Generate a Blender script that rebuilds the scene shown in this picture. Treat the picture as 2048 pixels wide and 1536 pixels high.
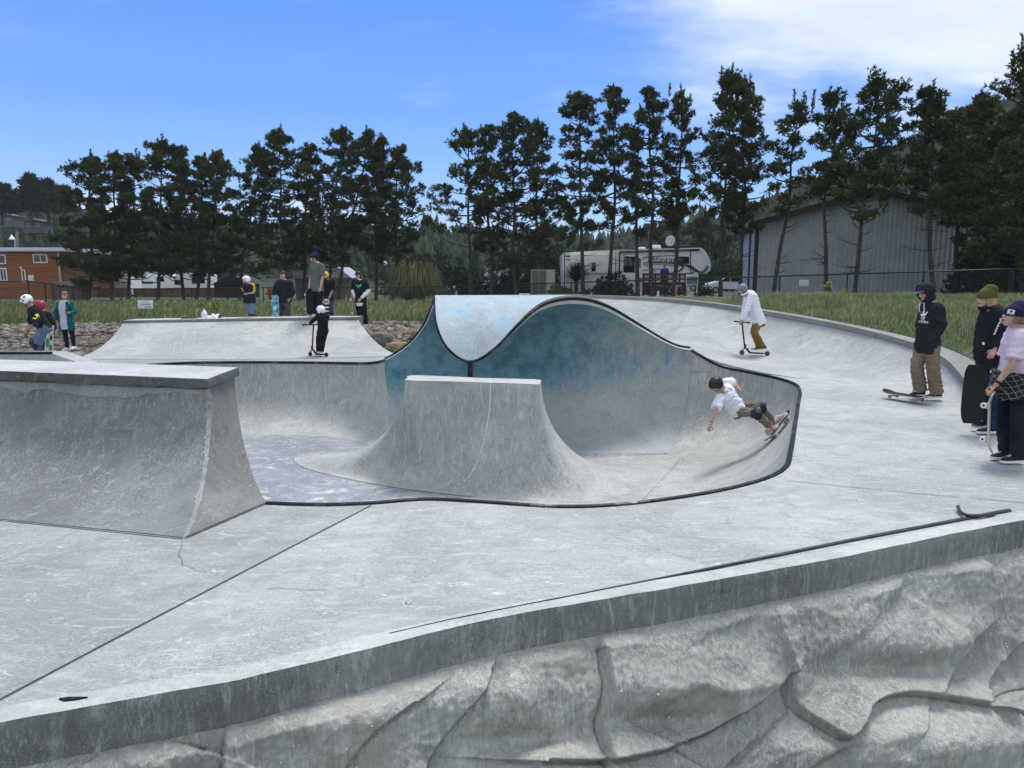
import bpy, bmesh, math, random
import numpy as np
from mathutils import Vector, Matrix, noise, geometry

for o in list(bpy.data.objects): bpy.data.objects.remove(o)
SC = bpy.context.scene
COL = SC.collection
R = math.radians
# ------------------------------------------------------------------ camera
CAMZ, F, HOR = 2.0, 1500.0, 548.0
TH = math.atan((768 - HOR) / F)
cam = bpy.data.objects.new('camera', bpy.data.cameras.new('camera')); COL.objects.link(cam)
cam.location = (0, 0, CAMZ); cam.rotation_euler = (math.pi/2 - TH, 0, 0)
cam.data.sensor_width = 36; cam.data.lens = 36 * F / 2048
cam.data.clip_start = .05; cam.data.clip_end = 6000
SC.camera = cam
# ------------------------------------------------------------------ sky, sun, exposure
SUN_EL, SUN_AZ = R(66), R(30)            # azimuth measured from +Y (ahead) towards +X
W = bpy.data.worlds.new('World'); SC.world = W; W.use_nodes = True
nt = W.node_tree; nd = nt.nodes; lk = nt.links
bg = nd['Background']
sky = nd.new('ShaderNodeTexSky'); sky.sky_type = 'NISHITA'; sky.sun_disc = False
sky.sun_elevation = SUN_EL; sky.sun_rotation = SUN_AZ
sky.air_density = 1.0; sky.dust_density = .35; sky.ozone_density = 3.0
hs = nd.new('ShaderNodeHueSaturation'); hs.inputs['Saturation'].default_value = 1.28; hs.inputs['Value'].default_value = 1.1
lk.new(sky.outputs[0], hs.inputs['Color'])
grad = nd.new('ShaderNodeValToRGB')
tc = nd.new('ShaderNodeTexCoord')
sep = nd.new('ShaderNodeSeparateXYZ'); lk.new(tc.outputs['Generated'], sep.inputs[0])
def wm(op, a, b=None, c=None, clamp=False):
    n = nd.new('ShaderNodeMath'); n.operation = op; n.use_clamp = clamp
    for i, v in enumerate((a, b, c)):
        if v is None: continue
        if isinstance(v, (int, float)): n.inputs[i].default_value = v
        else: lk.new(v, n.inputs[i])
    return n.outputs[0]
zz = wm('MAXIMUM', sep.outputs[2], 0.0)
el = grad.color_ramp.elements
el[0].position = 0; el[0].color = (2.7, 3.9, 5.9, 1); el[1].position = 1; el[1].color = (.3, 1.2, 4.6, 1)
for p_, c_ in ((.1, (1.55, 2.85, 5.5)), (.2, (.7, 1.95, 5.3)), (.36, (.28, 1.28, 5.0))):
    e_ = el.new(p_); e_.color = (*c_, 1)
lk.new(zz, grad.inputs[0])
skym = nd.new('ShaderNodeMix'); skym.data_type = 'RGBA'; skym.inputs['Factor'].default_value = .85
lk.new(hs.outputs[0], skym.inputs['A']); lk.new(grad.outputs[0], skym.inputs['B'])
den = wm('ADD', zz, .22)
cx = wm('DIVIDE', sep.outputs[0], den); cy = wm('DIVIDE', sep.outputs[1], den)
cmb = nd.new('ShaderNodeCombineXYZ'); lk.new(cx, cmb.inputs[0]); lk.new(cy, cmb.inputs[1])
nz = nd.new('ShaderNodeTexNoise'); nz.inputs['Scale'].default_value = 1.15; nz.inputs['Detail'].default_value = 9
nz.inputs['Roughness'].default_value = .55; nz.inputs['Distortion'].default_value = .35
mp = nd.new('ShaderNodeMapping'); mp.inputs['Location'].default_value = (3.4, .7, 1.0); mp.inputs['Scale'].default_value = (.8, 1.5, 1)
lk.new(cmb.outputs[0], mp.inputs[0]); lk.new(mp.outputs[0], nz.inputs[0])
nz2 = nd.new('ShaderNodeTexNoise'); nz2.inputs['Scale'].default_value = 3.1; nz2.inputs['Detail'].default_value = 8
nz2.inputs['Roughness'].default_value = .6
lk.new(mp.outputs[0], nz2.inputs[0])
# heavier bank of cloud up and to the right, thin veils to the left near the horizon
dx = wm('DIVIDE', sep.outputs[0], wm('MAXIMUM', sep.outputs[1], .05))     # tan of the bearing
dz = wm('DIVIDE', sep.outputs[2], wm('MAXIMUM', sep.outputs[1], .05))
def blob(cxv, czv, sx, sz, amp):
    a = wm('POWER', wm('DIVIDE', wm('SUBTRACT', dx, cxv), sx), 2.0); b = wm('POWER', wm('DIVIDE', wm('SUBTRACT', dz, czv), sz), 2.0)
    return wm('MULTIPLY', wm('POWER', 2.718, wm('MULTIPLY', wm('ADD', a, b), -1.0)), amp)
m1 = blob(.6, .37, .46, .17, .8)
m2 = blob(-.45, .17, .7, .13, .11)
m3 = blob(.14, .47, .26, .05, .55)
m4 = blob(-.2, .05, 1.2, .06, .2)
mask = wm('ADD', wm('ADD', wm('ADD', m1, m2), wm('ADD', m3, m4)), blob(-.6, .2, .34, .045, -.3))
ahead = wm('GREATER_THAN', sep.outputs[1], .05)
mask = wm('ADD', wm('MULTIPLY', mask, ahead), wm('MULTIPLY', wm('SUBTRACT', 1.0, ahead), .9))  # unseen cloud added behind the camera to make the skylight whiter
hi = nd.new('ShaderNodeMapRange'); hi.interpolation_type = 'SMOOTHSTEP'
for k_, v_ in (('From Min', .5), ('From Max', .8), ('To Min', 0.), ('To Max', .8)): hi.inputs[k_].default_value = v_
lk.new(sep.outputs[2], hi.inputs['Value']); mask = wm('ADD', mask, hi.outputs[0])  # added cloud high overhead, out of view, also whitens the skylight
cl = wm('ADD', wm('ADD', wm('MULTIPLY', nz.outputs[0], 1.5), wm('MULTIPLY', nz2.outputs[0], .55)), mask)
cr = nd.new('ShaderNodeMapRange'); cr.interpolation_type = 'SMOOTHSTEP'
cr.inputs['From Min'].default_value = 1.17; cr.inputs['From Max'].default_value = 1.72
cr.inputs['To Min'].default_value = 0; cr.inputs['To Max'].default_value = .92
lk.new(cl, cr.inputs['Value'])
mixc = nd.new('ShaderNodeMix'); mixc.data_type = 'RGBA'
ccol = nd.new('ShaderNodeMix'); ccol.data_type = 'RGBA'
lk.new(nz2.outputs[0], ccol.inputs['Factor'])
ccol.inputs['A'].default_value = (3.6, 4.1, 5.1, 1); ccol.inputs['B'].default_value = (6.0, 6.5, 7.2, 1)
lk.new(cr.outputs[0], mixc.inputs['Factor']); lk.new(skym.outputs['Result'], mixc.inputs['A']); lk.new(ccol.outputs['Result'], mixc.inputs['B'])
lk.new(mixc.outputs['Result'], bg.inputs['Color'])
bg.inputs['Strength'].default_value = .12
sl = bpy.data.lights.new('sun', 'SUN'); sl.energy = 2.1; sl.angle = R(17); sl.color = (1, .975, .94)
sun = bpy.data.objects.new('sun', sl); COL.objects.link(sun)
sd = Vector((math.sin(SUN_AZ)*math.cos(SUN_EL), math.cos(SUN_AZ)*math.cos(SUN_EL), math.sin(SUN_EL)))
sun.rotation_euler = sd.to_track_quat('Z', 'Y').to_euler(); sun.location = sd * 60
SC.view_settings.view_transform = 'Standard'; SC.view_settings.look = 'None'; SC.view_settings.gamma = 1
SC.view_settings.exposure = 0.66
SC.cycles.use_denoising = True
SC.cycles.max_bounces = 6; SC.cycles.transparent_max_bounces = 12; SC.cycles.volume_bounces = 1

# ------------------------------------------------------------------ helpers
def ray(px, py):
    a = (px - 1024) / F; b = (768 - py) / F
    c, s = math.cos(TH), math.sin(TH)
    return np.array((a, c + s*b, -s + c*b))
def Z(px, py, z=0.0):                    # the point of the horizontal plane at height z seen at a pixel
    d = ray(px, py); t = (z - CAMZ) / d[2]
    return np.array((0, 0, CAMZ)) + d*t
def D(px, py, Y):                        # the point at distance Y ahead seen at a pixel
    d = ray(px, py); return np.array((0, 0, CAMZ)) + d*(Y / d[1])

def catmull(P, n=8, closed=False):
    P = np.array(P, float); m = len(P); out = []
    rng = m if closed else m - 1
    for i in range(rng):
        if closed: p0, p1, p2, p3 = P[i-1], P[i], P[(i+1) % m], P[(i+2) % m]
        else: p0, p1, p2, p3 = P[max(i-1, 0)], P[i], P[i+1], P[min(i+2, m-1)]
        for k in range(n):
            t = k / n
            out.append(.5*((2*p1) + (p2-p0)*t + (2*p0-5*p1+4*p2-p3)*t*t + (3*p1-p0-3*p2+p3)*t**3))
    if not closed: out.append(P[-1])
    return np.array(out)

class MB:
    def __init__(s): s.v = []; s.f = []; s.m = []
    def add(s, v, f, m=0):
        b = len(s.v); s.v.extend([tuple(map(float, p)) for p in v])
        for q in f: s.f.append(tuple(b+i for i in q)); s.m.append(m)
        return s
    def xf(s, M, start=0):
        for i in range(start, len(s.v)): s.v[i] = tuple(M @ Vector(s.v[i]))
        return s
    def box(s, c, sz, m=0, rot=None, bev=0.0):
        hx, hy, hz = sz[0]/2, sz[1]/2, sz[2]/2
        if bev > 0:
            bm = bmesh.new(); bmesh.ops.create_cube(bm, size=1)
            for v in bm.verts: v.co = Vector((v.co.x*sz[0], v.co.y*sz[1], v.co.z*sz[2]))
            bmesh.ops.bevel(bm, geom=bm.edges[:], offset=min(bev, .49*min(sz)), segments=2, affect='EDGES', profile=.5)
            bm.verts.index_update()
            V = [v.co.copy() for v in bm.verts]; Fc = [[v.index for v in f.verts] for f in bm.faces]; bm.free()
        else:
            V = [Vector((x*hx, y*hy, z*hz)) for x in (-1, 1) for y in (-1, 1) for z in (-1, 1)]
            Fc = [(0,1,3,2),(4,6,7,5),(0,4,5,1),(2,3,7,6),(0,2,6,4),(1,5,7,3)]
        if rot is not None: V = [rot @ p for p in V]
        c = Vector(c)
        return s.add([p + c for p in V], Fc, m)
    def tube(s, P, r, sides=8, m=0, caps=True, closed=False, flat=None):
        P = [Vector(p) for p in P]; n = len(P)
        if isinstance(r, (int, float)): r = [r]*n
        T = []
        for i in range(n):
            if closed: t = P[(i+1) % n] - P[i-1]
            else: t = P[min(i+1, n-1)] - P[max(i-1, 0)]
            T.append(t.normalized() if t.length > 1e-9 else Vector((0, 0, 1)))
        u = T[0].orthogonal().normalized(); V = []
        for i in range(n):
            u = (u - T[i]*u.dot(T[i]))
            u = u.normalized() if u.length > 1e-6 else T[i].orthogonal().normalized()
            w = T[i].cross(u)
            for k in range(sides):
                a = 2*math.pi*k/sides
                V.append(P[i] + (u*math.cos(a) + w*math.sin(a))*r[i])
        Fc = []
        for i in range(n if closed else n-1):
            for k in range(sides):
                a = i*sides + k; b = i*sides + (k+1) % sides; j = ((i+1) % n)*sides
                Fc.append((a, b, j + (k+1) % sides, j + k))
        if caps and not closed:
            Fc.append(tuple(range(sides))[::-1]); Fc.append(tuple((n-1)*sides + k for k in range(sides)))
        return s.add(V, Fc, m)
    def ell(s, c, r, m=0, rot=None, seg=16, rings=10, z0=-1.0, z1=1.0):
        # ellipsoid, optionally only between heights z0..z1 (unit sphere), closed with caps
        a0, a1 = math.asin(z0), math.asin(z1); V = []; Fc = []
        for i in range(rings+1):
            a = a0 + (a1-a0)*i/rings
            for k in range(seg):
                b = 2*math.pi*k/seg
                V.append(Vector((math.cos(a)*math.cos(b)*r[0], math.cos(a)*math.sin(b)*r[1], math.sin(a)*r[2])))
        for i in range(rings):
            for k in range(seg):
                Fc.append((i*seg+k, i*seg+(k+1) % seg, (i+1)*seg+(k+1) % seg, (i+1)*seg+k))
        Fc.append(tuple(range(seg))[::-1]); Fc.append(tuple(rings*seg+k for k in range(seg)))
        if rot is not None: V = [rot @ p for p in V]
        c = Vector(c)
        return s.add([p + c for p in V], Fc, m)
    def lathe(s, prof, c=(0, 0, 0), m=0, seg=20, rot=None):
        V = []; Fc = []; n = len(prof)
        for (r, z) in prof:
            for k in range(seg):
                b = 2*math.pi*k/seg; V.append(Vector((r*math.cos(b), r*math.sin(b), z)))
        for i in range(n-1):
            for k in range(seg):
                Fc.append((i*seg+k, i*seg+(k+1) % seg, (i+1)*seg+(k+1) % seg, (i+1)*seg+k))
        Fc.append(tuple(range(seg))[::-1]); Fc.append(tuple((n-1)*seg+k for k in range(seg)))
        if rot is not None: V = [rot @ p for p in V]
        c = Vector(c)
        return s.add([p + c for p in V], Fc, m)
    def prism(s, poly, ext, m=0):        # polygon (3-D points) extruded by a vector
        n = len(poly); P = [Vector(p) for p in poly]; E = Vector(ext)
        V = P + [p + E for p in P]
        Fc = [tuple(range(n))[::-1], tuple(range(n, 2*n))] + [(i, (i+1) % n, n+(i+1) % n, n+i) for i in range(n)]
        return s.add(V, Fc, m)
    def grid(s, rows, m=0, closed=False, flip=False):
        n, k = len(rows), len(rows[0]); V = [p for r_ in rows for p in r_]; Fc = []
        for i in range(n-1):
            for j in range(k if closed else k-1):
                q = (i*k+j, i*k+(j+1) % k, (i+1)*k+(j+1) % k, (i+1)*k+j)
                Fc.append(q[::-1] if flip else q)
        return s.add(V, Fc, m)
    def build(s, name, mats, parent=None, smooth=True, fix=True, ang=35):
        me = bpy.data.meshes.new(name); me.from_pydata(s.v, [], s.f); 
        if not isinstance(mats, (list, tuple)): mats = [mats]
        for m in mats: me.materials.append(m)
        if len(mats) > 1: me.polygons.foreach_set('material_index', s.m)
        if fix:
            bm = bmesh.new(); bm.from_mesh(me); bmesh.ops.recalc_face_normals(bm, faces=bm.faces[:]); bm.to_mesh(me); bm.free()
        if smooth:
            me.polygons.foreach_set('use_smooth', [True]*len(me.polygons))
            try: me.set_sharp_from_angle(angle=R(ang))
            except Exception: pass
        me.update()
        return link(name, me, parent)
def link(name, me, parent=None):
    o = bpy.data.objects.new(name, me); COL.objects.link(o)
    if parent is not None:
        o.parent = parent; o.matrix_parent_inverse = Matrix.Translation(parent.location).inverted()
    return o
def tag(o, label=None, cat=None, group=None, kind=None):
    if label: o['label'] = label
    if cat: o['category'] = cat
    if group: o['group'] = group
    if kind: o['kind'] = kind
    return o
def thing(name, label, cat, loc=(0, 0, 0), group=None):
    o = bpy.data.objects.new(name, None); COL.objects.link(o); o.location = loc; o.empty_display_size = .1
    return tag(o, label, cat, group)
def copy_thing(o, loc, rz=None, label=None):
    def cp(q, par):
        c = q.copy(); COL.objects.link(c)
        if par is not None: c.parent = par
        for ch in [x for x in bpy.data.objects if x.parent == q]: cp(ch, c)
        return c
    c = cp(o, None); c.location = loc
    if rz is not None: c.rotation_euler.z = rz
    if label: c['label'] = label
    return c
def fast_mesh(name, V, T, mats, parent=None, cols=None, midx=None):
    # numpy triangles -> mesh; cols: a colour per vertex
    V = np.asarray(V, np.float32); T = np.asarray(T, np.int32)
    me = bpy.data.meshes.new(name); me.vertices.add(len(V)); me.vertices.foreach_set('co', V.ravel())
    me.loops.add(T.size); me.loops.foreach_set('vertex_index', T.ravel())
    me.polygons.add(len(T)); me.polygons.foreach_set('loop_start', np.arange(0, T.size, T.shape[1], dtype=np.int32))
    if not isinstance(mats, (list, tuple)): mats = [mats]
    for m in mats: me.materials.append(m)
    if midx is not None: me.polygons.foreach_set('material_index', np.asarray(midx, np.int32))
    if cols is not None:
        a = me.color_attributes.new('tint', 'FLOAT_COLOR', 'POINT')
        c4 = np.ones((len(V), 4), np.float32); c4[:, :3] = cols; a.data.foreach_set('color', c4.ravel())
    me.update(calc_edges=True); me.validate()
    return link(name, me, parent)
def text_mesh(txt, size, extrude=.002):
    cu = bpy.data.curves.new('lettering', 'FONT'); cu.body = txt; cu.size = size; cu.extrude = extrude
    cu.align_x = 'CENTER'; cu.align_y = 'CENTER'; cu.resolution_u = 3
    o = bpy.data.objects.new('lettering', cu); COL.objects.link(o)
    dg = bpy.context.evaluated_depsgraph_get(); me = bpy.data.meshes.new_from_object(o.evaluated_get(dg))
    V = [v.co.copy() for v in me.vertices]; Fc = [tuple(p.vertices) for p in me.polygons]
    bpy.data.objects.remove(o); bpy.data.curves.remove(cu); bpy.data.meshes.remove(me)
    return V, Fc
def frame(origin, ex, ez):               # matrix: local x -> ex, local y (text up) -> ez, local z -> normal
    ex = Vector(ex).normalized(); ez = Vector(ez); n = ex.cross(ez).normalized(); ez = n.cross(ex)
    M = Matrix((ex, ez, n)).transposed().to_4x4(); M.translation = Vector(origin); return M

# ------------------------------------------------------------------ materials
class NB:
    def __init__(s, name):
        s.mat = bpy.data.materials.new(name); s.mat.use_nodes = True
        s.nt = s.mat.node_tree; s.n = s.nt.nodes; s.l = s.nt.links
        s.p = s.n['Principled BSDF']; s.co = s.n.new('ShaderNodeTexCoord').outputs['Object']
    def put(s, v, sock):
        if v is None: return
        if isinstance(v, bpy.types.NodeSocket): s.l.new(v, sock)
        elif isinstance(v, tuple) and len(v) == 3 and sock.type == 'RGBA': sock.default_value = (*v, 1)
        else: sock.default_value = v
    def noise(s, scale, detail=6, rough=.55, dist=0, vec=None, map=None, loc=(0, 0, 0)):
        n = s.n.new('ShaderNodeTexNoise')
        n.inputs['Scale'].default_value = scale; n.inputs['Detail'].default_value = detail
        n.inputs['Roughness'].default_value = rough; n.inputs['Distortion'].default_value = dist
        v = vec or s.co
        if map is not None:
            mpn = s.n.new('ShaderNodeMapping'); mpn.inputs['Scale'].default_value = map; mpn.inputs['Location'].default_value = loc
            s.l.new(v, mpn.inputs[0]); v = mpn.outputs[0]
        s.l.new(v, n.inputs['Vector']); return n.outputs[0]
    def ramp(s, v, a, b, lo=0., hi=1.):
        n = s.n.new('ShaderNodeMapRange'); n.interpolation_type = 'SMOOTHSTEP'
        for k, x in (('From Min', a), ('From Max', b), ('To Min', lo), ('To Max', hi)): n.inputs[k].default_value = x
        s.l.new(v, n.inputs['Value']); return n.outputs[0]
    def math(s, op, a, b=None):
        n = s.n.new('ShaderNodeMath'); n.operation = op; s.put(a, n.inputs[0]); s.put(b, n.inputs[1]); return n.outputs[0]
    def mix(s, f, a, b, mode='MIX'):
        n = s.n.new('ShaderNodeMix'); n.data_type = 'RGBA'; n.blend_type = mode
        s.put(f, n.inputs['Factor']); s.put(a, n.inputs['A']); s.put(b, n.inputs['B']); return n.outputs['Result']
    def attr(s, name='tint'):
        n = s.n.new('ShaderNodeAttribute'); n.attribute_name = name; return n.outputs['Color']
    def bump(s, h, strength=.3, dist=.01):
        n = s.n.new('ShaderNodeBump'); n.inputs['Strength'].default_value = strength; n.inputs['Distance'].default_value = dist
        s.l.new(h, n.inputs['Height']); s.l.new(n.outputs[0], s.p.inputs['Normal'])
    def fin(s, col, rough=.8, metal=0., spec=.3):
        s.put(col, s.p.inputs['Base Color']); s.put(rough, s.p.inputs['Roughness']); s.put(metal, s.p.inputs['Metallic'])
        s.p.inputs['Specular IOR Level'].default_value = spec
        return s.mat
_pl = {}
def plain(name, col, rough=.6, metal=0., var=.15, scale=8, spec=.3, bump=0.):
    if name in _pl: return _pl[name]
    b = NB(name); nz_ = b.noise(scale, 5)
    c = b.mix(b.ramp(nz_, .3, .7), tuple(x*(1-var) for x in col), tuple(min(1, x*(1+var)) for x in col))
    if bump: b.bump(nz_, bump, .01)
    _pl[name] = b.fin(c, rough, metal, spec); return _pl[name]
def concrete(name, dark, base, light, streak=(2.2, 14, 6), stroke=.6, amt=.7, tint=None, wear=None, rough=.72, bump=.35, sbump=.5, grain=.62):
    dark, base, light = [(c_[0]*.985, c_[1]*1.0, c_[2]*.955) for c_ in (dark, base, light)]
    b = NB(name)
    big = b.noise(.55, 6, .6, .6); mid = b.noise(3.2, 9, .68, .4); fine = b.noise(34, 6, .75)
    st = b.noise(1.0, 8, .66, 2.6, map=streak); st2 = b.noise(2.3, 7, .66, 2.2, map=(streak[1]*.6, streak[0]*1.6, streak[2]) if streak[2] >= 4 else streak, loc=(3, 7, 1))
    col = b.mix(b.ramp(big, .36, .62), dark, base)
    col = b.mix(b.ramp(mid, .44, .68, 0, .85), col, tuple(x*.7 for x in base))
    col = b.mix(b.math('MULTIPLY', b.ramp(st, stroke-.1, stroke+.14), amt), col, light)
    col = b.mix(b.math('MULTIPLY', b.ramp(st2, stroke-.02, stroke+.1), amt*.8), col, light)
    col = b.mix(b.math('MULTIPLY', b.ramp(st2, .42, .3), .45), col, tuple(x*.6 for x in dark))
    grit = b.noise(110, 3, .8)
    grit2 = b.noise(48, 4, .8, 1.0, map=(1, streak[1]/max(streak[0], .1)*.5, streak[2]/max(streak[0], .1)))
    gm = b.math('MULTIPLY', b.ramp(b.noise(1.7, 6, .65, .8), .34, .64, .22, 1.), grain)
    gr_ = lambda v, a, c_: b.math('MULTIPLY', b.ramp(v, a, c_), gm)
    col = b.mix(gr_(fine, .47, .66), col, tuple(x*.45 for x in base))
    col = b.mix(gr_(grit, .52, .64), col, light)
    col = b.mix(gr_(grit2, .54, .66), col, tuple(min(.75, x*1.12) for x in light))
    col = b.mix(gr_(grit2, .45, .34), col, tuple(x*.5 for x in dark))
    if tint: col = tint(b, col, big, mid, st)
    h = b.math('ADD', b.math('MULTIPLY', mid, .6), b.math('ADD', b.math('MULTIPLY', fine, .25), b.math('MULTIPLY', st, sbump)))
    b.bump(h, bump, .02)
    return b.fin(col, b.ramp(mid, .3, .7, rough-.12, rough+.12), 0, .35)
# ================================================================== the skatepark
_a, _b = Z(742, 1012), Z(-60, 1432); _n = np.array((-(_b-_a)[1], (_b-_a)[0])); _n /= np.linalg.norm(_n); _n = _n if _n[0] < 0 else -_n
def deck_pours(b, col, big, mid, st):      # the slab was poured in panels of slightly different grey
    sx = b.n.new('ShaderNodeSeparateXYZ'); b.l.new(b.co, sx.inputs[0])
    d = b.math('SUBTRACT', b.math('ADD', b.math('MULTIPLY', sx.outputs[0], float(_n[0])), b.math('MULTIPLY', sx.outputs[1], float(_n[1]))), float(_n @ _a[:2]))
    w = b.noise(1.3, 7, .7, 1.2); sw = b.noise(7, 8, .72, 1.6, map=(1, 2.4, 1))
    col = b.mix(b.math('MULTIPLY', b.math('GREATER_THAN', d, 0.0), .85), col, b.mix(1.0, col, (.8, .82, .83), 'MULTIPLY'))
    col = b.mix(b.ramp(w, .5, .68, 0, .5), col, b.mix(1.0, col, (.78, .79, .79), 'MULTIPLY'))
    fk = b.noise(19, 6, .75, 1.2, map=(1, 2.3, 1)); col = b.mix(b.ramp(sw, .57, .68, 0, .8), col, (.62, .63, .62)); col = b.mix(b.ramp(fk, .6, .7, 0, .8), col, (.64, .645, .635))
    return b.mix(b.ramp(fk, .42, .3, 0, .5), col, (.24, .245, .245))
M_deck = concrete('pale trowelled concrete', (.275, .277, .272), (.395, .394, .386), (.6, .6, .59), streak=(1.6, 6, 5), amt=.6, tint=deck_pours)
M_wall = concrete('streaked grey concrete', (.27, .27, .262), (.4, .398, .385), (.62, .615, .6), streak=(5, 5, .8), stroke=.61, amt=.75)
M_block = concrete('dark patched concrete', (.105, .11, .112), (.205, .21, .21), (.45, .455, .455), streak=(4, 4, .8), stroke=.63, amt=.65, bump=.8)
M_cap = concrete('pale ledge concrete', (.38, .38, .37), (.48, .48, .465), (.66, .66, .64), streak=(1.2, 6, 5), amt=.5)
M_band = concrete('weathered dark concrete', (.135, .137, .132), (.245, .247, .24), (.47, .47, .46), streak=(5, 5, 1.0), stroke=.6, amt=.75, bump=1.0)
def rock_tint(b, col, big, mid, st):
    w = b.noise(1.9, 7, .66, .7); w2 = b.noise(16, 6, .8)
    c = b.mix(b.ramp(w, .5, .72, 0, .6), col, (.42, .385, .32)); c = b.mix(b.ramp(w, .44, .3, 0, .5), c, (.18, .185, .185))
    return b.mix(b.ramp(w2, .64, .76, 0, .8), c, (.62, .61, .58))
M_rock = concrete('sculpted brown grey concrete', (.275, .268, .247), (.44, .43, .4), (.66, .645, .605), streak=(8, 8, .9), stroke=.61, amt=.65, bump=1.0, sbump=1.4, tint=rock_tint)
M_patch = concrete('pale repair mortar', (.2, .21, .215), (.27, .28, .285), (.4, .41, .41), streak=(3, 3, 1), amt=.4)
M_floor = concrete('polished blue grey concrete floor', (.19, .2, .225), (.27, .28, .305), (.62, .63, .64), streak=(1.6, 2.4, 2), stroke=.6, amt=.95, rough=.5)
b = NB('worn black steel coping'); n1 = b.noise(2.2, 6, .7); n2 = b.noise(30, 5, .7)
M_steel = b.fin(b.mix(b.math('MULTIPLY', b.ramp(n1, .5, .7), b.ramp(n2, .35, .6)), (.018, .019, .021), (.14, .14, .145)), b.ramp(n1, .4, .7, .6, .3), .6)
M_seam = plain('dark joint', (.045, .046, .046), .9)
M_crack = plain('hairline crack', (.13, .13, .13), .9)
M_pale = plain('pale scuff line', (.62, .63, .63), .8)
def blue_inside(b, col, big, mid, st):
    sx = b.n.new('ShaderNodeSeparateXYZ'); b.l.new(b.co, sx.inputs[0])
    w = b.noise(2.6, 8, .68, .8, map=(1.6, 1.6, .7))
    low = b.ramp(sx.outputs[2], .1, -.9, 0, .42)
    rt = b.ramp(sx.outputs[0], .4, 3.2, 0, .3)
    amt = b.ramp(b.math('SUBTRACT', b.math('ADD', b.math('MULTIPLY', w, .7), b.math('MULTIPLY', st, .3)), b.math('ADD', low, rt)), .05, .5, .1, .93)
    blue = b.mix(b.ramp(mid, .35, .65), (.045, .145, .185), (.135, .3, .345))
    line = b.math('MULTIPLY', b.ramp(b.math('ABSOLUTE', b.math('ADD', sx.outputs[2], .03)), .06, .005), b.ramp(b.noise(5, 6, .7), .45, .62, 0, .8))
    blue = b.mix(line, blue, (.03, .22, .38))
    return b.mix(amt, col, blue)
def blue_outside(b, col, big, mid, st):
    w = b.noise(1.7, 8, .62, 1.0, map=(1, 2.0, 1)); w2 = b.noise(5, 7, .7, .5)
    c = b.mix(b.ramp(w, .36, .66, .1, .7), col, (.34, .49, .57))
    return b.mix(b.math('MULTIPLY', b.ramp(w, .55, .72), b.ramp(w2, .45, .62, 0, .8)), c, (.12, .36, .62))
M_bluein = concrete('worn teal paint on concrete', (.32, .34, .34), (.42, .43, .43), (.58, .59, .59), streak=(5, 5, .7), stroke=.62, amt=.4, tint=blue_inside)
M_blueout = concrete('faded pale blue paint on concrete', (.33, .35, .355), (.43, .45, .455), (.6, .62, .63), streak=(3, 2, 2), stroke=.6, amt=.6, tint=blue_outside)

DEP = 1.4
def pz(px, py, z=0.0): p = Z(px, py, z); return (p[0], p[1], z)
# ---- bowl outline: (lip point x, y, z) with the matching floor-edge point (x, y)
def lip(px, py, fx, fy, z=0.): p = Z(px, py, z); return (p[0], p[1], z, p[0]+fx, p[1]+fy)
pairs = [lip(533, 1008, .1, 1.7), lip(640, 1011, 0, 1.6), lip(740, 1008, 0, 1.6), lip(850, 1000, 0, 1.6), lip(960, 1005, 0, 1.6),
         lip(1100, 1014, 0, 1.6), lip(1200, 1013, -.1, 1.6), lip(1300, 1004, -.3, 1.65), lip(1430, 984, -.6, 1.75),
         lip(1525, 960, -.95, 1.8), lip(1570, 936, -1.35, 1.6), lip(1581, 905, -1.7, 1.25), lip(1590, 850, -1.9, .85),
         lip(1597, 806, -2.0, .75)]
c0 = Z(1600, 783)
pairs += [(c0[0], c0[1], 0, 3.15, 13.45)]
e1 = D(1590, 768, 13.7); e2 = D(1555, 756, 14.35); e3 = D(1500, 744, 14.95); e4 = D(1440, 731, 15.3)
pairs += [(*e1, 3.14, 13.65), (*e2, 3.11, 13.72), (*e3, 3.07, 13.78), (*e4, 3.02, 13.84)]
n_before = len(pairs)                    # the wave stands between here ...
WX = catmull([(3.70, 18), (3.42, 20), (3.05, 27), (2.45, 43), (1.85, 63), (1.12, 89), (.55, 110), (.1, 133), (-.3, 151), (-.71, 159.5),
              (-1.08, 151), (-1.28, 135), (-1.36, 115), (-1.42, 92), (-1.52, 70), (-1.74, 43), (-2.05, 25), (-2.4, 14), (-2.65, 9)], 7)
RW, YW = 1.45, 14.05
def wave_pt(x, ph, r=RW):
    a = R(ph); return (x, YW + r*math.cos(a), r*math.sin(a) if ph > -90 else -r)
zR = wave_pt(*WX[0]); zL = wave_pt(*WX[-1])
left = [(-3.05, 16.1, .1, -2.75, 14.55), (-3.75, 16.75, .02, -3.3, 15.2), (-4.7, 17.05, 0, -4.4, 15.65), (-6.2, 17.1, 0, -6.1, 15.7),
        (-7.6, 16.9, 0, -7.1, 15.5), (-8.6, 15.9, 0, -7.5, 14.9), (-9.0, 14.3, 0, -7.7, 13.6), (-8.7, 12.2, 0, -7.4, 12.2), (-7.6, 10.4, 0, -6.5, 11.4),
        (-6.0, 9.1, 0, -5.4, 10.6), (-4.3, 8.3, 0, -4.1, 9.9), (-3.12, 7.85, 0, -3.0, 9.35), (-2.82, 7.25, 0, -2.5, 8.85)]
seq = pairs + [(zR[0], zR[1], zR[2], 2.95, 13.95)]
seqL = [(zL[0], zL[1], zL[2], -2.4, 14.1)] + left + [pairs[0]]
cur1 = catmull(seq, 8); cur2 = catmull(seqL, 8)
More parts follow.
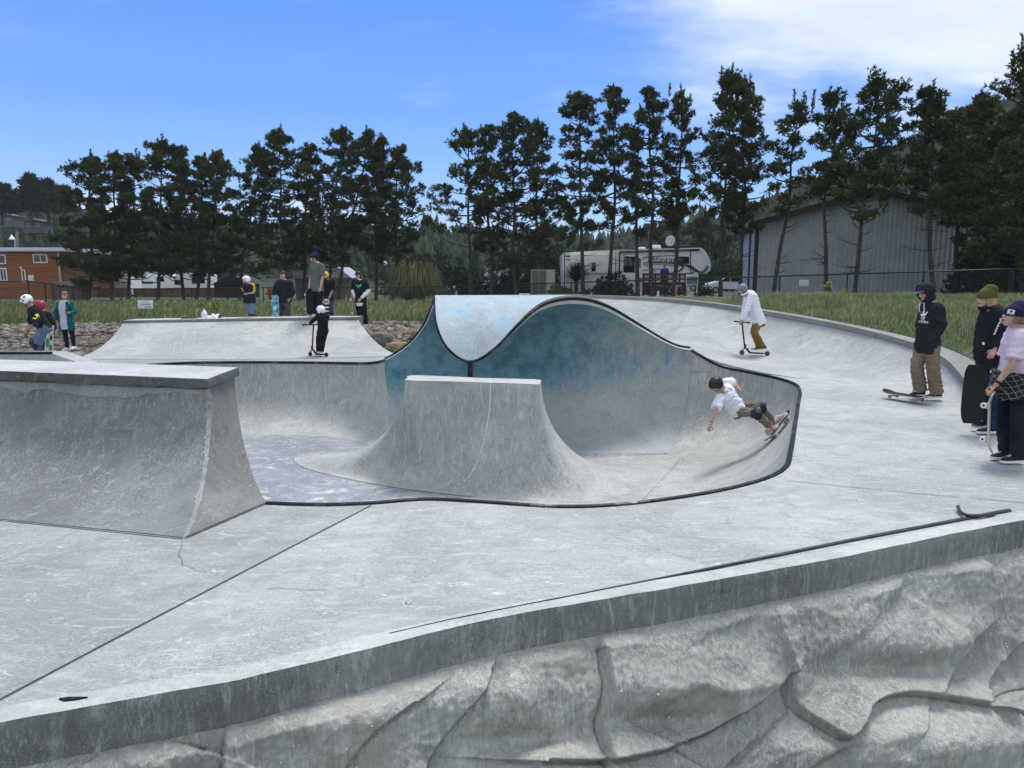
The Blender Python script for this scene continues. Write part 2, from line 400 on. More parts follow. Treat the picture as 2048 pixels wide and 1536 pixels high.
def wall_rows(cur):
    rows = []
    nT = 14
    for k in range(nT+1):
        th = k/nT*math.pi/2
        rows.append([(c[0]+(c[3]-c[0])*(1-math.cos(th)), c[1]+(c[4]-c[1])*(1-math.cos(th)), -DEP*math.sin(th)) for c in cur])
    rows.insert(0, [(c[0], c[1], max(c[2], 0.0)+.0005) for c in cur])
    # the column next to the wave follows the wave's own section exactly
    n = len(cur)-1; i, (x, ph) = (n, WX[0]) if cur is cur1 else (0, WX[-1])
    for k in range(nT+1):
        q = wave_pt(x, -k/nT*90); t = k/nT
        xx = x + (2.95-x)*(1-math.cos(t*math.pi/2)) if x > 2.95 else x + (max(x, -2.4)-x)*t
        tgt = (xx, q[1], -DEP*math.sin(t*math.pi/2))
        for d in range(6):
            c = rows[k+1][i-d if i else d]; w = 1-d/6
            r_ = tuple(a+(b-a)*w for a, b in zip(c, tgt)); rows[k+1][i-d if i else d] = (r_[0], r_[1], c[2])
    return rows
bowl = thing('skate_bowl', 'sunken grey concrete skate bowl with black steel coping round its lip', 'skate bowl', (-1, 11.5, -DEP))
mb = MB(); mb.grid(wall_rows(cur1)); mb.grid(wall_rows(cur2))
mb.build('wall', M_wall, bowl, fix=False)
waveF = [(x[0] if -2.4 < x[0] < 2.95 else (2.95 if x[0] > 0 else -2.4), 14.05) for x in WX]
fl = [(c[3], c[4]) for c in cur1] + [(2.9, 14.05), (-2.35, 14.05)] + [(c[3], c[4]) for c in cur2]
fl2 = []
for p in fl:
    if not fl2 or (p[0]-fl2[-1][0])**2 + (p[1]-fl2[-1][1])**2 > 1e-4: fl2.append(p)
tri = geometry.tessellate_polygon([[Vector((p[0], p[1], 0)) for p in fl2]])
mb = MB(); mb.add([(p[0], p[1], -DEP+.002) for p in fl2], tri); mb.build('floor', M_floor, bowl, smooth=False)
# pale transition floor between the volcano and the right wall
tp = [(2.95, 13.9), (3.12, 13.62), (2.75, 12.7), (2.2, 11.5), (1.6, 10.2), (.9, 9.4), (-.6, 9.2), (-1.0, 10.6), (-.3, 11.6), (1.2, 13.6)]
mb = MB(); tri = geometry.tessellate_polygon([[Vector((p[0], p[1], 0)) for p in tp]])
mb.add([(p[0], p[1], -DEP+.008) for p in tp], tri); mb.build('floor_patch', M_wall, bowl, smooth=False)
mb = MB()
mb.tube([(c[0], c[1], c[2]-.004) for c in cur1], .03, 8); mb.tube([(c[0], c[1], c[2]-.004) for c in cur2[:-16]], .03, 8)
mb.build('coping', M_steel, bowl)
# ---- wave
wave = thing('wave_overhang', 'blue painted concrete wave curling over the far side of the bowl', 'skate ramp', (.4, 14, -DEP))
nS = 30
def wcol(x, ph, i, r, lo):
    fx = x
    if x > 2.4: fx = x
    out = []
    for k in range(nS+1):
        p = lo + (ph-lo)*k/nS
        q = wave_pt(x, p, r); t = max(0, -p/90)      # bottom fans in to meet the floor edge
        xx = x + (min(x, 2.95) - x)*(1-math.cos(t*math.pi/2)) if x > 2.95 else (x + (max(x, -2.4)-x)*t if x < -2.4 else x)
        out.append((xx, q[1], q[2]*(DEP/RW if q[2] < 0 else 1)))
    return out
mb = MB(); TW = .16
mb.grid([wcol(x, ph, i, RW, -90) for i, (x, ph) in enumerate(WX)], 0)
outer = [[wave_pt(x, -4 + (ph+4)*k/nS, RW+TW) for k in range(nS+1)] for x, ph in WX]
mb.grid(outer, 1, flip=True)
mb.grid([[wave_pt(x, ph, RW) for x, ph in WX], [wave_pt(x, ph, RW+TW) for x, ph in WX]], 2)
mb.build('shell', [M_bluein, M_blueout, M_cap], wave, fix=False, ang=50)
mb = MB(); mb.tube([wave_pt(x, ph, RW+TW*.62) for x, ph in WX], .034, 8); mb.build('coping', M_steel, wave)
mb = MB(); lp = wave_pt(-.71, 159.5, RW+.05)
mb.tube([(lp[0], lp[1], lp[2]), (lp[0], lp[1], -DEP)], .045, 12); mb.tube([(lp[0], lp[1], -DEP), (lp[0], lp[1], -DEP+.02)], .13, 12)
mb.build('support_post', M_steel, wave)
# ---- volcano
vol = thing('volcano_ramp', 'concrete volcano ramp with a flat narrow top in the middle of the bowl', 'skate ramp', (-.6, 12.3, -DEP))
ZT = .3
vt = [pz(814, 757, ZT), pz(820, 761, ZT), pz(930, 764, ZT), pz(1050, 768, ZT), pz(1076, 769, ZT), pz(1081, 764, ZT), pz(1070, 759, ZT), pz(960, 756, ZT), pz(880, 752, ZT), pz(822, 751, ZT)]
vb = [(-4.05, 13.75), (-3.5, 12.75), (-1.5, 11.5), (.7, 10.9), (1.6, 11.1), (2.15, 12.1), (2.05, 13.2), (.6, 13.95), (-1.4, 14.02), (-3.4, 14.1)]
cv = catmull([(t[0], t[1], b[0], b[1]) for t, b in zip(vt, vb)], 8, True)
mb = MB(); rows = []
for k in range(19):
    th = k/18*math.pi/2; f = (1-math.cos(th))
    rows.append([(c[0]+(c[2]-c[0])*f, c[1]+(c[3]-c[1])*f, ZT-(ZT+DEP-.01)*math.sin(th)) for c in cv])
mb.grid(rows, 0, closed=True); mb.build('slope', M_wall, vol, fix=True)
mb = MB(); tri = geometry.tessellate_polygon([[Vector((c[0], c[1], 0)) for c in cv]])
mb.add([(c[0], c[1], ZT+.003) for c in cv], tri); mb.build('top', M_cap, vol, smooth=False)
def ribbon(P, w, n=(0, 0, 1)):
    # flat strip that follows a polyline lying on a surface
    P = [Vector(p) for p in P]; n = Vector(n); a = []; b = []
    for i, p in enumerate(P):
        t = (P[min(i+1, len(P)-1)] - P[max(i-1, 0)]).normalized(); s_ = t.cross(n).normalized()*w/2
        a.append(p+s_); b.append(p-s_)
    return [a, b]
def volpt(j, th):
    j0 = int(j); c = cv[j0 % len(cv)]*(1-(j-j0))+cv[(j0+1) % len(cv)]*(j-j0); f = 1-math.cos(th)
    return Vector((c[0]+(c[2]-c[0])*f, c[1]+(c[3]-c[1])*f-.006, ZT-(ZT+DEP-.01)*math.sin(th)+.006))
mb = MB(); mb.grid(ribbon([volpt(19.2-1.2*(k/16)**1.5, k/16*1.15) for k in range(17)], .014, (0, -1, .6)))
mb.build('scuff_line', M_pale, vol, smooth=False)
mb = MB(); rng = random.Random(4)
for j0, th0 in ((23.5, .8), (25, .95), (27.5, .7), (22.5, 1.0), (29, .9), (14, .85)):
    pts = []; j = j0; th = th0
    for k in range(7):
        pts.append(volpt(j, th)); j += rng.uniform(-.35, .3); th += rng.uniform(.02, .05)
    mb.grid(ribbon(pts, .004, (0, -1, .8)))
mb.build('crack', M_crack, vol, smooth=False)['kind'] = 'stuff'

# ---- near left block
blk = thing('spine_ramp', 'big dark grey concrete ramp block with a pale top slab beside the bowl', 'skate ramp', (-3.6, 6.7, 0))
HB = 1.03
K = np.array(pz(368, 1077)); L0 = np.array(pz(0, 1040)); dL = (L0-K)/np.linalg.norm(L0-K); Rr = np.array(pz(533, 1006))
TK = np.array(pz(415, 757, HB)); TL = TK + dL*4.4; TR = np.array(pz(468, 735, HB)); TBL = TR + dL*4.6; BL = K + dL*4.9
base = np.concatenate([np.linspace(BL, K, 24), np.linspace(K, Rr, 8)[1:]])
top = np.concatenate([np.linspace(TL, TK, 24), np.linspace(TK, TR, 8)[1:]])
rows = []
for k in range(17):
    th = k/16*math.pi/2; f = 1-math.cos(th)
    rows.append([(t[0]+(b[0]-t[0])*f, t[1]+(b[1]-t[1])*f, HB-.1-(HB-.1)*math.sin(th)) for t, b in zip(top, base)])
mb = MB(); mb.grid([r_[:24] for r_ in rows], 0); mb.grid([r_[23:] for r_ in rows], 1)
back = [(TR[0], TR[1], HB-.1), (TBL[0], TBL[1], HB-.1)]
ri = [r_[-1] for r_ in rows]
mb.add([*ri, (TR[0], TR[1], 0)], [tuple(range(len(ri)+1))], 1)
mb.add([back[0], back[1], (TBL[0], TBL[1], 0), (TR[0], TR[1], 0)], [(0, 1, 2, 3)], 0)
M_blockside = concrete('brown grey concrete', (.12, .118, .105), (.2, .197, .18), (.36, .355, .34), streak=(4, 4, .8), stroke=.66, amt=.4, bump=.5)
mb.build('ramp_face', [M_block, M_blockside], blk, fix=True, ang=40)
off = .035; nf = np.array((-dL[1], dL[0], 0)); nf = nf if nf[1] < 0 else -nf
mb = MB(); rngb = random.Random(2)
sl_top = [TL+nf*off, TK+nf*off+np.array((.03, 0, 0)), TR+np.array((.045, .02, 0)), TBL]
fr = [];
for k in range(60):                      # ragged front edge
    p = TL+nf*off + (TK+np.array((.03, 0, 0))-TL)*k/59
    fr.append(p + nf*rngb.uniform(-.006, .012))
ring = fr + [TR+np.array((.045, .02, 0)), TBL]
mb.prism([(p[0], p[1], HB-.105 - (rngb.uniform(0, .018) if 0 < i < 59 else 0)) for i, p in enumerate(ring)], (0, 0, .105))
mb2 = MB(); n_ = len(ring)
lower = [(p[0], p[1], HB-.085-(rngb.uniform(0, .02) if i < 60 else 0)) for i, p in enumerate(ring)]
mid_ = [(p[0], p[1], HB-.012) for p in ring]; cen = sum(ring)/n_
up = [(p[0]+(cen[0]-p[0])*.004, p[1]+(cen[1]-p[1])*.012, HB) for p in ring]
mb2.grid([lower, mid_, up], 0, closed=True)
mb2.add(up, [tuple(range(n_))], 1); mb2.add(lower, [tuple(range(n_))[::-1]], 0)
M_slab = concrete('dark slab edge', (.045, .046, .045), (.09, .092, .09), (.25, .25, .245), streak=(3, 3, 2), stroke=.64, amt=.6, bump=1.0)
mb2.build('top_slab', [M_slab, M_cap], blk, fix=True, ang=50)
nf3 = Vector((-dL[1], dL[0], 0)); nf3 = nf3 if nf3.y < 0 else -nf3
mb = MB()                                # dark patch joint under the slab and base joint
def facept(u, th):                       # u along the front 0..1
    i = u*23; i0 = int(min(22, i)); f_ = i-i0; t = top[i0]*(1-f_)+top[i0+1]*f_; b = base[i0]*(1-f_)+base[i0+1]*f_; f = 1-math.cos(th)
    return Vector((t[0]+(b[0]-t[0])*f, t[1]+(b[1]-t[1])*f-.006, (HB-.1)*(1-math.sin(th))+.002))
mb.grid(ribbon([Vector(p)+Vector((0, -.012, .012)) for p in base[:24]], .02)); mb.grid(ribbon([Vector(p)+Vector((.012, -.004, .012)) for p in base[23:]], .022))
mb.build('base_joint', M_seam, blk, smooth=False)
mb = MB(); cr = []; cl_ = []
for k in range(80):                      # chipped pale arris where front and side meet
    a_ = k/79*16; i = min(15, int(a_)); p = Vector(rows[i][23])*(1-(a_-i))+Vector(rows[i+1][23])*(a_-i); j1, j2 = abs(noise.noise((k*.4, 1, 1))), abs(noise.noise((k*.33, 6, 2)))
    cl_.append(p+Vector((-.012-.05*j1, .0, 0))+nf3*.006); cr.append(p+Vector((.012+.03*j2, .02, 0))+nf3*.004)
mb.grid([cl_, [q+nf3*.008 for q in [(a+b_)/2 for a, b_ in zip(cl_, cr)]], cr]); mb.build('chipped_arris', M_patch, blk)
mb = MB(); upr = []; lwr = []
for k in range(50):
    u = k/49*.985; upr.append(facept(u, .012)); lwr.append(facept(u, .075 + .075*noise.noise((u*9, 2.2, 0)) + .05*noise.noise((u*30, 5, 1)) + (.06 if u > .6 else 0)*math.sin(u*7)**2))
mb.grid([upr, lwr]); mb.build('repair_patch', M_patch, blk)
# ---- concrete deck: one flat sheet with the bowl cut out
B = [(6.75, 11.0, 0), (6.35, 12.0, 0), (5.95, 13.2, 0), (5.65, 14.2, .0), (5.05, 15.1, .035), (4.45, 15.62, .14), (3.75, 15.85, .33), (2.6, 16.2, .3), (1.0, 16.5, .2), (-1.0, 16.6, .15)]
CAPPX = [(-1500, 1738), (-900, 1622), (-420, 1530), (-200, 1492), (0, 1452), (300, 1398), (480, 1366), (640, 1328), (960, 1248), (1100, 1222), (1300, 1188), (1500, 1153), (1700, 1116), (1900, 1073), (2048, 1044), (2200, 1014), (2400, 975)]
edge = np.array([pz(*p) for p in CAPPX])
dn = []
for i in range(len(edge)):
    t = edge[min(i+1, len(edge)-1)] - edge[max(i-1, 0)]; t /= np.linalg.norm(t); dn.append(np.array((t[1], -t[0], 0)))
dn = np.array(dn)                        # outward (towards the camera)
inner = edge - dn*.16
rightside = [(6.1, 7.9), (5.95, 8.5), (6.35, 9.7)]
far = [(-1.0, 16.6), (-1.5, 17.2), (-2.55, 18.3), (-4.4, 18.6), (-10.3, 18.6), (-11.2, 17.2), (-13, 15), (-13, 4.5), (-6.0, 1.9)]
outer_poly = [(p[0], p[1]) for p in inner] + rightside + [(b[0], b[1]) for b in B] + far[1:]
hole = [(c[0], c[1]) for c in cur1] + [(x, YW+RW+TW) for x, ph in WX[1:-1]] + [(c[0], c[1]) for c in cur2]
h2 = []
for p in hole:
    if not h2 or (p[0]-h2[-1][0])**2+(p[1]-h2[-1][1])**2 > 1e-5: h2.append(p)
if (h2[0][0]-h2[-1][0])**2+(h2[0][1]-h2[-1][1])**2 < 1e-5: h2.pop()
vv = [Vector((p[0], p[1])) for p in outer_poly + h2]; no = len(outer_poly); nh = len(h2)
ed = [(i, (i+1) % no) for i in range(no)] + [(no+i, no+(i+1) % nh) for i in range(nh)]
# inner grid points keep triangles small
def inside(p, poly):
    x, y = p; r_ = False; j = len(poly)-1
    for i in range(len(poly)):
        if (poly[i][1] > y) != (poly[j][1] > y) and x < (poly[j][0]-poly[i][0])*(y-poly[i][1])/(poly[j][1]-poly[i][1])+poly[i][0]: r_ = not r_
        j = i
    return r_
def pdist(p, poly):
    P = np.asarray(poly); A = P; Bq = np.roll(P, -1, 0); d = Bq-A; t = np.clip(((p-A)*d).sum(1)/np.maximum((d*d).sum(1), 1e-9), 0, 1)
    return np.sqrt((((A+d*t[:, None])-p)**2).sum(1)).min()
extra = []
for ix in range(-26, 18):
    for iy in range(4, 38):
        p = (ix*.5+.1, iy*.5+.07)
        if inside(p, outer_poly) and not inside(p, h2) and pdist(np.array(p), outer_poly) > .15 and pdist(np.array(p), h2) > .15: extra.append(p)
res = geometry.delaunay_2d_cdt(vv + [Vector(p) for p in extra], ed, [], 0, 1e-5)
def deckz(x, y): return .003*noise.noise((x*.45, y*.45, 3.3))
hA = h2
V = [(v.x, v.y, 0.0) for v in res[0]]; Fd = []
for f in res[2]:
    c = (sum(V[i][0] for i in f)/len(f), sum(V[i][1] for i in f)/len(f))
    if inside(c, outer_poly) and not inside(c, h2): Fd.append(tuple(f))
V = [(x, y, deckz(x, y)*min(1, pdist(np.array((x, y)), h2)*2)) for x, y, _ in V]
deck = MB(); deck.add(V, Fd, 0)
def line(pts, w, m, wob=0., seed=1, z=.007):
    P = []
    for a, b in zip(pts[:-1], pts[1:]):
        A = np.array(pz(*a)); Bq = np.array(pz(*b)); n_ = max(2, int(np.linalg.norm(Bq-A)/.12))
        for k in range(n_): P.append(A + (Bq-A)*k/n_)
    P.append(np.array(pz(*pts[-1])))
    rg = random.Random(seed)
    P = [Vector((p[0]+rg.uniform(-wob, wob), p[1]+rg.uniform(-wob, wob), deckz(p[0], p[1])+z)) for p in P]
    deck.grid(ribbon(P, w), m)
line([(742, 1012), (500, 1138), (250, 1268), (-60, 1432)], .011, 1)
line([(366, 1083), (357, 1110), (368, 1130), (395, 1142), (440, 1150)], .004, 2, .008)
line([(530, 1180), (560, 1178), (590, 1180), (652, 1179)], .005, 2, .012, 5)
line([(810, 1205), (816, 1211), (824, 1207)], .005, 2, .004, 6)
line([(1572, 962), (1800, 985), (2070, 1008)], .008, 1, 0)
line([(0, 1125), (160, 1062)], .003, 2, .006, 8)
line([(1230, 1075), (1420, 1130)], .003, 2, .004, 9)
dk = deck.build('pavement', [M_deck, M_seam, M_crack, M_pale], None, fix=True, ang=30)
tag(dk, 'pale grey concrete deck of the skatepark around the bowl', None, None, 'structure')
# ---- curved bank on the right and behind the wave
Tpx = [(968, 596, 1.2, 25.0), (1060, 595, 1.2, None), (1140, 594, 1.2, None), (1300, 600, 1.13, None), (1400, 609, 1.07, None), (1480, 620, 1.0, None), (1600, 640, .87, None), (1700, 660, .75, None), (1790, 682, .62, None), (1860, 706, .5, None), (1905, 735, .38, None), (1933, 768, .22, None)]
T = []
for px, py, z, Yd in Tpx:
    p = Z(px, py, z); T.append((p[0], p[1], z))
Tl = [(-2.5, 24.5, 1.2)] + T
Tc = catmull(Tl, 8)
Bc_src = catmull([(-2.6, 16.7, .1)] + B[::-1], 10)
def resample(P, n):
    P = np.asarray(P); s_ = np.concatenate([[0], np.cumsum(np.linalg.norm(np.diff(P, axis=0), axis=1))]); u = np.linspace(0, s_[-1], n)
    return np.stack([np.interp(u, s_, P[:, k]) for k in range(P.shape[1])], 1)
NB_ = 110
Tr = resample(Tc, NB_); Bq = resample(Bc_src, NB_)
bank = thing('curved_bank', 'long pale concrete bank curving round the right side behind the wave', 'skate ramp', (5, 18, 0))
rows = []
for k in range(25):
    s_ = k/24; rows.append([(b[0]+(t[0]-b[0])*s_, b[1]+(t[1]-b[1])*s_, b[2]+(t[2]-b[2])*(s_**(4.2)) - .0) for b, t in zip(Bq, Tr)])
# skirt under the lower edge closes the step to the deck
rows.insert(0, [(b[0], b[1], -.05) for b in Bq])
mb = MB(); mb.grid(rows); mb.build('ramp_face', M_deck, bank, fix=False)
nrm = []
for i in range(NB_):
    t = Tr[min(i+1, NB_-1)]-Tr[max(i-1, 0)]; t = t/np.linalg.norm(t[:2]); nrm.append(np.array((t[1], -t[0], 0))*-1)
nrm = np.array(nrm)
wk = np.interp(np.linspace(0, 1, NB_), [0, .72, .9, 1], [.22, .22, .3, .42])
o_ = Tr + nrm*wk[:, None] if (nrm[50][1] > 0) else Tr - nrm*wk[:, None]
ins = Tr - (o_-Tr)/np.maximum(wk[:, None], .01)*.05
kz = .09; M_kerb = concrete('weathered kerb concrete', (.16, .155, .14), (.25, .24, .22), (.42, .41, .39), streak=(4, 4, 4), amt=.5)
mb = MB(); up_ = np.array((0, 0, kz))
mb.grid([ins - np.array((0, 0, .02)), ins+up_, o_+up_, o_ - np.array((0, 0, .8))])
mb.build('kerb', [M_kerb], bank, fix=True, ang=40)
mb = MB(); e0, e1_ = o_[-1], ins[-1]; q = Bq[-1]
ex_ = np.array((e0[0]+.12, e0[1]-1.25, -.02)); mb.add([e0+up_, e1_+up_, (q[0]-.02, q[1]-.02, .0), ex_], [(0, 1, 2, 3)])
mb.add([e0+up_, ex_, (ex_[0], ex_[1], -.6), (e0[0], e0[1], -.6)], [(0, 1, 2, 3)]); mb.add([ex_, (q[0]-.02, q[1]-.02, 0), (q[0]-.02, q[1]-.02, -.6), (ex_[0], ex_[1], -.6)], [(0, 1, 2, 3)])
mb.build('end_slab', M_deck, bank, smooth=False)
# ---- far quarter pipe on the left
qp = thing('quarter_pipe', 'long low concrete quarter pipe with spectators standing behind its top', 'skate ramp', (-7, 19.5, 0))
ZQ = .78
qt = [D(246, 641, 21.2), D(400, 638, 21.2), D(560, 635.5, 21.2), D(716, 634, 21.2)]
qb = [pz(150, 718), pz(330, 719.5), pz(560, 718), pz(806, 713)]
ct = resample(np.array(qt), 60); cb = resample(np.array(qb), 60)
rows = []
for k in range(21):
    s_ = k/20; rows.append([(b[0]+(t[0]-b[0])*s_, b[1]+(t[1]-b[1])*s_, .006+(t[2]-.07)*(1-(1-s_**2.3)) ) for b, t in zip(cb, ct)])
qp_rows = rows; mb = MB(); mb.grid(rows); mb.build('ramp_face', M_wall, qp, fix=False)
mb = MB()
for side in (0, -1):
    mb = MB(); col = [r_[side] for r_ in rows]; mb.add(col + [(col[-1][0], col[-1][1], -.3), (col[0][0], col[0][1], -.3)], [tuple(range(len(col)+2))])
    mb.build('side', M_wall, qp, smooth=False)
mb = MB(); rg = random.Random(3)
fr0 = [(t[0], t[1]-.03, t[2]-.065+rg.uniform(-.02, .012)) for t in ct]; fr1 = [(t[0], t[1]-.03, t[2]) for t in ct]; bk = [(t[0], t[1]+.75, t[2]) for t in ct]; bk0 = [(t[0], t[1]+.75, -.4) for t in ct]
mb.grid([fr0, fr1], 1); mb.grid([fr1, bk, bk0], 0)
mb.add([fr0[0], fr1[0], bk[0], bk0[0]], [(0, 1, 2, 3)], 1); mb.add([fr0[-1], fr1[-1], bk[-1], bk0[-1]], [(0, 1, 2, 3)], 1)
mb.build('top_ledge', [M_cap, M_block], qp, fix=True)
# ---- low ledge far left
lg = thing('low_ledge', 'low concrete ledge with a dark steel edge behind the big ramp block', 'ledge', (-10, 15, 0))
a = D(-60, 719, 15.0); b = D(104, 708, 15.0); c = D(142, 717, 14.6)
mb = MB(); mb.prism([(a[0]-1, 15, .42), (a[0]-1, 15.5, .42), (b[0], 15.5, .42), (b[0], 15, .42)], (0, 0, -.6))
mb.prism([(b[0]+.002, 15, .42), (b[0]+.002, 15.5, .42), (c[0]+.1, 15.4, .2), (c[0]+.1, 14.9, .2)], (0, 0, -.5)); mb.build('slab', M_wall, lg, smooth=False)
mb = MB(); mb.tube([(a[0]-1, 15, .43), (b[0], 15, .43)], .03, 8); mb.build('coping', M_steel, lg)
# ---- foreground retaining wall
rw = thing('retaining_wall', 'sculpted rock like concrete wall with a dark band under its ledge', 'wall', (0, 4, -1))
eR = resample(edge, 220); dR = resample(dn, 220); dR /= np.linalg.norm(dR, axis=1)[:, None]
def jit(i, k, a): return a*noise.noise((i*.35, k*3.1, 1.7))
mb = MB()
inn = eR - dR*.165
mb.grid([[(p[0], p[1], -.002+deckz(p[0], p[1])) for p in inn], [(p[0], p[1], .012) for p in inn + dR*.01], [(p[0]+jit(i, 1, .008), p[1], .012+jit(i, 2, .004)) for i, p in enumerate(eR - dR*.012)]], 0)
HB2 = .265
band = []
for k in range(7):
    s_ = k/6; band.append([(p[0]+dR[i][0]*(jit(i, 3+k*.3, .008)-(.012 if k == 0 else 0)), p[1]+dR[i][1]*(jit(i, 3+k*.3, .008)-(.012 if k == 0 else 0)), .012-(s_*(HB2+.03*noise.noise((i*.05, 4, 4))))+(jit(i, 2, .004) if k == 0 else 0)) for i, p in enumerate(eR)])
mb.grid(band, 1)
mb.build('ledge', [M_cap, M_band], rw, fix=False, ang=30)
# rock face: base sheet slopes out towards the camera, carved by joints
LEN = np.concatenate([[0], np.cumsum(np.linalg.norm(np.diff(eR, axis=0), axis=1))])
NU, NV = 1250, 300
E2 = resample(eR, NU); D2 = resample(dR, NU); D2 /= np.linalg.norm(D2, axis=1)[:, None]
vs = np.linspace(0, 1, NV)
depth = 2.1*vs**1.1; out = -.012 + .075*(1-np.exp(-depth/.05)) + .3*depth + .1*depth**2
PX = E2[:, None, 0] + D2[:, None, 0]*out; PY = E2[:, None, 1] + D2[:, None, 1]*out; PZ = -HB2+.055 - np.broadcast_to(depth, PX.shape)
# pixel of each vertex, used only to read off where the joints of the wall run
cth, sth = math.cos(TH), math.sin(TH)
yy = PY*cth - (PZ-CAMZ)*sth; uu = PY*sth + (PZ-CAMZ)*cth
gx = 1024 + F*PX/yy; gy = 768 - F*uu/yy
cracks = [([(1200, 1300), (1203, 1370), (1196, 1440), (1200, 1530)], 9, 1.0, -1), ([(1592, 1285), (1596, 1320), (1560, 1372), (1480, 1432), (1390, 1478), (1290, 1508), (1180, 1524), (1080, 1522)], 11, 1.1, 1),
          ([(1576, 1365), (1590, 1420), (1625, 1455), (1662, 1478), (1700, 1440), (1725, 1408), (1790, 1390), (1870, 1398), (1940, 1412)], 9, .9, -1), ([(985, 1335), (960, 1385), (915, 1440), (870, 1500), (840, 1560)], 8, .8, 1),
          ([(452, 1440), (447, 1490), (440, 1560)], 7, .6, -1), ([(1972, 1140), (1988, 1185), (1995, 1230), (1940, 1280), (1895, 1335)], 8, .8, 1), ([(1998, 1330), (1965, 1372), (1945, 1410), (2010, 1385), (2100, 1375)], 7, .7, 1),
          ([(2020, 1450), (2060, 1490), (2100, 1530)], 7, .7, 1), ([(820, 1410), (740, 1470), (690, 1540)], 9, .5, 1), ([(180, 1520), (210, 1500), (330, 1480), (410, 1500)], 8, .6, 1), ([(1350, 1500), (1400, 1530), (1440, 1560)], 9, .6, 1),
          ([(1520, 1480), (1500, 1500), (1470, 1530), (1440, 1560)], 8, .6, -1)]
disp = np.zeros_like(gx)
for pts, w, amp, sgn in cracks:
    pts = catmull(pts, 6); best = np.full(gx.shape, 1e9); side = np.zeros_like(gx)
    for a_, b_ in zip(pts[:-1], pts[1:]):
        d_ = b_-a_; L2 = (d_*d_).sum(); t = np.clip(((gx-a_[0])*d_[0]+(gy-a_[1])*d_[1])/L2, 0, 1)
        dd = np.hypot(gx-a_[0]-d_[0]*t, gy-a_[1]-d_[1]*t); cr_ = np.sign(d_[0]*(gy-a_[1])-d_[1]*(gx-a_[0]))
        m_ = dd < best; best = np.where(m_, dd, best); side = np.where(m_, cr_, side)
    disp -= .065*amp*np.exp(-(best/(w*.36))**2)
    disp += .075*amp*np.exp(-(best/95)**1.3)*np.where(side*sgn > 0, 1, -.45)*(1-np.exp(-(best/(w*.4))**2))
nzs = np.zeros_like(gx)
for i in range(NU):
    for j in range(NV):
        x_, y_ = gx[i, j]/1000, gy[i, j]/1000
        n1 = noise.noise((x_*2.6+1.3, y_*4.2, .3)); n2 = noise.noise((x_*7, y_*10, 2.2)); n3 = noise.noise((x_*30, y_*26, 5.1)); n4 = noise.noise((x_*95, y_*70, 7.1))
        nzs[i, j] = .035*n1 + .02*(1-2.2*abs(n2)) + .012*n3 + .008*n4
rgf = np.random.default_rng(21); ns = 95; sxy = np.stack([rgf.uniform(-150, 2200, ns), rgf.uniform(1050, 1750, ns)], 1); num = np.zeros_like(gx); den_ = np.zeros_like(gx)
D2m = np.min([((gx-q[0])/1.5)**2+((gy-q[1]))**2 for q in sxy], axis=0)
for q in sxy:                            # broad broken faces: each cell of the wall is its own tilted plane
    w_ = np.exp(-(((gx-q[0])/1.5)**2+(gy-q[1])**2-D2m)/1100.); num += w_*(rgf.uniform(-.05, .05)+(gx-q[0])*rgf.normal(0, .00045)+(gy-q[1])*rgf.normal(.0001, .0006)); den_ += w_
nzs += .55*num/den_
bulge = .30*np.exp(-((gx-1830)/190)**2-((gy-1490)/80)**2) + .12*np.exp(-((gx-1300)/150)**2-((gy-1380)/70)**2) + .1*np.exp(-((gx-1800)/170)**2-((gy-1290)/55)**2) - .12*np.exp(-((gx-1330)/120)**2-((gy-1440)/25)**2) - .1*np.exp(-((gx-1780)/130)**2-((gy-1335)/26)**2) + .1*np.exp(-((gx-700)/180)**2-((gy-1430)/60)**2)-.09*np.exp(-((gx-1040)/130)**2-((gy-1480)/28)**2) + .12*np.exp(-((gx-1150)/120)**2-((gy-1540)/30)**2) + .1*np.exp(-((gx-1000)/90)**2-((gy-1400)/50)**2)
fade = np.clip(vs/.045, 0, 1)[None, :]
disp = (disp + nzs + bulge)*fade
nx = D2[:, None, 0]*.85; ny = D2[:, None, 1]*.85
RX = PX + nx*disp; RY = PY + ny*disp; RZ = PZ + .5*disp
Vr = np.stack([RX, RY, RZ], -1).reshape(-1, 3)
idx = np.arange(NU*NV).reshape(NU, NV)
Q = np.stack([idx[:-1, :-1], idx[1:, :-1], idx[1:, 1:], idx[:-1, 1:]], -1).reshape(-1, 4)
rf = fast_mesh('rock_face', Vr, Q[:, ::-1], M_rock, rw)
rf.data.polygons.foreach_set('use_smooth', [True]*len(rf.data.polygons))
# pebbles showing in the wall
mb = MB(); rg = random.Random(8); M_peb = plain('pale pebbles', (.5, .5, .48), .8, 0, .3)
for k in range(2600):
    i = rg.randrange(20, NU-20); j = int(NV*rg.random()**.8*.98)
    if disp[i, j] > .02 and rg.random() < .6: continue
    p = Vr[i*NV+j]; r_ = rg.uniform(.003, .0095)
    if noise.noise((p[0]*2.2, p[1]*2.2, p[2]*2.2)) < .02 and rg.random() < .85: continue
    mb.ell((p[0], p[1]-.002, p[2]), (r_, r_, r_*.8), 0, seg=6, rings=3, z0=-.95, z1=.95)
pb = mb.build('pebble', M_peb, rw); pb['kind'] = 'stuff'
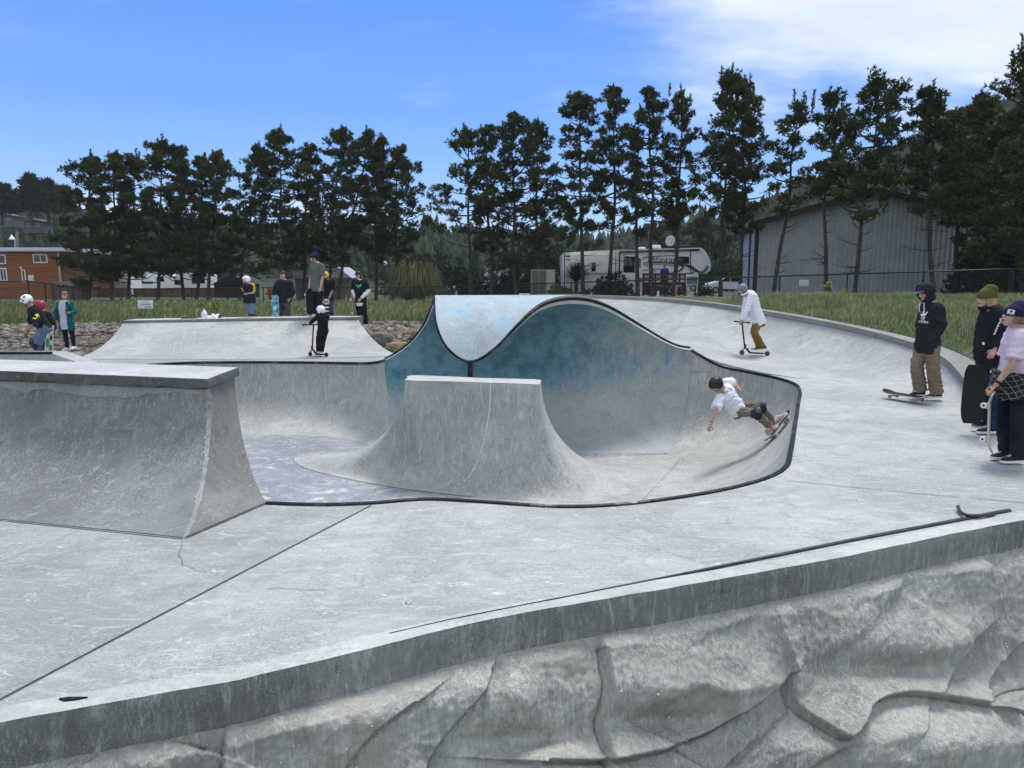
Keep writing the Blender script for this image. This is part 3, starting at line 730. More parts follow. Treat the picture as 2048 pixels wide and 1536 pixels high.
# steel edge strip let into the ledge
mb = MB(); sp = []
for px, py, w in ((778, 1266, .002), (900, 1238, .005), (1100, 1199, .009), (1300, 1160, .014), (1500, 1120, .019), (1700, 1080, .026), (1860, 1050, .03), (2022, 1019, .032)):
    p = np.array(pz(px, py, .016)); sp.append((p, w))
rows = [[], [], [], []]
for p, w in sp:
    rows[0].append(p+np.array((0, w, -.03))); rows[1].append(p+np.array((0, w, 0))); rows[2].append(p+np.array((.0, -w*.3, 0))); rows[3].append(p+np.array((0, -w*.3, -.03)))
mb.grid(rows)
hk = [pz(1916, 1013, .035), pz(1921, 1024, .028), pz(1935, 1030, .03), pz(1965, 1031, .025), pz(1990, 1026, .02)]
mb.tube(catmull(hk, 5), .015, 8); mb.build('steel_edge', plain('dark worn steel', (.05, .053, .06), .5, .5, .3), rw)
mb = MB(); q0 = pz(118, 1402, .012); q1 = pz(172, 1398, .012)
mb.prism([pz(118, 1400, .01), pz(128, 1404, .01), pz(150, 1402, .01), pz(176, 1397, .01), pz(140, 1397, .01)], (0, 0, .01)); mb.build('steel_scrap', M_steel, rw, smooth=False)

# pale wheel scuffs on walls and ramps
rg = random.Random(12)
def rowpt(rows, u, v, lift):
    n, k = len(rows)-1, len(rows[0])-1; a = min(n-1e-6, max(0, v*n)); b_ = min(k-1e-6, max(0, u*k)); i, j = int(a), int(b_); fa, fb = a-i, b_-j
    P = lambda i_, j_: Vector(rows[i_][j_])
    p = P(i, j)*(1-fa)*(1-fb)+P(i+1, j)*fa*(1-fb)+P(i, j+1)*(1-fa)*fb+P(i+1, j+1)*fa*fb
    n_ = (P(i, j+1)-P(i, j)).cross(P(i+1, j)-P(i, j)).normalized()
    if n_.dot(Vector((0, 0, CAMZ))-p) < 0: n_ = -n_
    return p+n_*lift, n_
def scuffs(rows, n, urange, vr, par, wmax, steep=.0):
    m = MB()
    for k in range(n):
        u = rg.uniform(*urange); v = rg.uniform(vr[0], vr[1]); du = rg.uniform(-.02, .02)+steep*rg.choice((-1, 1))*rg.uniform(.3, 1); dv = rg.uniform(.15, .6)*(1 if v < .5 else -1); cvx = rg.uniform(-.01, .01); pts = []; N = None
        for q in range(9):
            t = q/8; p, N = rowpt(rows, u+du*t+cvx*math.sin(math.pi*t), min(.98, max(.05, v+dv*t)), .004); pts.append(p)
        a, b_ = [], []; w = rg.uniform(.35, 1)*wmax
        for q, p in enumerate(pts):
            t = (pts[min(q+1, 8)]-pts[max(q-1, 0)]).normalized(); s_ = t.cross(N).normalized()*w*(.25+.75*math.sin(math.pi*q/8))/2; a.append(p+s_); b_.append(p-s_)
        m.grid([a, b_])
    o = m.build('scuff_marks', M_scuff, par, smooth=False); o['kind'] = 'stuff'
M_scuff = plain('pale wheel scuffs', (.47, .47, .46), .8, 0, .2, 40)
scuffs(wall_rows(cur2), 22, (.12, .36), (.1, .7), bowl, .016, .01); scuffs(wall_rows(cur1), 26, (.62, .97), (.15, .75), bowl, .016, .015)
scuffs(qp_rows, 26, (.04, .96), (.05, .6), qp, .012, .035)
# ================================================================== ground, grass, hills
def sst(a, b, x): t = min(1, max(0, (x-a)/(b-a))); return t*t*(3-2*t)
def tz(x, y):
    l = np.interp(y, [0, 15, 20.4, 22.2, 25, 40, 60, 100], [-.12, -.12, -.1, .28, .38, .1, -.25, -.3])
    r_ = np.interp(y, [0, 8, 10, 12, 14.8, 16.7, 21, 26, 33, 42, 55, 100], [-.1, -.1, .0, .22, .55, .74, .98, 1.16, 1.02, .7, 0, -.2])
    xb = np.interp(y, [0, 12, 18, 30, 60], [5, 5, -1.5, -2, -2]); xw = 4
    t = sst(xb, xb+xw, x)
    z = l + (r_-l)*t
    z += .06*noise.noise((x*.21, y*.21, 0)) if y > 9 else 0
    return z
slope_in = (edge[-1][1]-edge[0][1])/(edge[-1][0]-edge[0][0])
def front_y(x): return np.interp(x, [-60, edge[0][0]] + [e[0] for e in edge[1:]] + [60], [edge[0][1]-2, edge[0][1]] + [e[1] for e in edge[1:]] + [edge[-1][1]+14])
foot = [(p[0], p[1]) for p in inner] + rightside + [(B[0][0]+.6, B[0][1])] + [(p[0], p[1]) for p in ((o_*.94+Tr*.06)[::-6])] + [(-2.6, 24), (-2.6, 17.5), (-2.9, 18.4), (-4.5, 21.7), (-10.9, 21.7), (-10.3, 18.5), (-11.2, 17.2), (-13, 15), (-13, 4.5), (-6.0, 1.9)]
gxs = sorted(set(list(np.arange(-14, 11, .5)) + list(np.arange(-60, -14, 2)) + list(np.arange(11, 60, 2)) + list(np.arange(-900, -60, 40)) + list(np.arange(60, 1000, 40))))
gys = sorted(set(list(np.arange(0, 30, .5)) + list(np.arange(30, 110, 2)) + list(np.arange(-120, 0, 8)) + list(np.arange(110, 1500, 40))))
Vg = []
for y in gys:
    for x in gxs:
        z = tz(x, y)
        if y < front_y(x) + .4 and -60 < x < 60: z = -2.15 + .05*noise.noise((x*.6, y*.6, 2))
        elif -14 < x < 11 and y < 30 and inside((x, y), foot): z = min(z, -.25) if pdist(np.array((x, y)), foot) < .5 else -2.5
        Vg.append((x, y, z))
k = len(gxs)
Fg = [(i*k+j, i*k+j+1, (i+1)*k+j+1, (i+1)*k+j) for i in range(len(gys)-1) for j in range(k-1)]
b = NB('meadow soil'); n1 = b.noise(.35, 6); n2 = b.noise(9, 8, .7)
c = b.mix(b.ramp(n1, .3, .7), (.05, .065, .022), (.085, .095, .035)); c = b.mix(b.ramp(n2, .45, .75, 0, .7), c, (.11, .1, .06)); b.bump(n2, .6, .05)
M_soil = b.fin(c, .95)
mb = MB(); mb.add(Vg, Fg); gr = mb.build('ground', M_soil, None, fix=True, ang=80)
tag(gr, 'rough meadow ground around the skatepark', None, None, 'structure')
def patch(name, poly, mat, dz, label, step=1.0, kind='structure'):
    P = [Vector(p) for p in poly]; xs = [p[0] for p in poly]; ys = [p[1] for p in poly]; ex = []
    # subdivide the outline
    ring = []
    for a, b_ in zip(poly, poly[1:]+poly[:1]):
        n_ = max(1, int(math.hypot(b_[0]-a[0], b_[1]-a[1])/step))
        for q in range(n_): ring.append(Vector((a[0]+(b_[0]-a[0])*q/n_, a[1]+(b_[1]-a[1])*q/n_)))
    y = min(ys)
    while y < max(ys):
        x = min(xs)
        while x < max(xs):
            if inside((x, y), poly): ex.append(Vector((x, y)))
            x += step
        y += step
    n_ = len(ring); res = geometry.delaunay_2d_cdt(ring+ex, [(i, (i+1) % n_) for i in range(n_)], [], 0, 1e-4)
    Fp = [tuple(f) for f in res[2] if inside((sum(res[0][i][0] for i in f)/len(f), sum(res[0][i][1] for i in f)/len(f)), poly)]
    m = MB(); m.add([(v[0], v[1], tz(v[0], v[1])+dz) for v in res[0]], Fp)
    o = m.build(name, mat, None, ang=80); return tag(o, label, None, None, kind)
b = NB('worn asphalt'); n1 = b.noise(.8, 6); n2 = b.noise(40, 5, .7)
M_asph = b.fin(b.mix(b.ramp(n2, .3, .75), b.mix(b.ramp(n1, .3, .7), (.05, .05, .052), (.085, .085, .085)), (.12, .12, .12)), .9)
M_lawn = plain('mown lawn', (.05, .085, .04), .95, 0, .3, 3)
M_gravel = plain('grey brown gravel bed', (.10, .092, .078), .95, 0, .35, 14, .2, .8)
patch('road', [(-48, 63), (-9, 63), (-9, 66), (-48, 67)], M_asph, .05, 'grey road behind the fence')
patch('lawn', [(-48, 67.2), (-9, 66.2), (-9, 71), (-48, 73)], M_lawn, .05, 'strip of mown green lawn between road and board fence')
patch('asphalt_yard', [(-6, 59), (14, 45), (15, 50), (22, 58), (40, 70), (40, 110), (-8, 110)], M_asph, .05, 'asphalt yard under the trailer and the silver car', 2.0)
rocksL = [(-13.5, 15.7), (-10.0, 15.7), (-10.2, 18.6), (-11.2, 21.6), (-11.0, 24.6), (-16, 25.0), (-17.5, 18)]
rocksM = [(-4.2, 21.4), (-2.7, 18.6), (-2.5, 17.3), (-1.4, 18.5), (-1.6, 24.6), (-5.0, 25.2), (-5.6, 22.6)]
rocksR = [(6.15, 8.0), (6.05, 8.6), (6.5, 9.8), (7.1, 11.2), (8.15, 12.6), (8.6, 14.3), (9.6, 14.6), (10.5, 12), (9.6, 8)]
patch('gravel_bed', rocksL, M_gravel, .03, 'bed of loose rock left of the quarter pipe', .6)
patch('gravel_bed', rocksM, M_gravel, .03, 'bed of loose rock between quarter pipe and wave', .6)
patch('gravel_bed', rocksR, M_gravel, .03, 'bed of dark loose rock beyond the end of the curved bank', .6)
b = NB('loose quarry rock'); t = b.attr(); n2 = b.noise(7, 8, .7); b.bump(n2, .7, .02)
M_stone = b.fin(b.mix(b.ramp(n2, .35, .7, 0, .6), t, (.09, .08, .07)), .9)
ico = bmesh.new(); bmesh.ops.create_icosphere(ico, subdivisions=1, radius=1)
IV = np.array([v.co[:] for v in ico.verts]); IF = np.array([[v.index for v in f.verts] for f in ico.faces]); ico.free()
def rocks(name, poly, n, smin, smax, label, seed, dark=1.0):
    rg = np.random.default_rng(seed); xs = [p[0] for p in poly]; ys = [p[1] for p in poly]; V = []; T = []; Cc = []
    while len(V) < n:
        x = rg.uniform(min(xs), max(xs)); y = rg.uniform(min(ys), max(ys))
        if not inside((x, y), poly): continue
        s_ = smin + (smax-smin)*rg.random()**3
        v = IV*(1 + rg.uniform(-.38, .3, (len(IV), 1)))*np.array((s_*rg.uniform(.8, 1.6), s_*rg.uniform(.7, 1.2), s_*rg.uniform(.35, .75)))
        a = rg.uniform(0, 6.28); b_ = rg.uniform(-.45, .45)
        Rz = np.array(((math.cos(a), -math.sin(a), 0), (math.sin(a), math.cos(a), 0), (0, 0, 1))); Rx = np.array(((1, 0, 0), (0, math.cos(b_), -math.sin(b_)), (0, math.sin(b_), math.cos(b_))))
        v = v @ Rx.T @ Rz.T + np.array((x, y, tz(x, y)+s_*.35)); 
        col = np.array((.25, .225, .185))*rg.uniform(.25, 1.5)*dark*np.array((1, rg.uniform(.92, 1.0), rg.uniform(.8, 1.0)))
        T.append(IF+len(V)*len(IV)); V.append(v); Cc.append(np.tile(col, (len(IV), 1)))
    o = fast_mesh(name, np.concatenate(V), np.concatenate(T), M_stone, None, np.concatenate(Cc)); return tag(o, label, None, None, 'stuff')
rocks('loose_rock', rocksL, 8000, .03, .11, 'loose grey and tan rock beside the quarter pipe', 1)
rocks('loose_rock', rocksM, 4200, .03, .13, 'loose grey and tan rock beside the wave', 2)
rocks('loose_rock', rocksR, 3600, .025, .075, 'loose dark rock beyond the curved bank', 3, .7)
def boulder(px, py, Y, sx, sy, sz, col, label, seed):
    p = D(px, py, Y); bm = bmesh.new(); bmesh.ops.create_icosphere(bm, subdivisions=4, radius=1)
    for v in bm.verts:
        c = v.co.copy(); q = Vector([math.copysign(abs(a)**.6, a) for a in c]); n_ = noise.fractal(c*1.6+Vector((seed*7.1, 0, 0)), .8, 2.2, 4)
        v.co = Vector((q.x*sx, q.y*sy, q.z*sz))*(1+.2*n_)*.8
    me = bpy.data.meshes.new('boulder'); bm.to_mesh(me); bm.free()
    bb = NB('boulder stone'); n1 = bb.noise(4, 8, .7); n2 = bb.noise(18, 7, .7); bb.bump(n1, .9, .06)
    me.materials.append(bb.fin(bb.mix(bb.ramp(n2, .3, .7, 0, .5), bb.mix(bb.ramp(n1, .3, .7), col, tuple(x*.45 for x in col)), (.1, .09, .08)), .9))
    o = link('boulder', me); o.location = p; tag(o, label, 'boulder', 'boulders in the rock bed')
boulder(806, 676, 22.2, .55, .4, .26, (.32, .19, .1), 'rusty brown boulder highest on the bank between quarter pipe and wave', 1)
boulder(762, 682, 20.8, .4, .35, .3, (.26, .245, .2), 'greenish grey boulder nearest the end of the quarter pipe', 2)
boulder(808, 698, 19.6, .6, .4, .22, (.36, .26, .15), 'tan cracked boulder low beside the left edge of the wave', 3)
boulder(842, 672, 21.5, .3, .3, .25, (.3, .26, .2), 'small pale brown boulder right beside the wave', 4)
# ---- grass blades
b = NB('meadow grass blades'); b.p.inputs['Subsurface Weight'].default_value = 0
M_grass = b.fin(b.attr(), .75, 0, .2)
def grass(name, poly, n, hmin, hmax, wid, label, seed, excl=(), bias=None):
    rg = np.random.default_rng(seed); xs = [p[0] for p in poly]; ys = [p[1] for p in poly]; pts = []
    while len(pts) < n:
        x = rg.uniform(min(xs), max(xs)); y = rg.uniform(min(ys), max(ys))
        if rg.random() > (min(ys)/y)**.8: continue
        if inside((x, y), poly) and not any(inside((x, y), e) for e in excl): pts.append((x, y, tz(x, y)))
    P = np.array(pts); clump = np.array([noise.noise((p[0]*.5, p[1]*.5, 1)) for p in pts]); cl2 = np.array([noise.noise((p[0]*1.7, p[1]*1.7, 8)) for p in pts])
    h = (hmin+(hmax-hmin)*rg.random(n)**1.6)*(1+.8*clump+.6*cl2); a = rg.uniform(0, 6.28, n); lean = rg.uniform(.1, .75, n)*h; la = rg.normal(.6, .8, n)
    wv = np.stack([np.cos(a), np.sin(a), a*0], 1)*(wid*rg.uniform(.6, 1.4, n)*np.maximum(1, P[:, 1]/26))[:, None]; ld = np.stack([np.cos(la), np.sin(la), la*0], 1)
    mid = P + ld*(lean*.3)[:, None] + np.array((0, 0, 1))*(h*.6)[:, None]; tip = P + ld*lean[:, None] + np.array((0, 0, 1))*(h*(1-.25*lean/np.maximum(h, .01)))[:, None]
    P[:, 2] -= .03
    V = np.stack([P-wv, P+wv, mid+wv*.7, mid-wv*.7, tip], 1).reshape(-1, 3)
    i0 = np.arange(n)*5; T = np.concatenate([np.stack([i0, i0+1, i0+2], 1), np.stack([i0, i0+2, i0+3], 1), np.stack([i0+3, i0+2, i0+4], 1)])
    g = rg.random(n)[:, None]; dry = np.clip(rg.normal(.34, .3, n)+.5*cl2+.35*clump, 0, 1)[:, None]
    col = (np.array((.1, .15, .045))*(1-dry)+np.array((.34, .33, .17))*dry)*(.45+.95*g)
    col = np.repeat(col, 5, 0)
    o = fast_mesh(name, V, T, M_grass, None, col); return tag(o, label, None, None, 'stuff')
meadL = [(-46, 24), (-11.2, 24.4), (-10.9, 22), (-4.6, 22), (-5.0, 24.6), (-1.4, 24.6), (-2, 28), (-3.0, 53.5), (-8, 58.5), (-48, 60)]
grass('meadow_grass', meadL, 190000, .12, .34, .01, 'tall meadow grass between the left ramps and the fence', 5)
meadR = [(p[0]+.05, p[1]) for p in o_[:104] if p[0] > 6.1][::4] + [(8.75, 14.6), (9.4, 14.9), (13, 13.5), (24, 17), (27, 30), (20.5, 31.2), (12.8, 34.6), (8.5, 28)]
grass('meadow_grass', meadR, 130000, .06, .22, .006, 'tall meadow grass between the curved bank and the fence', 6, [rocksR])
# yellow flowering weeds
M_wleaf = plain('weed leaf', (.06, .09, .02), .8, 0, .3); M_yel = plain('yellow blossom', (.55, .42, .03), .7, 0, .2)
def weed(px, py, Y, h, w, label, seed, flower=.5):
    p = D(px, py, Y); z = tz(p[0], p[1]); t = thing('flowering_weed', label, 'plant', (p[0], p[1], z), 'yellow flowering weeds'); rg = random.Random(seed)
    st = MB(); lf = MB(); fl_ = MB()
    for k in range(16):
        a = rg.uniform(0, 6.28); L = h*rg.uniform(.6, 1); q = Vector((p[0]+math.cos(a)*w*rg.random(), p[1]+math.sin(a)*w*rg.random(), z+L))
        st.tube([(p[0], p[1], z), Vector((p[0], p[1], z)).lerp(q, .5)+Vector((0, 0, .05*h)), q], .008, 3)
        for j in range(14):
            c = Vector((p[0], p[1], z)).lerp(q, rg.uniform(.3, 1)) + Vector((rg.uniform(-1, 1), rg.uniform(-1, 1), rg.uniform(-.4, .6)))*.09*h
            d = Vector((rg.uniform(-1, 1), rg.uniform(-1, 1), rg.uniform(-.2, 1))).normalized()*.12*h; s_ = d.orthogonal().normalized()*.03*h
            (fl_ if rg.random() < flower and c.z > z+h*.5 else lf).add([c-s_, c+s_, c+d], [(0, 1, 2)])
    st.build('stem', M_wleaf, t); lf.build('leaves', M_wleaf, t, smooth=False)
    if fl_.f: fl_.build('blossom', M_yel, t, smooth=False)
weed(1655, 600, 36, .75, .3, 'tall yellow flowering weed below the white sign on the fence', 1)
weed(1690, 606, 33, .4, .35, 'low yellow flowering weed in the grass right of the tall one', 2)
weed(430, 616, 33, .6, .5, 'yellow green weed behind the boy in the white helmet', 3, .35)
weed(402, 610, 40, .5, .4, 'yellow weed in the meadow above the white jug', 4, .35)
# ---- wooded hills
HX = [-1200, -500, 0, 100, 200, 400, 700, 850, 1000, 1150, 1300, 1400, 1500, 1600, 1700, 1800, 1900, 2048, 2400, 3200]
HY = [440, 435, 446, 434, 455, 480, 480, 496, 512, 520, 512, 486, 444, 404, 362, 318, 272, 226, 180, 160]
def hill_z(x, y):
    px = 1024 + x/y*F; top = np.interp(px, HX, HY); far = np.interp(px, [0, 850, 1000, 1300, 1420, 2400], [300, 420, 460, 420, 340, 320])
    zt = 2 + (HOR-top)*far/F
    t = sst(115, far, y) if px > 1350 or px < 900 else sst(150, far, y)
    z = zt*t*(1 if y < far else max(0, 1-(y-far)/250))
    return z + 1.6*noise.noise((x*.03, y*.03, 0))*min(1, t*3) - .6
ny_, nx_ = 60, 150; rows = []
for i in range(ny_):
    y = 112 + 560*(i/(ny_-1))**1.5; rows.append([((pxx-1024)/F*y, y, hill_z((pxx-1024)/F*y, y)) for pxx in np.linspace(-1100, 3100, nx_)])
mb = MB(); mb.grid(rows); M_hill = plain('hillside undergrowth', (.022, .035, .016), .95, 0, .4, .08)
tag(mb.build('hills', M_hill, None, ang=80), 'wooded hills behind the caravan park', None, None, 'structure')
def conifer_template(seed):
    rg = random.Random(seed); V = []; T = []; n = 7
    tiers = 6
    for t in range(tiers):
        z0 = .08 + t*.145; r0 = (1-t/tiers)**.85*.26*rg.uniform(.8, 1.15); zt = z0 + .3*rg.uniform(.85, 1.1); b0 = len(V); off_ = rg.uniform(0, 6)
        V.append((rg.uniform(-.02, .02), rg.uniform(-.02, .02), min(zt, 1.0) if t < tiers-1 else 1.0))
        for k in range(2*n):
            a = off_ + math.pi*k/n; rr = r0*(rg.uniform(.85, 1.35) if k % 2 == 0 else rg.uniform(.35, .6)); V.append((math.cos(a)*rr, math.sin(a)*rr, z0 + (rg.uniform(-.05, .02) if k % 2 == 0 else .05)))
        for k in range(2*n): T.append((b0, b0+1+k, b0+1+(k+1) % (2*n)))
    return np.array(V), np.array(T)
b = NB('conifer foliage'); n1 = b.noise(1.2, 5, .7); M_con = b.fin(b.mix(b.ramp(n1, .35, .7, 0, .6), b.attr(), (.012, .018, .01)), .9, 0, .1)
tmpl = [conifer_template(s_) for s_ in range(6)]
def forest(name, n, pxr, yr, hr, label, seed, tint=(.028, .045, .022)):
    rg = np.random.default_rng(seed); V = []; T = []; Cc = []; off_ = 0
    for k in range(n):
        pxx = rg.uniform(*pxr); y = yr[0]+(yr[1]-yr[0])*rg.random()**.8; x = (pxx-1024)/F*y; z = hill_z(x, y)
        h = rg.uniform(*hr)*(1+.35*noise.noise((x*.02, y*.02, 4))); v, t = tmpl[rg.integers(6)]; a = rg.uniform(0, 6.28); wd = h*rg.uniform(.85, 1.5)
        q = np.stack([(v[:, 0]*math.cos(a)-v[:, 1]*math.sin(a))*wd, (v[:, 0]*math.sin(a)+v[:, 1]*math.cos(a))*wd, v[:, 2]*h], 1) + np.array((x, y, z-.4))
        V.append(q); T.append(t+off_); off_ += len(v); Cc.append(np.tile(np.array(tint)*rg.uniform(.6, 1.5), (len(v), 1)))
    o = fast_mesh(name, np.concatenate(V), np.concatenate(T), M_con, None, np.concatenate(Cc)); return tag(o, label, None, None, 'stuff')
forest('hillside_forest', 2300, (-500, 960), (150, 330), (5, 10), 'dark conifer forest covering the hill on the left', 1)
forest('hillside_forest', 320, (-400, 230), (122, 158), (3.5, 7), 'young conifers in front of the houses on the left hill', 9)
forest('hillside_forest', 1000, (850, 1480), (260, 460), (7, 16), 'hazy conifer forest far behind the trailer', 2)
forest('hillside_forest', 3600, (1390, 2700), (125, 350), (4, 8.5), 'dark conifer forest covering the hill behind the metal shed', 3)

hz = MB(); hz.box((0, 300, 95), (1900, 780, 220)); ho = hz.build('haze', [], None, smooth=False)
hm = bpy.data.materials.new('thin sea haze'); hm.use_nodes = True; hn = hm.node_tree; hn.nodes.remove(hn.nodes['Principled BSDF'])
pv = hn.nodes.new('ShaderNodeVolumePrincipled'); pv.inputs['Density'].default_value = .0002; pv.inputs['Color'].default_value = (.9, .94, 1, 1)
hn.links.new(pv.outputs[0], hn.nodes['Material Output'].inputs['Volume']); ho.data.materials.append(hm)
tag(ho, 'thin pale haze of sea air over the whole place', None, None, 'stuff')
# ================================================================== fence, buildings, vehicles
M_fpost = plain('dark green fence paint', (.015, .028, .024), .5, .3, .2)
b = NB('chain link mesh'); sx = b.n.new('ShaderNodeSeparateXYZ'); b.l.new(b.n.new('ShaderNodeTexCoord').outputs['UV'], sx.inputs[0])
def tri_wave(v): return b.math('ABSOLUTE', b.math('SUBTRACT', b.math('FRACT', v), .5))
w1 = b.math('LESS_THAN', tri_wave(b.math('MULTIPLY', b.math('ADD', sx.outputs[0], sx.outputs[1]), 12)), .03)
w2 = b.math('LESS_THAN', tri_wave(b.math('MULTIPLY', b.math('SUBTRACT', sx.outputs[0], sx.outputs[1]), 12)), .03)
b.p.inputs['Base Color'].default_value = (.03, .05, .045, 1)
b.l.new(b.math('MAXIMUM', w1, w2), b.p.inputs['Alpha']); M_mesh = b.mat
def chain_fence(P, H, label, name='chain_link_fence', spacing=3.0, skew=None):
    # P: ground line as 3-D points (bottom); posts, rails, mesh
    P = [Vector(p) for p in P]
    t = thing(name, label, 'fence', P[0], 'dark green chain link fences round the meadow')
    for a, b_ in zip(P[:-1], P[1:]):
        L = (b_-a).length; n_ = max(1, round(L/spacing)); up = Vector((0, 0, H))
        for k in range(n_+1):
            if k == n_ and b_ is not P[-1]: continue
            q = a.lerp(b_, k/n_); m = MB(); m.tube([q-Vector((0, 0, .3)), q+up*1.03], .035, 8); m.build('post', M_fpost, t)
        m = MB(); m.tube([a+up, b_+up], .028, 6); m.build('top_rail', M_fpost, t)
        me = bpy.data.meshes.new('wire_mesh'); me.from_pydata([a, b_, b_+up, a+up], [], [(0, 1, 2, 3)]); uv = me.uv_layers.new(); 
        for i, c in enumerate(((0, 0), (L, 0), (L, H), (0, H))): uv.data[i].uv = c
        me.materials.append(M_mesh); link('wire_mesh', me, t)
    return t
fa = D(176, 604, 60); fb = D(905, 602, 55); fc = D(2018, 595, 32)
f_top = lambda px, py, Y: D(px, py, Y)
def vfence(pts, label, sp=3.0):
    # points as (px, top y, bottom y, Y): a fence whose rail and foot both follow the ground
    t = None; prev = None
    bots = [Vector(D(p[0], p[2], p[3])) for p in pts]; tops = [Vector((b_.x, b_.y, D(p[0], p[1], p[3])[2])) for b_, p in zip(bots, pts)]
    t = thing('chain_link_fence', label, 'fence', bots[0], 'dark green chain link fences round the meadow')
    for i in range(len(bots)-1):
        L = (bots[i+1]-bots[i]).length; n_ = max(1, round(L/sp))
        for k in range(n_+1):
            if k == n_ and i < len(bots)-2: continue
            q = bots[i].lerp(bots[i+1], k/n_); w = tops[i].lerp(tops[i+1], k/n_)
            m = MB(); m.tube([q-Vector((0, 0, .5)), w+Vector((0, 0, .04))], .04, 8); m.build('post', M_fpost, t)
        m = MB(); m.tube([tops[i], tops[i+1]], .035, 6); m.build('top_rail', M_fpost, t)
        me = bpy.data.meshes.new('wire_mesh'); me.from_pydata([bots[i], bots[i+1], tops[i+1], tops[i]], [], [(0, 1, 2, 3)]); uv = me.uv_layers.new(); H = (tops[i]-bots[i]).length
        for j, c in enumerate(((0, 0), (L, 0), (L, H), (0, H))): uv.data[j].uv = c
        me.materials.append(M_mesh); link('wire_mesh', me, t)
    return t
vfence([(176, 578, 604, 58), (905, 573, 602, 54)], 'chain link fence along the left meadow in front of the dark pines')
vfence([(918, 572, 602, 53.5), (2016, 538, 597, 32)], 'long chain link fence from the wave past the trailer and the metal shed', 3.4)
vfence([(-120, 563, 612, 42), (60, 562, 606, 47), (172, 577.5, 604, 57.5)], 'pale railed chain link fence slanting back in front of the brown cabin')
vfence([(2022, 538, 598, 31.7), (2300, 556, 640, 24)], 'chain link fence turning towards the viewer at the right edge', 2.2)
M_wht = plain('white painted board', (.72, .73, .72), .6, 0, .06); M_gpan = plain('grey sign panel', (.5, .51, .51), .6, 0, .2)
M_blk = plain('matt black', (.014, .014, .015), .6); M_blue = plain('blue sign lettering', (.02, .16, .28), .6)
def fsign(px, py, Y, w, h, label, mat, name='fence_sign'):
    p = D(px, py, Y); o = thing(name, label, 'sign', p); m = MB(); m.box(p, (w, .02, h), bev=.006); m.build('panel', mat, o)
    m = MB(); m.box((p[0], p[1]-.013, p[2]+h*.28), (w*.8, .004, h*.1)); m.box((p[0], p[1]-.013, p[2]), (w*.7, .004, h*.06)); m.box((p[0], p[1]-.013, p[2]-h*.2), (w*.75, .004, h*.06)); m.build('lettering', M_gpan if mat is M_wht else M_wht, o)
fsign(1608, 566, 37.8, .48, .34, 'white weathered sign wired to the fence before the metal shed', plain('weathered sign white', (.55, .57, .58), .7, 0, .25, 20))
fsign(62, 556, 46.8, .35, .36, 'grey square sign on the fence corner by the cabin', M_gpan)
def yard_sign(px, py, Y, gy, label):
    p = D(px, py, Y); o = thing('yard_sign', label, 'sign', (p[0], p[1], tz(p[0], p[1])), 'white yard signs with blue script')
    m = MB(); m.box(p, (.62, .03, .34), bev=.005); m.build('panel', M_wht, o)
    for s_ in (-.2, .2): m = MB(); m.tube([(p[0]+s_, p[1]+.03, p[2]+.1), (p[0]+s_, p[1]+.03, gy)], .012, 6); m.build('stake', M_fpost, o)
    V, Fc = text_mesh('volleyball', .125); m = MB(); m.add(V, Fc); M4 = frame((p[0], p[1]-.019, p[2]+.01), (1, 0, 0), (0, 0, 1)); m.xf(M4); m.build('lettering', M_blue, o, smooth=False)
    m = MB(); m.box((p[0]-.03, p[1]-.018, p[2]+.11), (.34, .004, .02)); m.build('line', M_blue, o); m = MB(); m.box((p[0]+.1, p[1]-.018, p[2]-.105), (.25, .004, .02)); m.build('underline', M_blue, o)
yard_sign(291, 609, 31, -.3, 'small white sign with blue script standing in the left meadow')
yard_sign(1049, 593, 44, .2, 'small white sign with blue script behind the top of the wave')
# ---- metal shed
def quad(m, P, mat=0): m.add(P, [(0, 1, 2, 3)], mat)
M_metal = concrete('grey blue metal siding', (.34, .365, .4), (.42, .445, .48), (.5, .52, .55), streak=(2, 2, .12), amt=.35, rough=.5, bump=.05)
M_brown = plain('dark brown metal trim', (.035, .022, .02), .5, .2, .2)
sh = thing('metal_shed', 'large grey metal shed with ribbed walls and dark brown roof trim behind the pines', 'shed', (18, 46, .4))
sl_, sr_ = D(1506, 602, 47.5), D(1938, 592, 44.5); zl = sl_[2]-.6; ev = D(1508, 447, 47.5)[2]; pk_ = D(1748, 383, 46)[2]
A = Vector((sl_[0], sl_[1], 0)); Bv = Vector((sr_[0], sr_[1], 0)); dw = (Bv-A).normalized(); nb = Vector((-dw.y, dw.x, 0)); LW = (Bv-A).length; mid_u = (D(1748, 383, 46)[0]-A.x)/dw.x
m = MB(); n_ = 46
def roofz(u): return ev + (pk_-ev)*(u/mid_u if u < mid_u else max(-.3, 1-(u-mid_u)/mid_u))
prof = []
for i in range(n_):
    u0 = LW*i/n_; u1 = LW*(i+1)/n_
    for (u, d) in ((u0, 0), (u0+(u1-u0)*.66, 0), (u0+(u1-u0)*.7, .1), (u0+(u1-u0)*.94, .1)): prof.append((u, d))
prof.append((LW, 0))
lo = [A+dw*u-nb*d+Vector((0, 0, zl)) for u, d in prof]; hi = [A+dw*u-nb*d+Vector((0, 0, roofz(u)-.05)) for u, d in prof]
m.grid([lo, hi]); m.add([A+Vector((0, 0, zl)), A+nb*18+Vector((0, 0, zl)), A+nb*18+Vector((0, 0, ev)), A+Vector((0, 0, ev))], [(0, 1, 2, 3)])
m.add([Bv+Vector((0, 0, zl)), Bv+nb*18+Vector((0, 0, zl)), Bv+nb*18+Vector((0, 0, roofz(LW))), Bv+Vector((0, 0, roofz(LW)))], [(0, 1, 2, 3)])
m.build('wall', M_metal, sh, smooth=False)
m = MB()
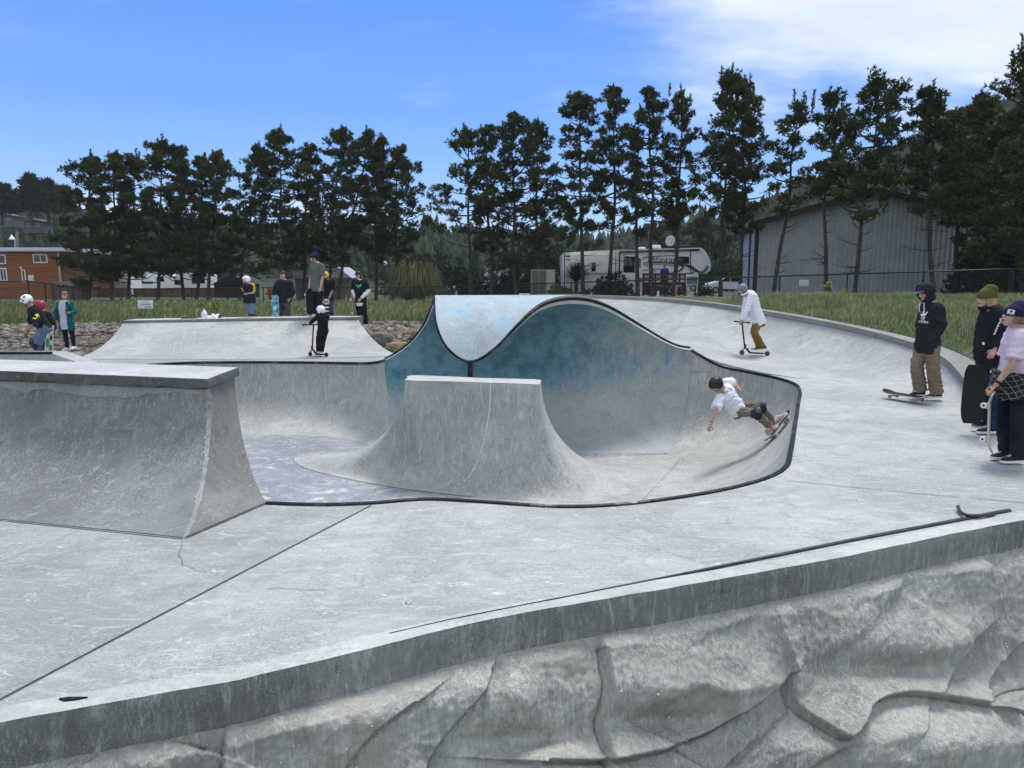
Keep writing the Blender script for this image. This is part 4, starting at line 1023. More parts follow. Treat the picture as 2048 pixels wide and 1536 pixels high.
for (ua, ub) in ((-.5, mid_u), (mid_u, mid_u*2+.5)):
    za = roofz(0)+(pk_-ev)*(-.5/mid_u) if ua < 0 else pk_; zb = pk_ if ua < 0 else ev - (pk_-ev)*.5/mid_u
    P0 = A+dw*ua-nb*.45+Vector((0, 0, za)); P1 = A+dw*ub-nb*.45+Vector((0, 0, zb)); m.prism([P0, P1, P1+Vector((0, 0, .16)), P0+Vector((0, 0, .16))], nb*19)
m.build('roof', M_brown, sh, smooth=False)
m = MB(); 
for (ua, ub) in ((-.5, mid_u), (mid_u, mid_u*2+.5)):
    za = roofz(0)+(pk_-ev)*(-.5/mid_u) if ua < 0 else pk_; zb = pk_ if ua < 0 else ev - (pk_-ev)*.5/mid_u
    P0 = A+dw*ua-nb*.46+Vector((0, 0, za-.14)); P1 = A+dw*ub-nb*.46+Vector((0, 0, zb-.14)); m.prism([P0, P1, P1+Vector((0, 0, .32)), P0+Vector((0, 0, .32))], -nb*.06)
m.build('fascia', M_brown, sh, smooth=False)
m = MB(); m.box(A-nb*.06+Vector((.05, 0, (zl+ev)/2)), (.22, .14, ev-zl-.1)); m.build('corner_trim', M_brown, sh)
m = MB(); m.tube([A+Vector((-.25, .3, ev-.1)), A+Vector((-.25, .3, zl))], .06, 8); m.build('downpipe', M_fpost, sh)
m = MB(); m.box((A+Bv)/2-nb*.03+Vector((0, 0, zl+.62)), (LW, .06, .12), rot=Matrix.Rotation(math.atan2(dw.y, dw.x), 3, 'Z')); m.build('base_trim', M_brown, sh)
# ---- fifth wheel trailer
M_rv = plain('cream trailer skin', (.86, .84, .78), .35, 0, .04, 3, .5); M_rvw = plain('bright white trailer moulding', (.8, .8, .78), .35, 0, .03, 3, .5)
M_rvbk = plain('trailer black glass', (.01, .011, .012), .12, 0, .1, 4, .6); M_rvgr = plain('trailer grey decal', (.16, .16, .165), .4); M_rvgold = plain('trailer tan decal', (.36, .3, .2), .4)
YT = 56.0
def T_(px, py, dy=0.): return Vector(D(px, py, YT)) + Vector((0, dy, 0))
rv = thing('travel_trailer', 'long cream fifth wheel trailer with dark swoosh decals parked behind the pines', 'trailer', T_(1270, 604))
prof = [(1127, 583), (1124, 530), (1124, 512), (1128, 506), (1150, 504), (1230, 500), (1300, 497.5), (1398, 495.5), (1406, 497), (1412, 506), (1417, 519), (1420.5, 532), (1420, 541), (1412, 547), (1392, 548), (1374, 548), (1371, 552), (1371, 583)]
m = MB(); m.prism([T_(x, y) for x, y in prof], (0, 2.5, 0)); m.build('body', M_rv, rv, ang=25)
def decal(name, pts, w, mat, dy=-.03, taper=False):
    pts = catmull([np.array(T_(x, y, dy)) for x, y in pts], 6); m = MB(); n_ = len(pts); a = []; c = []
    for i, p in enumerate(pts):
        t = pts[min(i+1, n_-1)]-pts[max(i-1, 0)]; t /= np.linalg.norm(t); s_ = np.array((-t[2], 0, t[0]))*w*(.25+.75*math.sin(math.pi*i/(n_-1))**.7 if taper else 1)/2; a.append(p+s_); c.append(p-s_)
    m.grid([a, c]); m.grid([[q+np.array((0, .012, 0)) for q in a], [q+np.array((0, .012, 0)) for q in c]]); m.build(name, mat, rv, smooth=False)
decal('nose_cap', [(1398, 497), (1408, 505), (1416, 520), (1418.5, 533), (1415, 542)], .24, M_rvw, -.05)
decal('nose_grille', [(1415, 532), (1410, 541), (1400, 546)], .22, M_rvgr, -.06)
decal('seam', [(1381, 499), (1381, 546)], .06, M_rvbk); decal('seam', [(1239, 503), (1239, 545)], .1, M_rvbk); decal('seam', [(1231, 505), (1231, 545)], .05, M_rvbk)
decal('awning', [(1240, 504.5), (1300, 502.5), (1398, 500)], .16, M_rvbk, -.08)
decal('roof_edge', [(1128, 507), (1230, 501.5), (1398, 497.5)], .12, M_rvw, -.06)
decal('swoosh', [(1284, 526), (1330, 525), (1362, 530), (1364, 538), (1350, 545), (1335, 547)], .16, M_rvbk, -.03, True)
decal('swoosh', [(1284, 530), (1320, 528.5), (1352, 533), (1348, 543)], .08, M_rvgold, -.035, True)
decal('swoosh', [(1358, 529), (1380, 533), (1392, 541), (1402, 546)], .2, M_rvbk, -.03, True)
decal('swoosh', [(1375, 536), (1388, 541), (1384, 546), (1372, 546)], .12, M_rvgr, -.033, True)
decal('pinstripe', [(1285, 515), (1310, 512.5), (1352, 511)], .05, M_rvbk); decal('pinstripe', [(1286, 541), (1310, 538), (1330, 539)], .06, M_rvgr)
decal('pinstripe', [(1288, 528), (1300, 536), (1312, 543)], .05, M_rvgr)
decal('pinstripe', [(1130, 512), (1145, 514), (1160, 519)], .14, M_rvbk, -.03, True); decal('pinstripe', [(1130, 519), (1142, 521), (1150, 526)], .1, M_rvgr, -.03, True)
def rvbox(name, x0, y0, x1, y1, mat, d=.03, bev=.03):
    a = T_(x0, y0); c = T_(x1, y1); m = MB(); m.box(((a.x+c.x)/2, YT-d/2+.004, (a.z+c.z)/2), (c.x-a.x, d, a.z-c.z), bev=bev); return m.build(name, mat, rv)
rvbox('window', 1356, 513, 1378, 528, M_rvbk, .05, .02); rvbox('slide_out', 1140, 509, 1229, 546, M_rv, .35, .03)
s2 = rvbox('window', 1182, 525, 1190, 543, M_rvbk, .42, .02); rvbox('window', 1247, 513, 1269, 545, M_rvbk, .05, .02); rvbox('door', 1271, 514, 1284, 550, M_rv, .06, .02); rvbox('door_window', 1274, 516, 1281, 535, M_rvgr, .09, .01)
rvbox('window', 1129, 530, 1137, 556, M_rv, .06, .02); rvbox('door_step', 1270, 556, 1284, 562, M_rvgr, .5, .01)
V, Fc = text_mesh('Montana', .62, .006); m = MB(); m.add([(v.x*1.15, v.y, v.z) for v in V], Fc); m.xf(frame(T_(1329, 519.5, -.035), (1, 0, 0), (0, 0, 1))); m.build('lettering', M_rvbk, rv, smooth=False)
m = MB(); a = T_(1316, 494); m.box((a.x, YT+1.0, a.z), (.75, .7, .35), bev=.12); m.build('roof_vent', M_rvw, rv)
m = MB(); a = T_(1288, 496); m.box((a.x, YT+1.0, a.z), (.5, .6, .2), bev=.08); m.build('roof_vent', M_rvw, rv)
m = MB(); a = T_(1374, 493); m.box((a.x, YT+1.2, a.z), (.95, .8, .28), bev=.1); m.build('air_conditioner', M_blk, rv)
m = MB(); m.tube([T_(1130, 512, -.1), T_(1126, 503, -.1), T_(1136, 501.5, -.1)], .03, 6); m.tube([T_(1129, 508, -.1), T_(1129, 590, -.1)], .03, 6); m.build('ladder', M_blk, rv)
for x in (1170, 1200):
    a = T_(x, 590); m = MB(); m.tube([(a.x, YT-.05, a.z), (a.x, YT+.25, a.z)], .42, 20); m.build('wheel', M_blk, rv)
dish = thing('satellite_dish', 'white satellite dish on a mast behind the trailer roof', 'satellite dish', T_(1348, 497, 1.0)); a = T_(1348, 480, 1.3)
m = MB(); rot = Matrix.Rotation(R(100), 3, 'X') @ Matrix.Rotation(R(14), 3, 'Y'); m.lathe([(0.001, .1), (.2, .08), (.36, .02), (.39, -.02), (.36, .0), (.2, .06), (.001, .085)], a, 0, 24, rot); m.build('reflector', plain('pale grey dish', (.5, .51, .52), .5, 0, .1), dish)
m = MB(); m.tube([T_(1342, 497, 1.4), T_(1345, 489, 1.4), a+Vector((0, .1, 0))], .04, 6); m.tube([a+Vector((0, -.05, -.3)), a+Vector((.05, -.45, -.05))], .02, 6); m.build('mast', M_fpost, dish)
# wooden deck railing, bikes, picture board before the trailer
M_wood = plain('red brown stained boards', (.07, .035, .024), .8, 0, .35, 6); M_cedar = plain('cedar boards', (.2, .085, .038), .7, 0, .3, 5)
YD = 53.0
def Dk(px, py, dy=0.): return Vector(D(px, py, YD+dy))
pr = thing('porch_railing', 'dark red brown wooden porch railing in front of the trailer', 'railing', Dk(1330, 590))
for y in (548.5, 558, 566): m = MB(); a, c = Dk(1285, y), Dk(1372, y); m.box((a+c)/2, (c.x-a.x, .06, .12)); m.build('rail', M_wood, pr)
for k in range(8): x = 1287+k*12; m = MB(); a, c = Dk(x, 546), Dk(x, 592); m.box((a+c)/2+Vector((0, .07, 0)), (.12, .1, a.z-c.z)); m.build('post', M_wood, pr)
m = MB()
for k in range(40): x = 1287+k*2.15; a, c = Dk(x, 549), Dk(x, 559); m.box((a+c)/2+Vector((0, .05, 0)), (.035, .03, a.z-c.z))
m.build('baluster', M_wood, pr)
m = MB(); a, c = Dk(1286, 566), Dk(1372, 590); m.box((a+c)/2+Vector((0, .16, 0)), (c.x-a.x, .05, a.z-c.z)); m.build('skirt_panel', M_wood, pr)
pb_ = thing('picture_board', 'white picture board on posts beside the porch railing', 'sign', Dk(1383, 590)); m = MB(); a, c = Dk(1372, 549, -.3), Dk(1396, 570, -.3); m.box((a+c)/2, (c.x-a.x, .05, a.z-c.z), bev=.01); m.build('panel', M_wht, pb_)
m = MB(); m.box((a+c)/2+Vector((0, -.03, -.04)), ((c.x-a.x)*.86, .02, (a.z-c.z)*.7)); m.build('picture', plain('faded green picture', (.14, .2, .2), .6, 0, .6, 9), pb_)
for x in (1374, 1394): m = MB(); a, c = Dk(x, 560, -.2), Dk(x, 592, -.2); m.tube([a, c], .05, 8); m.build('post', M_wht, pb_)
def bicycle(px, py, Y, rz, label, col):
    p = Vector(D(px, py, Y)); t = thing('bicycle', label, 'bicycle', p, 'bicycles by the porch'); M3 = Matrix.Translation(p) @ Matrix.Rotation(rz, 4, 'Z'); mat = plain('bicycle paint '+str(px), col, .4, .4)
    for x in (-.5, .5):
        m = MB(); m.tube([(x+.33*math.cos(2*math.pi*k/24), 0, .33+.33*math.sin(2*math.pi*k/24)) for k in range(24)], .022, 6, closed=True)
        for k in range(8): an = math.pi*k/8; m.tube([(x-.32*math.cos(an), 0, .33-.32*math.sin(an)), (x+.32*math.cos(an), 0, .33+.32*math.sin(an))], .004, 3)
        m.xf(M3); m.build('wheel', M_blk, t)
    m = MB()
    for q in ([(-.5, 0, .33), (-.08, 0, .3), (-.2, 0, .78), (-.5, 0, .33)], [(-.08, 0, .3), (.36, 0, .72), (-.2, 0, .74)], [(.5, 0, .33), (.35, 0, .85)]): m.tube(q, .02, 6)
    m.xf(M3); m.build('frame', mat, t)
    m = MB(); m.tube([(.36, -.28, .95), (.38, 0, .9), (.36, .28, .95)], .015, 6); m.xf(M3); m.build('handlebar', M_blk, t)
    m = MB(); m.box((-.22, 0, .83), (.24, .12, .05), bev=.02); m.xf(M3); m.build('saddle', M_blk, t)
bicycle(1350, 593, 52.2, R(8), 'silver framed bicycle leaning before the porch railing, nearer the picture board', (.45, .46, .48))
bicycle(1318, 593, 52.4, R(-15), 'dark framed bicycle leaning before the porch railing, nearer the trailer door', (.08, .08, .1))
# bollards, cone, hydrant
M_org = plain('orange bollard paint', (.62, .1, .05), .5, 0, .1)
def bollard(px, y0, y1, Y, mat, label, r=.07, name='bollard'):
    a, c = Vector(D(px, y0, Y)), Vector(D(px, y1, Y)); h = a.z-c.z+.2; m = MB(); m.lathe([(r, 0), (r, h-.06), (r*.8, h-.02), (r*.3, h)], (c.x, c.y, c.z-.2), 0, 12); o = m.build(name, mat); tag(o, label, 'bollard')
bollard(1352, 572, 593, 50, M_org, 'orange bollard standing before the bicycles'); bollard(1443, 562, 591, 48, M_org, 'orange bollard beside the silver car at the pine trunk', .08); bollard(1316, 582, 597, 48, M_wht, 'short white marker post behind the curved bank')
cone = thing('traffic_cone', 'orange traffic cone by the grey shed behind the fence', 'traffic cone', D(693, 604, 60)); a = Vector(D(693, 604, 60))
m = MB(); m.lathe([(.2, 0), (.16, .1), (.04, .62), (.02, .64)], a, 0, 14); m.build('cone', M_org, cone); m = MB(); m.box(a+Vector((0, 0, .02)), (.5, .5, .05)); m.build('base', M_org, cone)
hyd = thing('fire_hydrant', 'red fire hydrant behind the fence left of the man in the dark jacket', 'hydrant', D(540, 604, 61)); a = Vector(D(540, 606, 61)); M_red = plain('red hydrant paint', (.3, .03, .02), .5)
m = MB(); m.lathe([(.2, 0), (.2, .1), (.14, .12), (.13, .9), (.2, .95), (.2, 1.0), (.15, 1.2), (.05, 1.32), (.02, 1.35)], a, 0, 14); m.build('barrel', M_red, hyd)
for s_ in (-1, 1): m = MB(); m.tube([a+Vector((0, 0, .75)), a+Vector((s_*.28, 0, .75))], .09, 10); m.build('outlet', M_red, hyd)
# utility cabinet
M_tan = plain('weathered tan cabinet', (.2, .185, .16), .7, 0, .15); cb_ = thing('utility_cabinet', 'weathered tan two door cabinet left of the trailer', 'cabinet', D(1086, 596, 54))
a, c = Vector(D(1062, 539, 54)), Vector(D(1110, 598, 54)); m = MB(); m.box((a+c)/2+Vector((0, .5, 0)), (c.x-a.x, 1.0, a.z-c.z), bev=.02); m.build('body', M_tan, cb_)
for x0, x1 in ((1064, 1077), (1078, 1091)): p, q = Vector(D(x0, 542, 54)), Vector(D(x1, 595, 54)); m = MB(); m.box((p+q)/2+Vector((0, -.02, 0)), (q.x-p.x-.05, .05, p.z-q.z), bev=.01); m.build('door', plain('brown cabinet door', (.1, .09, .075), .7), cb_)
p, q = Vector(D(1094, 540, 54)), Vector(D(1109, 596, 54)); m = MB(); m.box((p+q)/2+Vector((0, -.015, 0)), (q.x-p.x, .04, p.z-q.z)); m.build('side_panel', plain('pale cabinet panel', (.36, .34, .29), .7), cb_)
# silver car, facing left
M_sil = plain('silver car paint', (.62, .63, .65), .3, .1, .05, 3, .5); M_tyre = plain('black tyre rubber', (.012, .012, .013), .8); M_rim = plain('alloy rim', (.5, .5, .52), .35, .7)
car = thing('parked_car', 'silver car parked on the asphalt beside the metal shed', 'car', D(1462, 586, 74)); YC = 74.0
def Cr(px, py): return Vector(D(px, py, YC))
cp = [(1414, 578), (1413, 571), (1417, 567), (1436, 563), (1447, 556.5), (1458, 554.5), (1480, 554.5), (1490, 558), (1500, 565), (1516, 566), (1519, 572), (1518, 579)]
m = MB(); P = [Cr(*q) for q in cp]
n_ = len(P); rows = []
for dy, sc in ((0, .93), (.1, 1.0), (.85, 1.0), (1.6, 1.0), (1.7, .93)):
    cz = Cr(1465, 570); rows.append([Vector((cz.x+(q.x-cz.x)*sc, YC+dy + (.14 if q.z > Cr(0, 563).z and dy < .2 else (-.14 if q.z > Cr(0, 563).z and dy > 1.5 else 0)), cz.z+(q.z-cz.z)*sc)) for q in P])
m.grid(rows, closed=True); m.add(rows[0], [tuple(range(n_))]); m.add(rows[-1], [tuple(range(n_))[::-1]]); m.build('body', M_sil, car, ang=40)
for q in ([(1440, 563), (1448, 557.5), (1460, 556), (1460, 563)], [(1462, 563), (1462, 556), (1479, 556), (1486, 559), (1490, 563)]):
    m = MB(); m.prism([Cr(*x)+Vector((0, .06, 0)) for x in q], (0, -.06, 0)); m.build('window', M_rvbk, car, smooth=False)
m = MB(); m.prism([Cr(1436, 562.5)+Vector((-.04, .25, .02)), Cr(1447, 557)+Vector((-.04, .3, .02)), Cr(1447, 557)+Vector((-.04, 1.4, .02)), Cr(1436, 562.5)+Vector((-.04, 1.45, .02))], (-.02, 0, .03)); m.build('windscreen', M_rvbk, car, smooth=False)
for x in (1431, 1503):
    w = Cr(x, 580); m = MB(); m.tube([w+Vector((0, -.04, 0)), w+Vector((0, .2, 0))], .33, 20); o = m.build('wheel', M_tyre, car); m = MB(); m.tube([w+Vector((0, -.06, 0)), w+Vector((0, -.03, 0))], .21, 16); m.build('rim', M_rim, o)
    w2 = w+Vector((0, 1.5, 0)); m = MB(); m.tube([w2, w2+Vector((0, .2, 0))], .33, 20); m.build('wheel', M_tyre, car)
m = MB(); q = Cr(1417, 569); m.box(q+Vector((0, .3, 0)), (.12, .3, .14), bev=.03); m.build('headlight', M_wht, car)
m = MB(); q = Cr(1415, 577); m.box(q+Vector((.02, .85, 0)), (.1, 1.6, .16), bev=.03); m.build('bumper', M_blk, car)
# ---- brown cabin
M_sid = NB('cedar lap siding'); b = M_sid; sx = b.n.new('ShaderNodeSeparateXYZ'); b.l.new(b.co, sx.inputs[0]); lap = b.math('FRACT', b.math('MULTIPLY', sx.outputs[2], 5.0)); n1 = b.noise(1.0, 6, .6, 0, map=(.7, .7, 9))
c = b.mix(b.ramp(n1, .3, .7), (.22, .078, .03), (.36, .135, .05)); c = b.mix(b.math('LESS_THAN', lap, .1), c, (.04, .016, .01)); b.bump(lap, .8, .03); M_sid = b.fin(c, .75)
M_glass = plain('dark window glass', (.02, .024, .028), .08, 0, .2, 3, .6); M_vin = plain('white window frame', (.7, .7, .68), .5, 0, .05); M_roofm = plain('pale metal roof', (.45, .45, .47), .45, .3, .1)
YH = 68.0
def Hc(px, py, Y=YH): return Vector(D(px, py, Y))
cab = thing('brown_cabin', 'brown cedar sided two storey cabin with a pale flat roof at the left edge', 'cabin', Hc(60, 606))
cz0 = -.6; cA = Hc(-160, 503); cB = Hc(118, 503); ctop = cB.z
m = MB(); m.box(((cA.x+cB.x)/2, YH+4, (ctop+cz0)/2), (cB.x-cA.x, 8, ctop-cz0)); cC = Hc(182, 510, 76)
m.build('wall', M_sid, cab, smooth=False)
m = MB(); m.add([(cB.x+.001, YH+.3, cz0), (cC.x, 74, cz0), (cC.x, 74, ctop-.15), (cB.x+.001, YH+.3, ctop-.15)], [(0, 1, 2, 3)]); m.add([(cC.x, 74, cz0), (cC.x, 80, cz0), (cC.x, 80, ctop-.15), (cC.x, 74, ctop-.15)], [(0, 1, 2, 3)]); m.build('side_wall', M_sid, cab, smooth=False)
m = MB(); m.box(((cA.x+cB.x)/2+.2, YH+4, ctop+.06), (cB.x-cA.x+.9, 9.0, .12)); m.box(((cA.x+cB.x)/2+.2, YH+4.2, ctop+.24), (cB.x-cA.x+.5, 8.4, .24)); m.prism([(cB.x+.66, YH-.4, ctop), (cC.x+.4, 73.6, ctop-.1), (cC.x+.4, 79.5, ctop-.1), (cB.x+.66, YH+8.4, ctop)], (0, 0, .18)); ro = m.build('roof', M_roofm, cab, smooth=False)
m = MB(); q = Hc(119, 508); m.box((q.x-.05, YH-.06, (ctop+cz0)/2), (.16, .14, ctop-cz0-.02)); m.build('corner_board', plain('pale trim', (.42, .36, .3), .7), cab)
m = MB(); m.tube([(cB.x+.15, YH-.12, ctop-.1), (cB.x+.15, YH-.12, cz0)], .05, 8); m.build('downpipe', M_brown, cab)
def window(par, x0, y0, x1, y1, Y, split=1, ox=0):
    a, c = Hc(x0, y0, Y), Hc(x1, y1, Y); w = c.x-a.x; h = a.z-c.z; ce = (a+c)/2; m = MB()
    for dx_, dz_, sw, shh in ((0, h/2, w+.1, .1), (0, -h/2, w+.1, .1), (-w/2, 0, .09, h-.1), (w/2, 0, .09, h-.1)): m.box((ce.x+dx_, Y-.03, ce.z+dz_), (sw, .08, shh))
    for s_ in range(split): m.box((ce.x-w/2+w*(s_+1)/(split+1), Y-.025, ce.z), (.06, .06, h-.1))
    o = m.build('window', M_vin, par, smooth=False); m = MB(); m.box((ce.x, Y, ce.z), (w-.08, .05, h-.08)); m.build('pane', M_glass, o, smooth=False)
window(cab, 67, 509, 95, 525, YH); window(cab, -16, 510, 12, 527, YH); window(cab, 0, 537, 15, 561, YH); window(cab, 44, 540, 52, 563, YH, 0)
m = MB(); q = Hc(43.5, 536); m.box(q+Vector((0, -.08, 0)), (.16, .14, .22), bev=.03); m.build('wall_light', M_vin, cab)
wq = Vector((cB.x+(cC.x-cB.x)*.52, YH+.3+(74-YH-.3)*.52-.05, Hc(150, 552, 71).z)); m = MB(); rz_ = Matrix.Rotation(math.atan2(74-YH-.3, cC.x-cB.x), 3, 'Z'); m.box(wq, (1.9, .1, 1.1), rot=rz_); o = m.build('window', M_vin, cab); m = MB(); m.box(wq+rz_ @ Vector((-.45, -.03, 0)), (.8, .1, .95), rot=rz_); m.box(wq+rz_ @ Vector((.45, -.03, 0)), (.8, .1, .95), rot=rz_); m.build('pane', M_glass, o)
pole = thing('lamp_post', 'grey wooden pole with a white lamp rising behind the cabin roof', 'lamp post', Hc(34, 600, 79)); m = MB(); m.tube([Hc(35, 604, 79), Hc(34, 464, 79)], .14, 10); m.build('pole', plain('weathered pole', (.22, .2, .17), .8), pole)
m = MB(); m.tube([Hc(30, 600, 78), Hc(30, 480, 78)], .05, 8); m.build('bracket', plain('pale steel', (.45, .45, .45), .5), pole); m = MB(); q = Hc(24, 479, 78); m.lathe([(.3, 0), (.26, .1), (.14, .3), (.06, .42), (.02, .5)], q, 0, 14); m.tube([q+Vector((0, 0, .2)), q+Vector((.3, 0, .1))], .03, 6); m.build('lamp_shade', M_wht, pole)
# ---- board fences, lattice
def board_fence(pts, Y0, label, mat, lat=False):
    a, c = Vector(D(pts[0], pts[1], Y0)), Vector(D(pts[2], pts[3], Y0)); bt = -.4; t = thing('board_fence', label, 'fence', (a.x, Y0, bt)); n_ = int((c.x-a.x)/.16); m = MB(); rg = random.Random(int(pts[0]))
    for k in range(n_): u = (k+.5)/n_; x = a.x+(c.x-a.x)*u; zt = a.z+(c.z-a.z)*u+rg.uniform(-.015, .015); m.box((x, Y0+rg.uniform(0, .012), (zt+bt)/2), ((c.x-a.x)/n_*.94, .02, zt-bt))
    m.build('boards', mat, t, smooth=False)
    for k in range(0, n_+1, 15): x = a.x+(c.x-a.x)*k/n_; m = MB(); m.box((x, Y0-.05, (a.z+.05+bt)/2), (.1, .1, a.z+.05-bt)); m.build('post', mat, t)
    m = MB(); m.box(((a.x+c.x)/2, Y0-.02, a.z*.5+c.z*.5+.02), (c.x-a.x, .08, .05)); m.build('cap_rail', mat, t)
    if lat:
        m = MB(); H = .45; zb = a.z+.06
        for k in range(int((c.x-a.x)/.14)):
            x = a.x+k*.14
            for s_ in (-1, 1): m.tube([(x, Y0+.01*s_, zb), (x+H*s_, Y0+.01*s_, zb+H)], .014, 4)
        m.box(((a.x+c.x)/2, Y0, zb+H+.03), (c.x-a.x+.2, .06, .06)); m.build('lattice', mat, t)
M_gbd = plain('weathered grey brown boards', (.1, .075, .055), .85, 0, .4, 5); M_bbd = plain('brown fence boards', (.17, .085, .04), .8, 0, .4, 5)
board_fence((104, 571, 172, 574), 63, 'weathered grey board fence at the corner of the cabin', M_gbd)
board_fence((186, 577, 262, 577), 74, 'brown board fence topped with lattice beside the cabin', M_bbd, True); board_fence((268, 578, 486, 578), 74.5, 'long reddish brown board fence behind the pines', M_bbd)
pg = thing('pergola', 'low slatted pergola roof beside the cabin', 'pergola', Hc(140, 575, 65)); m = MB()
for k in range(12): u = k/11; p = Vector(D(112+52*u, 564+9*u, 65)); m.box(p+Vector((0, .8, 0)), (.08, 2.4, .1))
m.build('slats', M_tan, pg)
for x in (114, 163): m = MB(); a, c = Vector(D(x, 566, 65.3)), Vector(D(x, 606, 65.3)); m.box((a+c)/2, (.12, .12, a.z-c.z)); m.build('post', M_tan, pg)
# ---- white campers under the trees
def camper(x0, x1, yt, yb, Y, label, wins, slope=0):
    a, c = Vector(D(x0, yt, Y)), Vector(D(x1, yb, Y)); t = thing('camper_van', label, 'camper', ((a.x+c.x)/2, Y, -.3), 'white campers behind the pines'); w = c.x-a.x; h = a.z-c.z; m = MB()
    P = [(a.x+.05*w, Y, c.z-.3), (a.x, Y, c.z+.3*h), (a.x+.03*w, Y, a.z-.3*h), (a.x+.16*w, Y, a.z-.04*h), (a.x+.3*w, Y, a.z), (c.x-.06*w, Y, a.z-slope), (c.x, Y, a.z-.12*h-slope), (c.x, Y, c.z-.3)]
    m.prism(P, (0, 2.4, 0)); m.build('body', M_rvw, t, ang=30)
    for (u0, v0, u1, v1) in wins: m = MB(); m.box((a.x+w*(u0+u1)/2, Y, c.z+h*(v0+v1)/2), (w*(u1-u0), .06, h*(v1-v0)), bev=.02); m.build('window', M_rvbk, t)
    m = MB(); m.box(((a.x+c.x)/2, Y-.01, c.z+.12*h), (w*.94, .03, .06*h)); m.build('stripe', M_rvgr, t)
    for u in (.3, .75): m = MB(); m.tube([(a.x+w*u, Y-.02, c.z-.3), (a.x+w*u, Y+.25, c.z-.3)], .35, 16); m.build('wheel', M_tyre, t)
camper(186, 262, 541, 582, 80, 'white camper with a rounded nose nearest the cabin', [(.55, .45, .7, .7), (.2, .5, .32, .68)])
camper(266, 345, 543, 584, 84, 'white camper with a dark awning line in the middle of the row', [(.1, .4, .5, .52), (.6, .5, .8, .72)], .25)
camper(342, 418, 546, 582, 80, 'white camper with grey window panels at the end of the row', [(.08, .35, .3, .62), (.55, .42, .9, .75)])
camper(964, 1003, 543, 586, 82, 'small white camper seen between trunks left of the cabinet', [(.4, .5, .6, .75)])
brn = thing('brown_shelter', 'low brown shelter with a dark pitched roof behind the boy in the white helmet', 'shelter', D(460, 600, 72)); a, c = Vector(D(428, 568, 72.)), Vector(D(492, 600, 72)); m = MB(); m.box((a+c)/2+Vector((0, 2, 0)), (c.x-a.x, 4, a.z-c.z)); m.build('wall', M_wood, brn, smooth=False)
m = MB(); p = [Vector(D(420, 570, 71.7)), Vector(D(462, 548, 71.7)), Vector(D(500, 568, 71.7))]; m.prism(p, (0, 4.6, 0)); m.build('roof', plain('dark green shingles', (.04, .045, .04), .9), brn, smooth=False)
gs = thing('grey_shed', 'grey lap sided shed with a white sloping roof behind the tall spectator', 'shed', D(635, 604, 66)); b = NB('grey lap siding'); sx = b.n.new('ShaderNodeSeparateXYZ'); b.l.new(b.co, sx.inputs[0]); lap = b.math('FRACT', b.math('MULTIPLY', sx.outputs[2], 5.5)); b.bump(lap, .8, .03)
M_glap = b.fin(b.mix(b.math('LESS_THAN', lap, .14), (.2, .19, .18), (.06, .055, .05)), .8)
a, c = Vector(D(590, 556, 66)), Vector(D(700, 607, 66)); m = MB(); m.box((a+c)/2+Vector((0, 2, 0)), (c.x-a.x, 4, a.z-c.z)); m.build('wall', M_glap, gs, smooth=False)
m = MB(); p = [Vector(D(586, 556, 65.6)), Vector(D(586, 543, 65.6)), Vector(D(675, 534, 65.6)), Vector(D(704, 556, 65.6))]; m.prism(p, (0, 5, 0)); m.build('roof', M_roofm, gs, smooth=False)
def picnic(px, py, Y, label, col):
    p = Vector(D(px, py, Y)); p.z = tz(p.x, p.y)+.05; t = thing('picnic_table', label, 'picnic table', p, 'picnic tables behind the fence'); mat = plain('picnic table '+str(px), col, .8)
    m = MB()
    for k in range(5): m.box(p+Vector((0, -.3+.15*k, .75)), (1.8, .14, .04))
    m.build('tabletop', mat, t)
    for s_ in (-1, 1): m = MB(); m.box(p+Vector((0, s_*.7, .45)), (1.8, .26, .04)); m.build('bench', mat, t)
    for s_ in (-.7, .7):
        m = MB()
        for q in (-1, 1): m.tube([p+Vector((s_, q*.25, .72)), p+Vector((s_, q*.75, 0))], .045, 4)
        m.tube([p+Vector((s_, -.7, .42)), p+Vector((s_, .7, .42))], .04, 4); m.build('leg', mat, t)
picnic(250, 600, 62, 'grey brown picnic table left among the pine trunks', (.15, .12, .09)); picnic(400, 600, 63, 'red brown picnic table behind the double trunk', (.17, .07, .045)); picnic(893, 590, 70, 'maroon picnic table beyond the fence near the pampas grass', (.14, .03, .04)); picnic(962, 590, 70, 'maroon picnic table before the small white camper', (.15, .035, .045))
gl = thing('globe_lamp', 'white globe lamp on a thin dark post behind the pines', 'lamp', D(770, 600, 70)); m = MB(); m.ell(D(770, 527, 70), (.2, .2, .2)); m.build('globe', M_wht, gl); m = MB(); m.tube([D(770, 531, 70), D(770, 604, 70)], .05, 6); m.build('post', M_blk, gl)
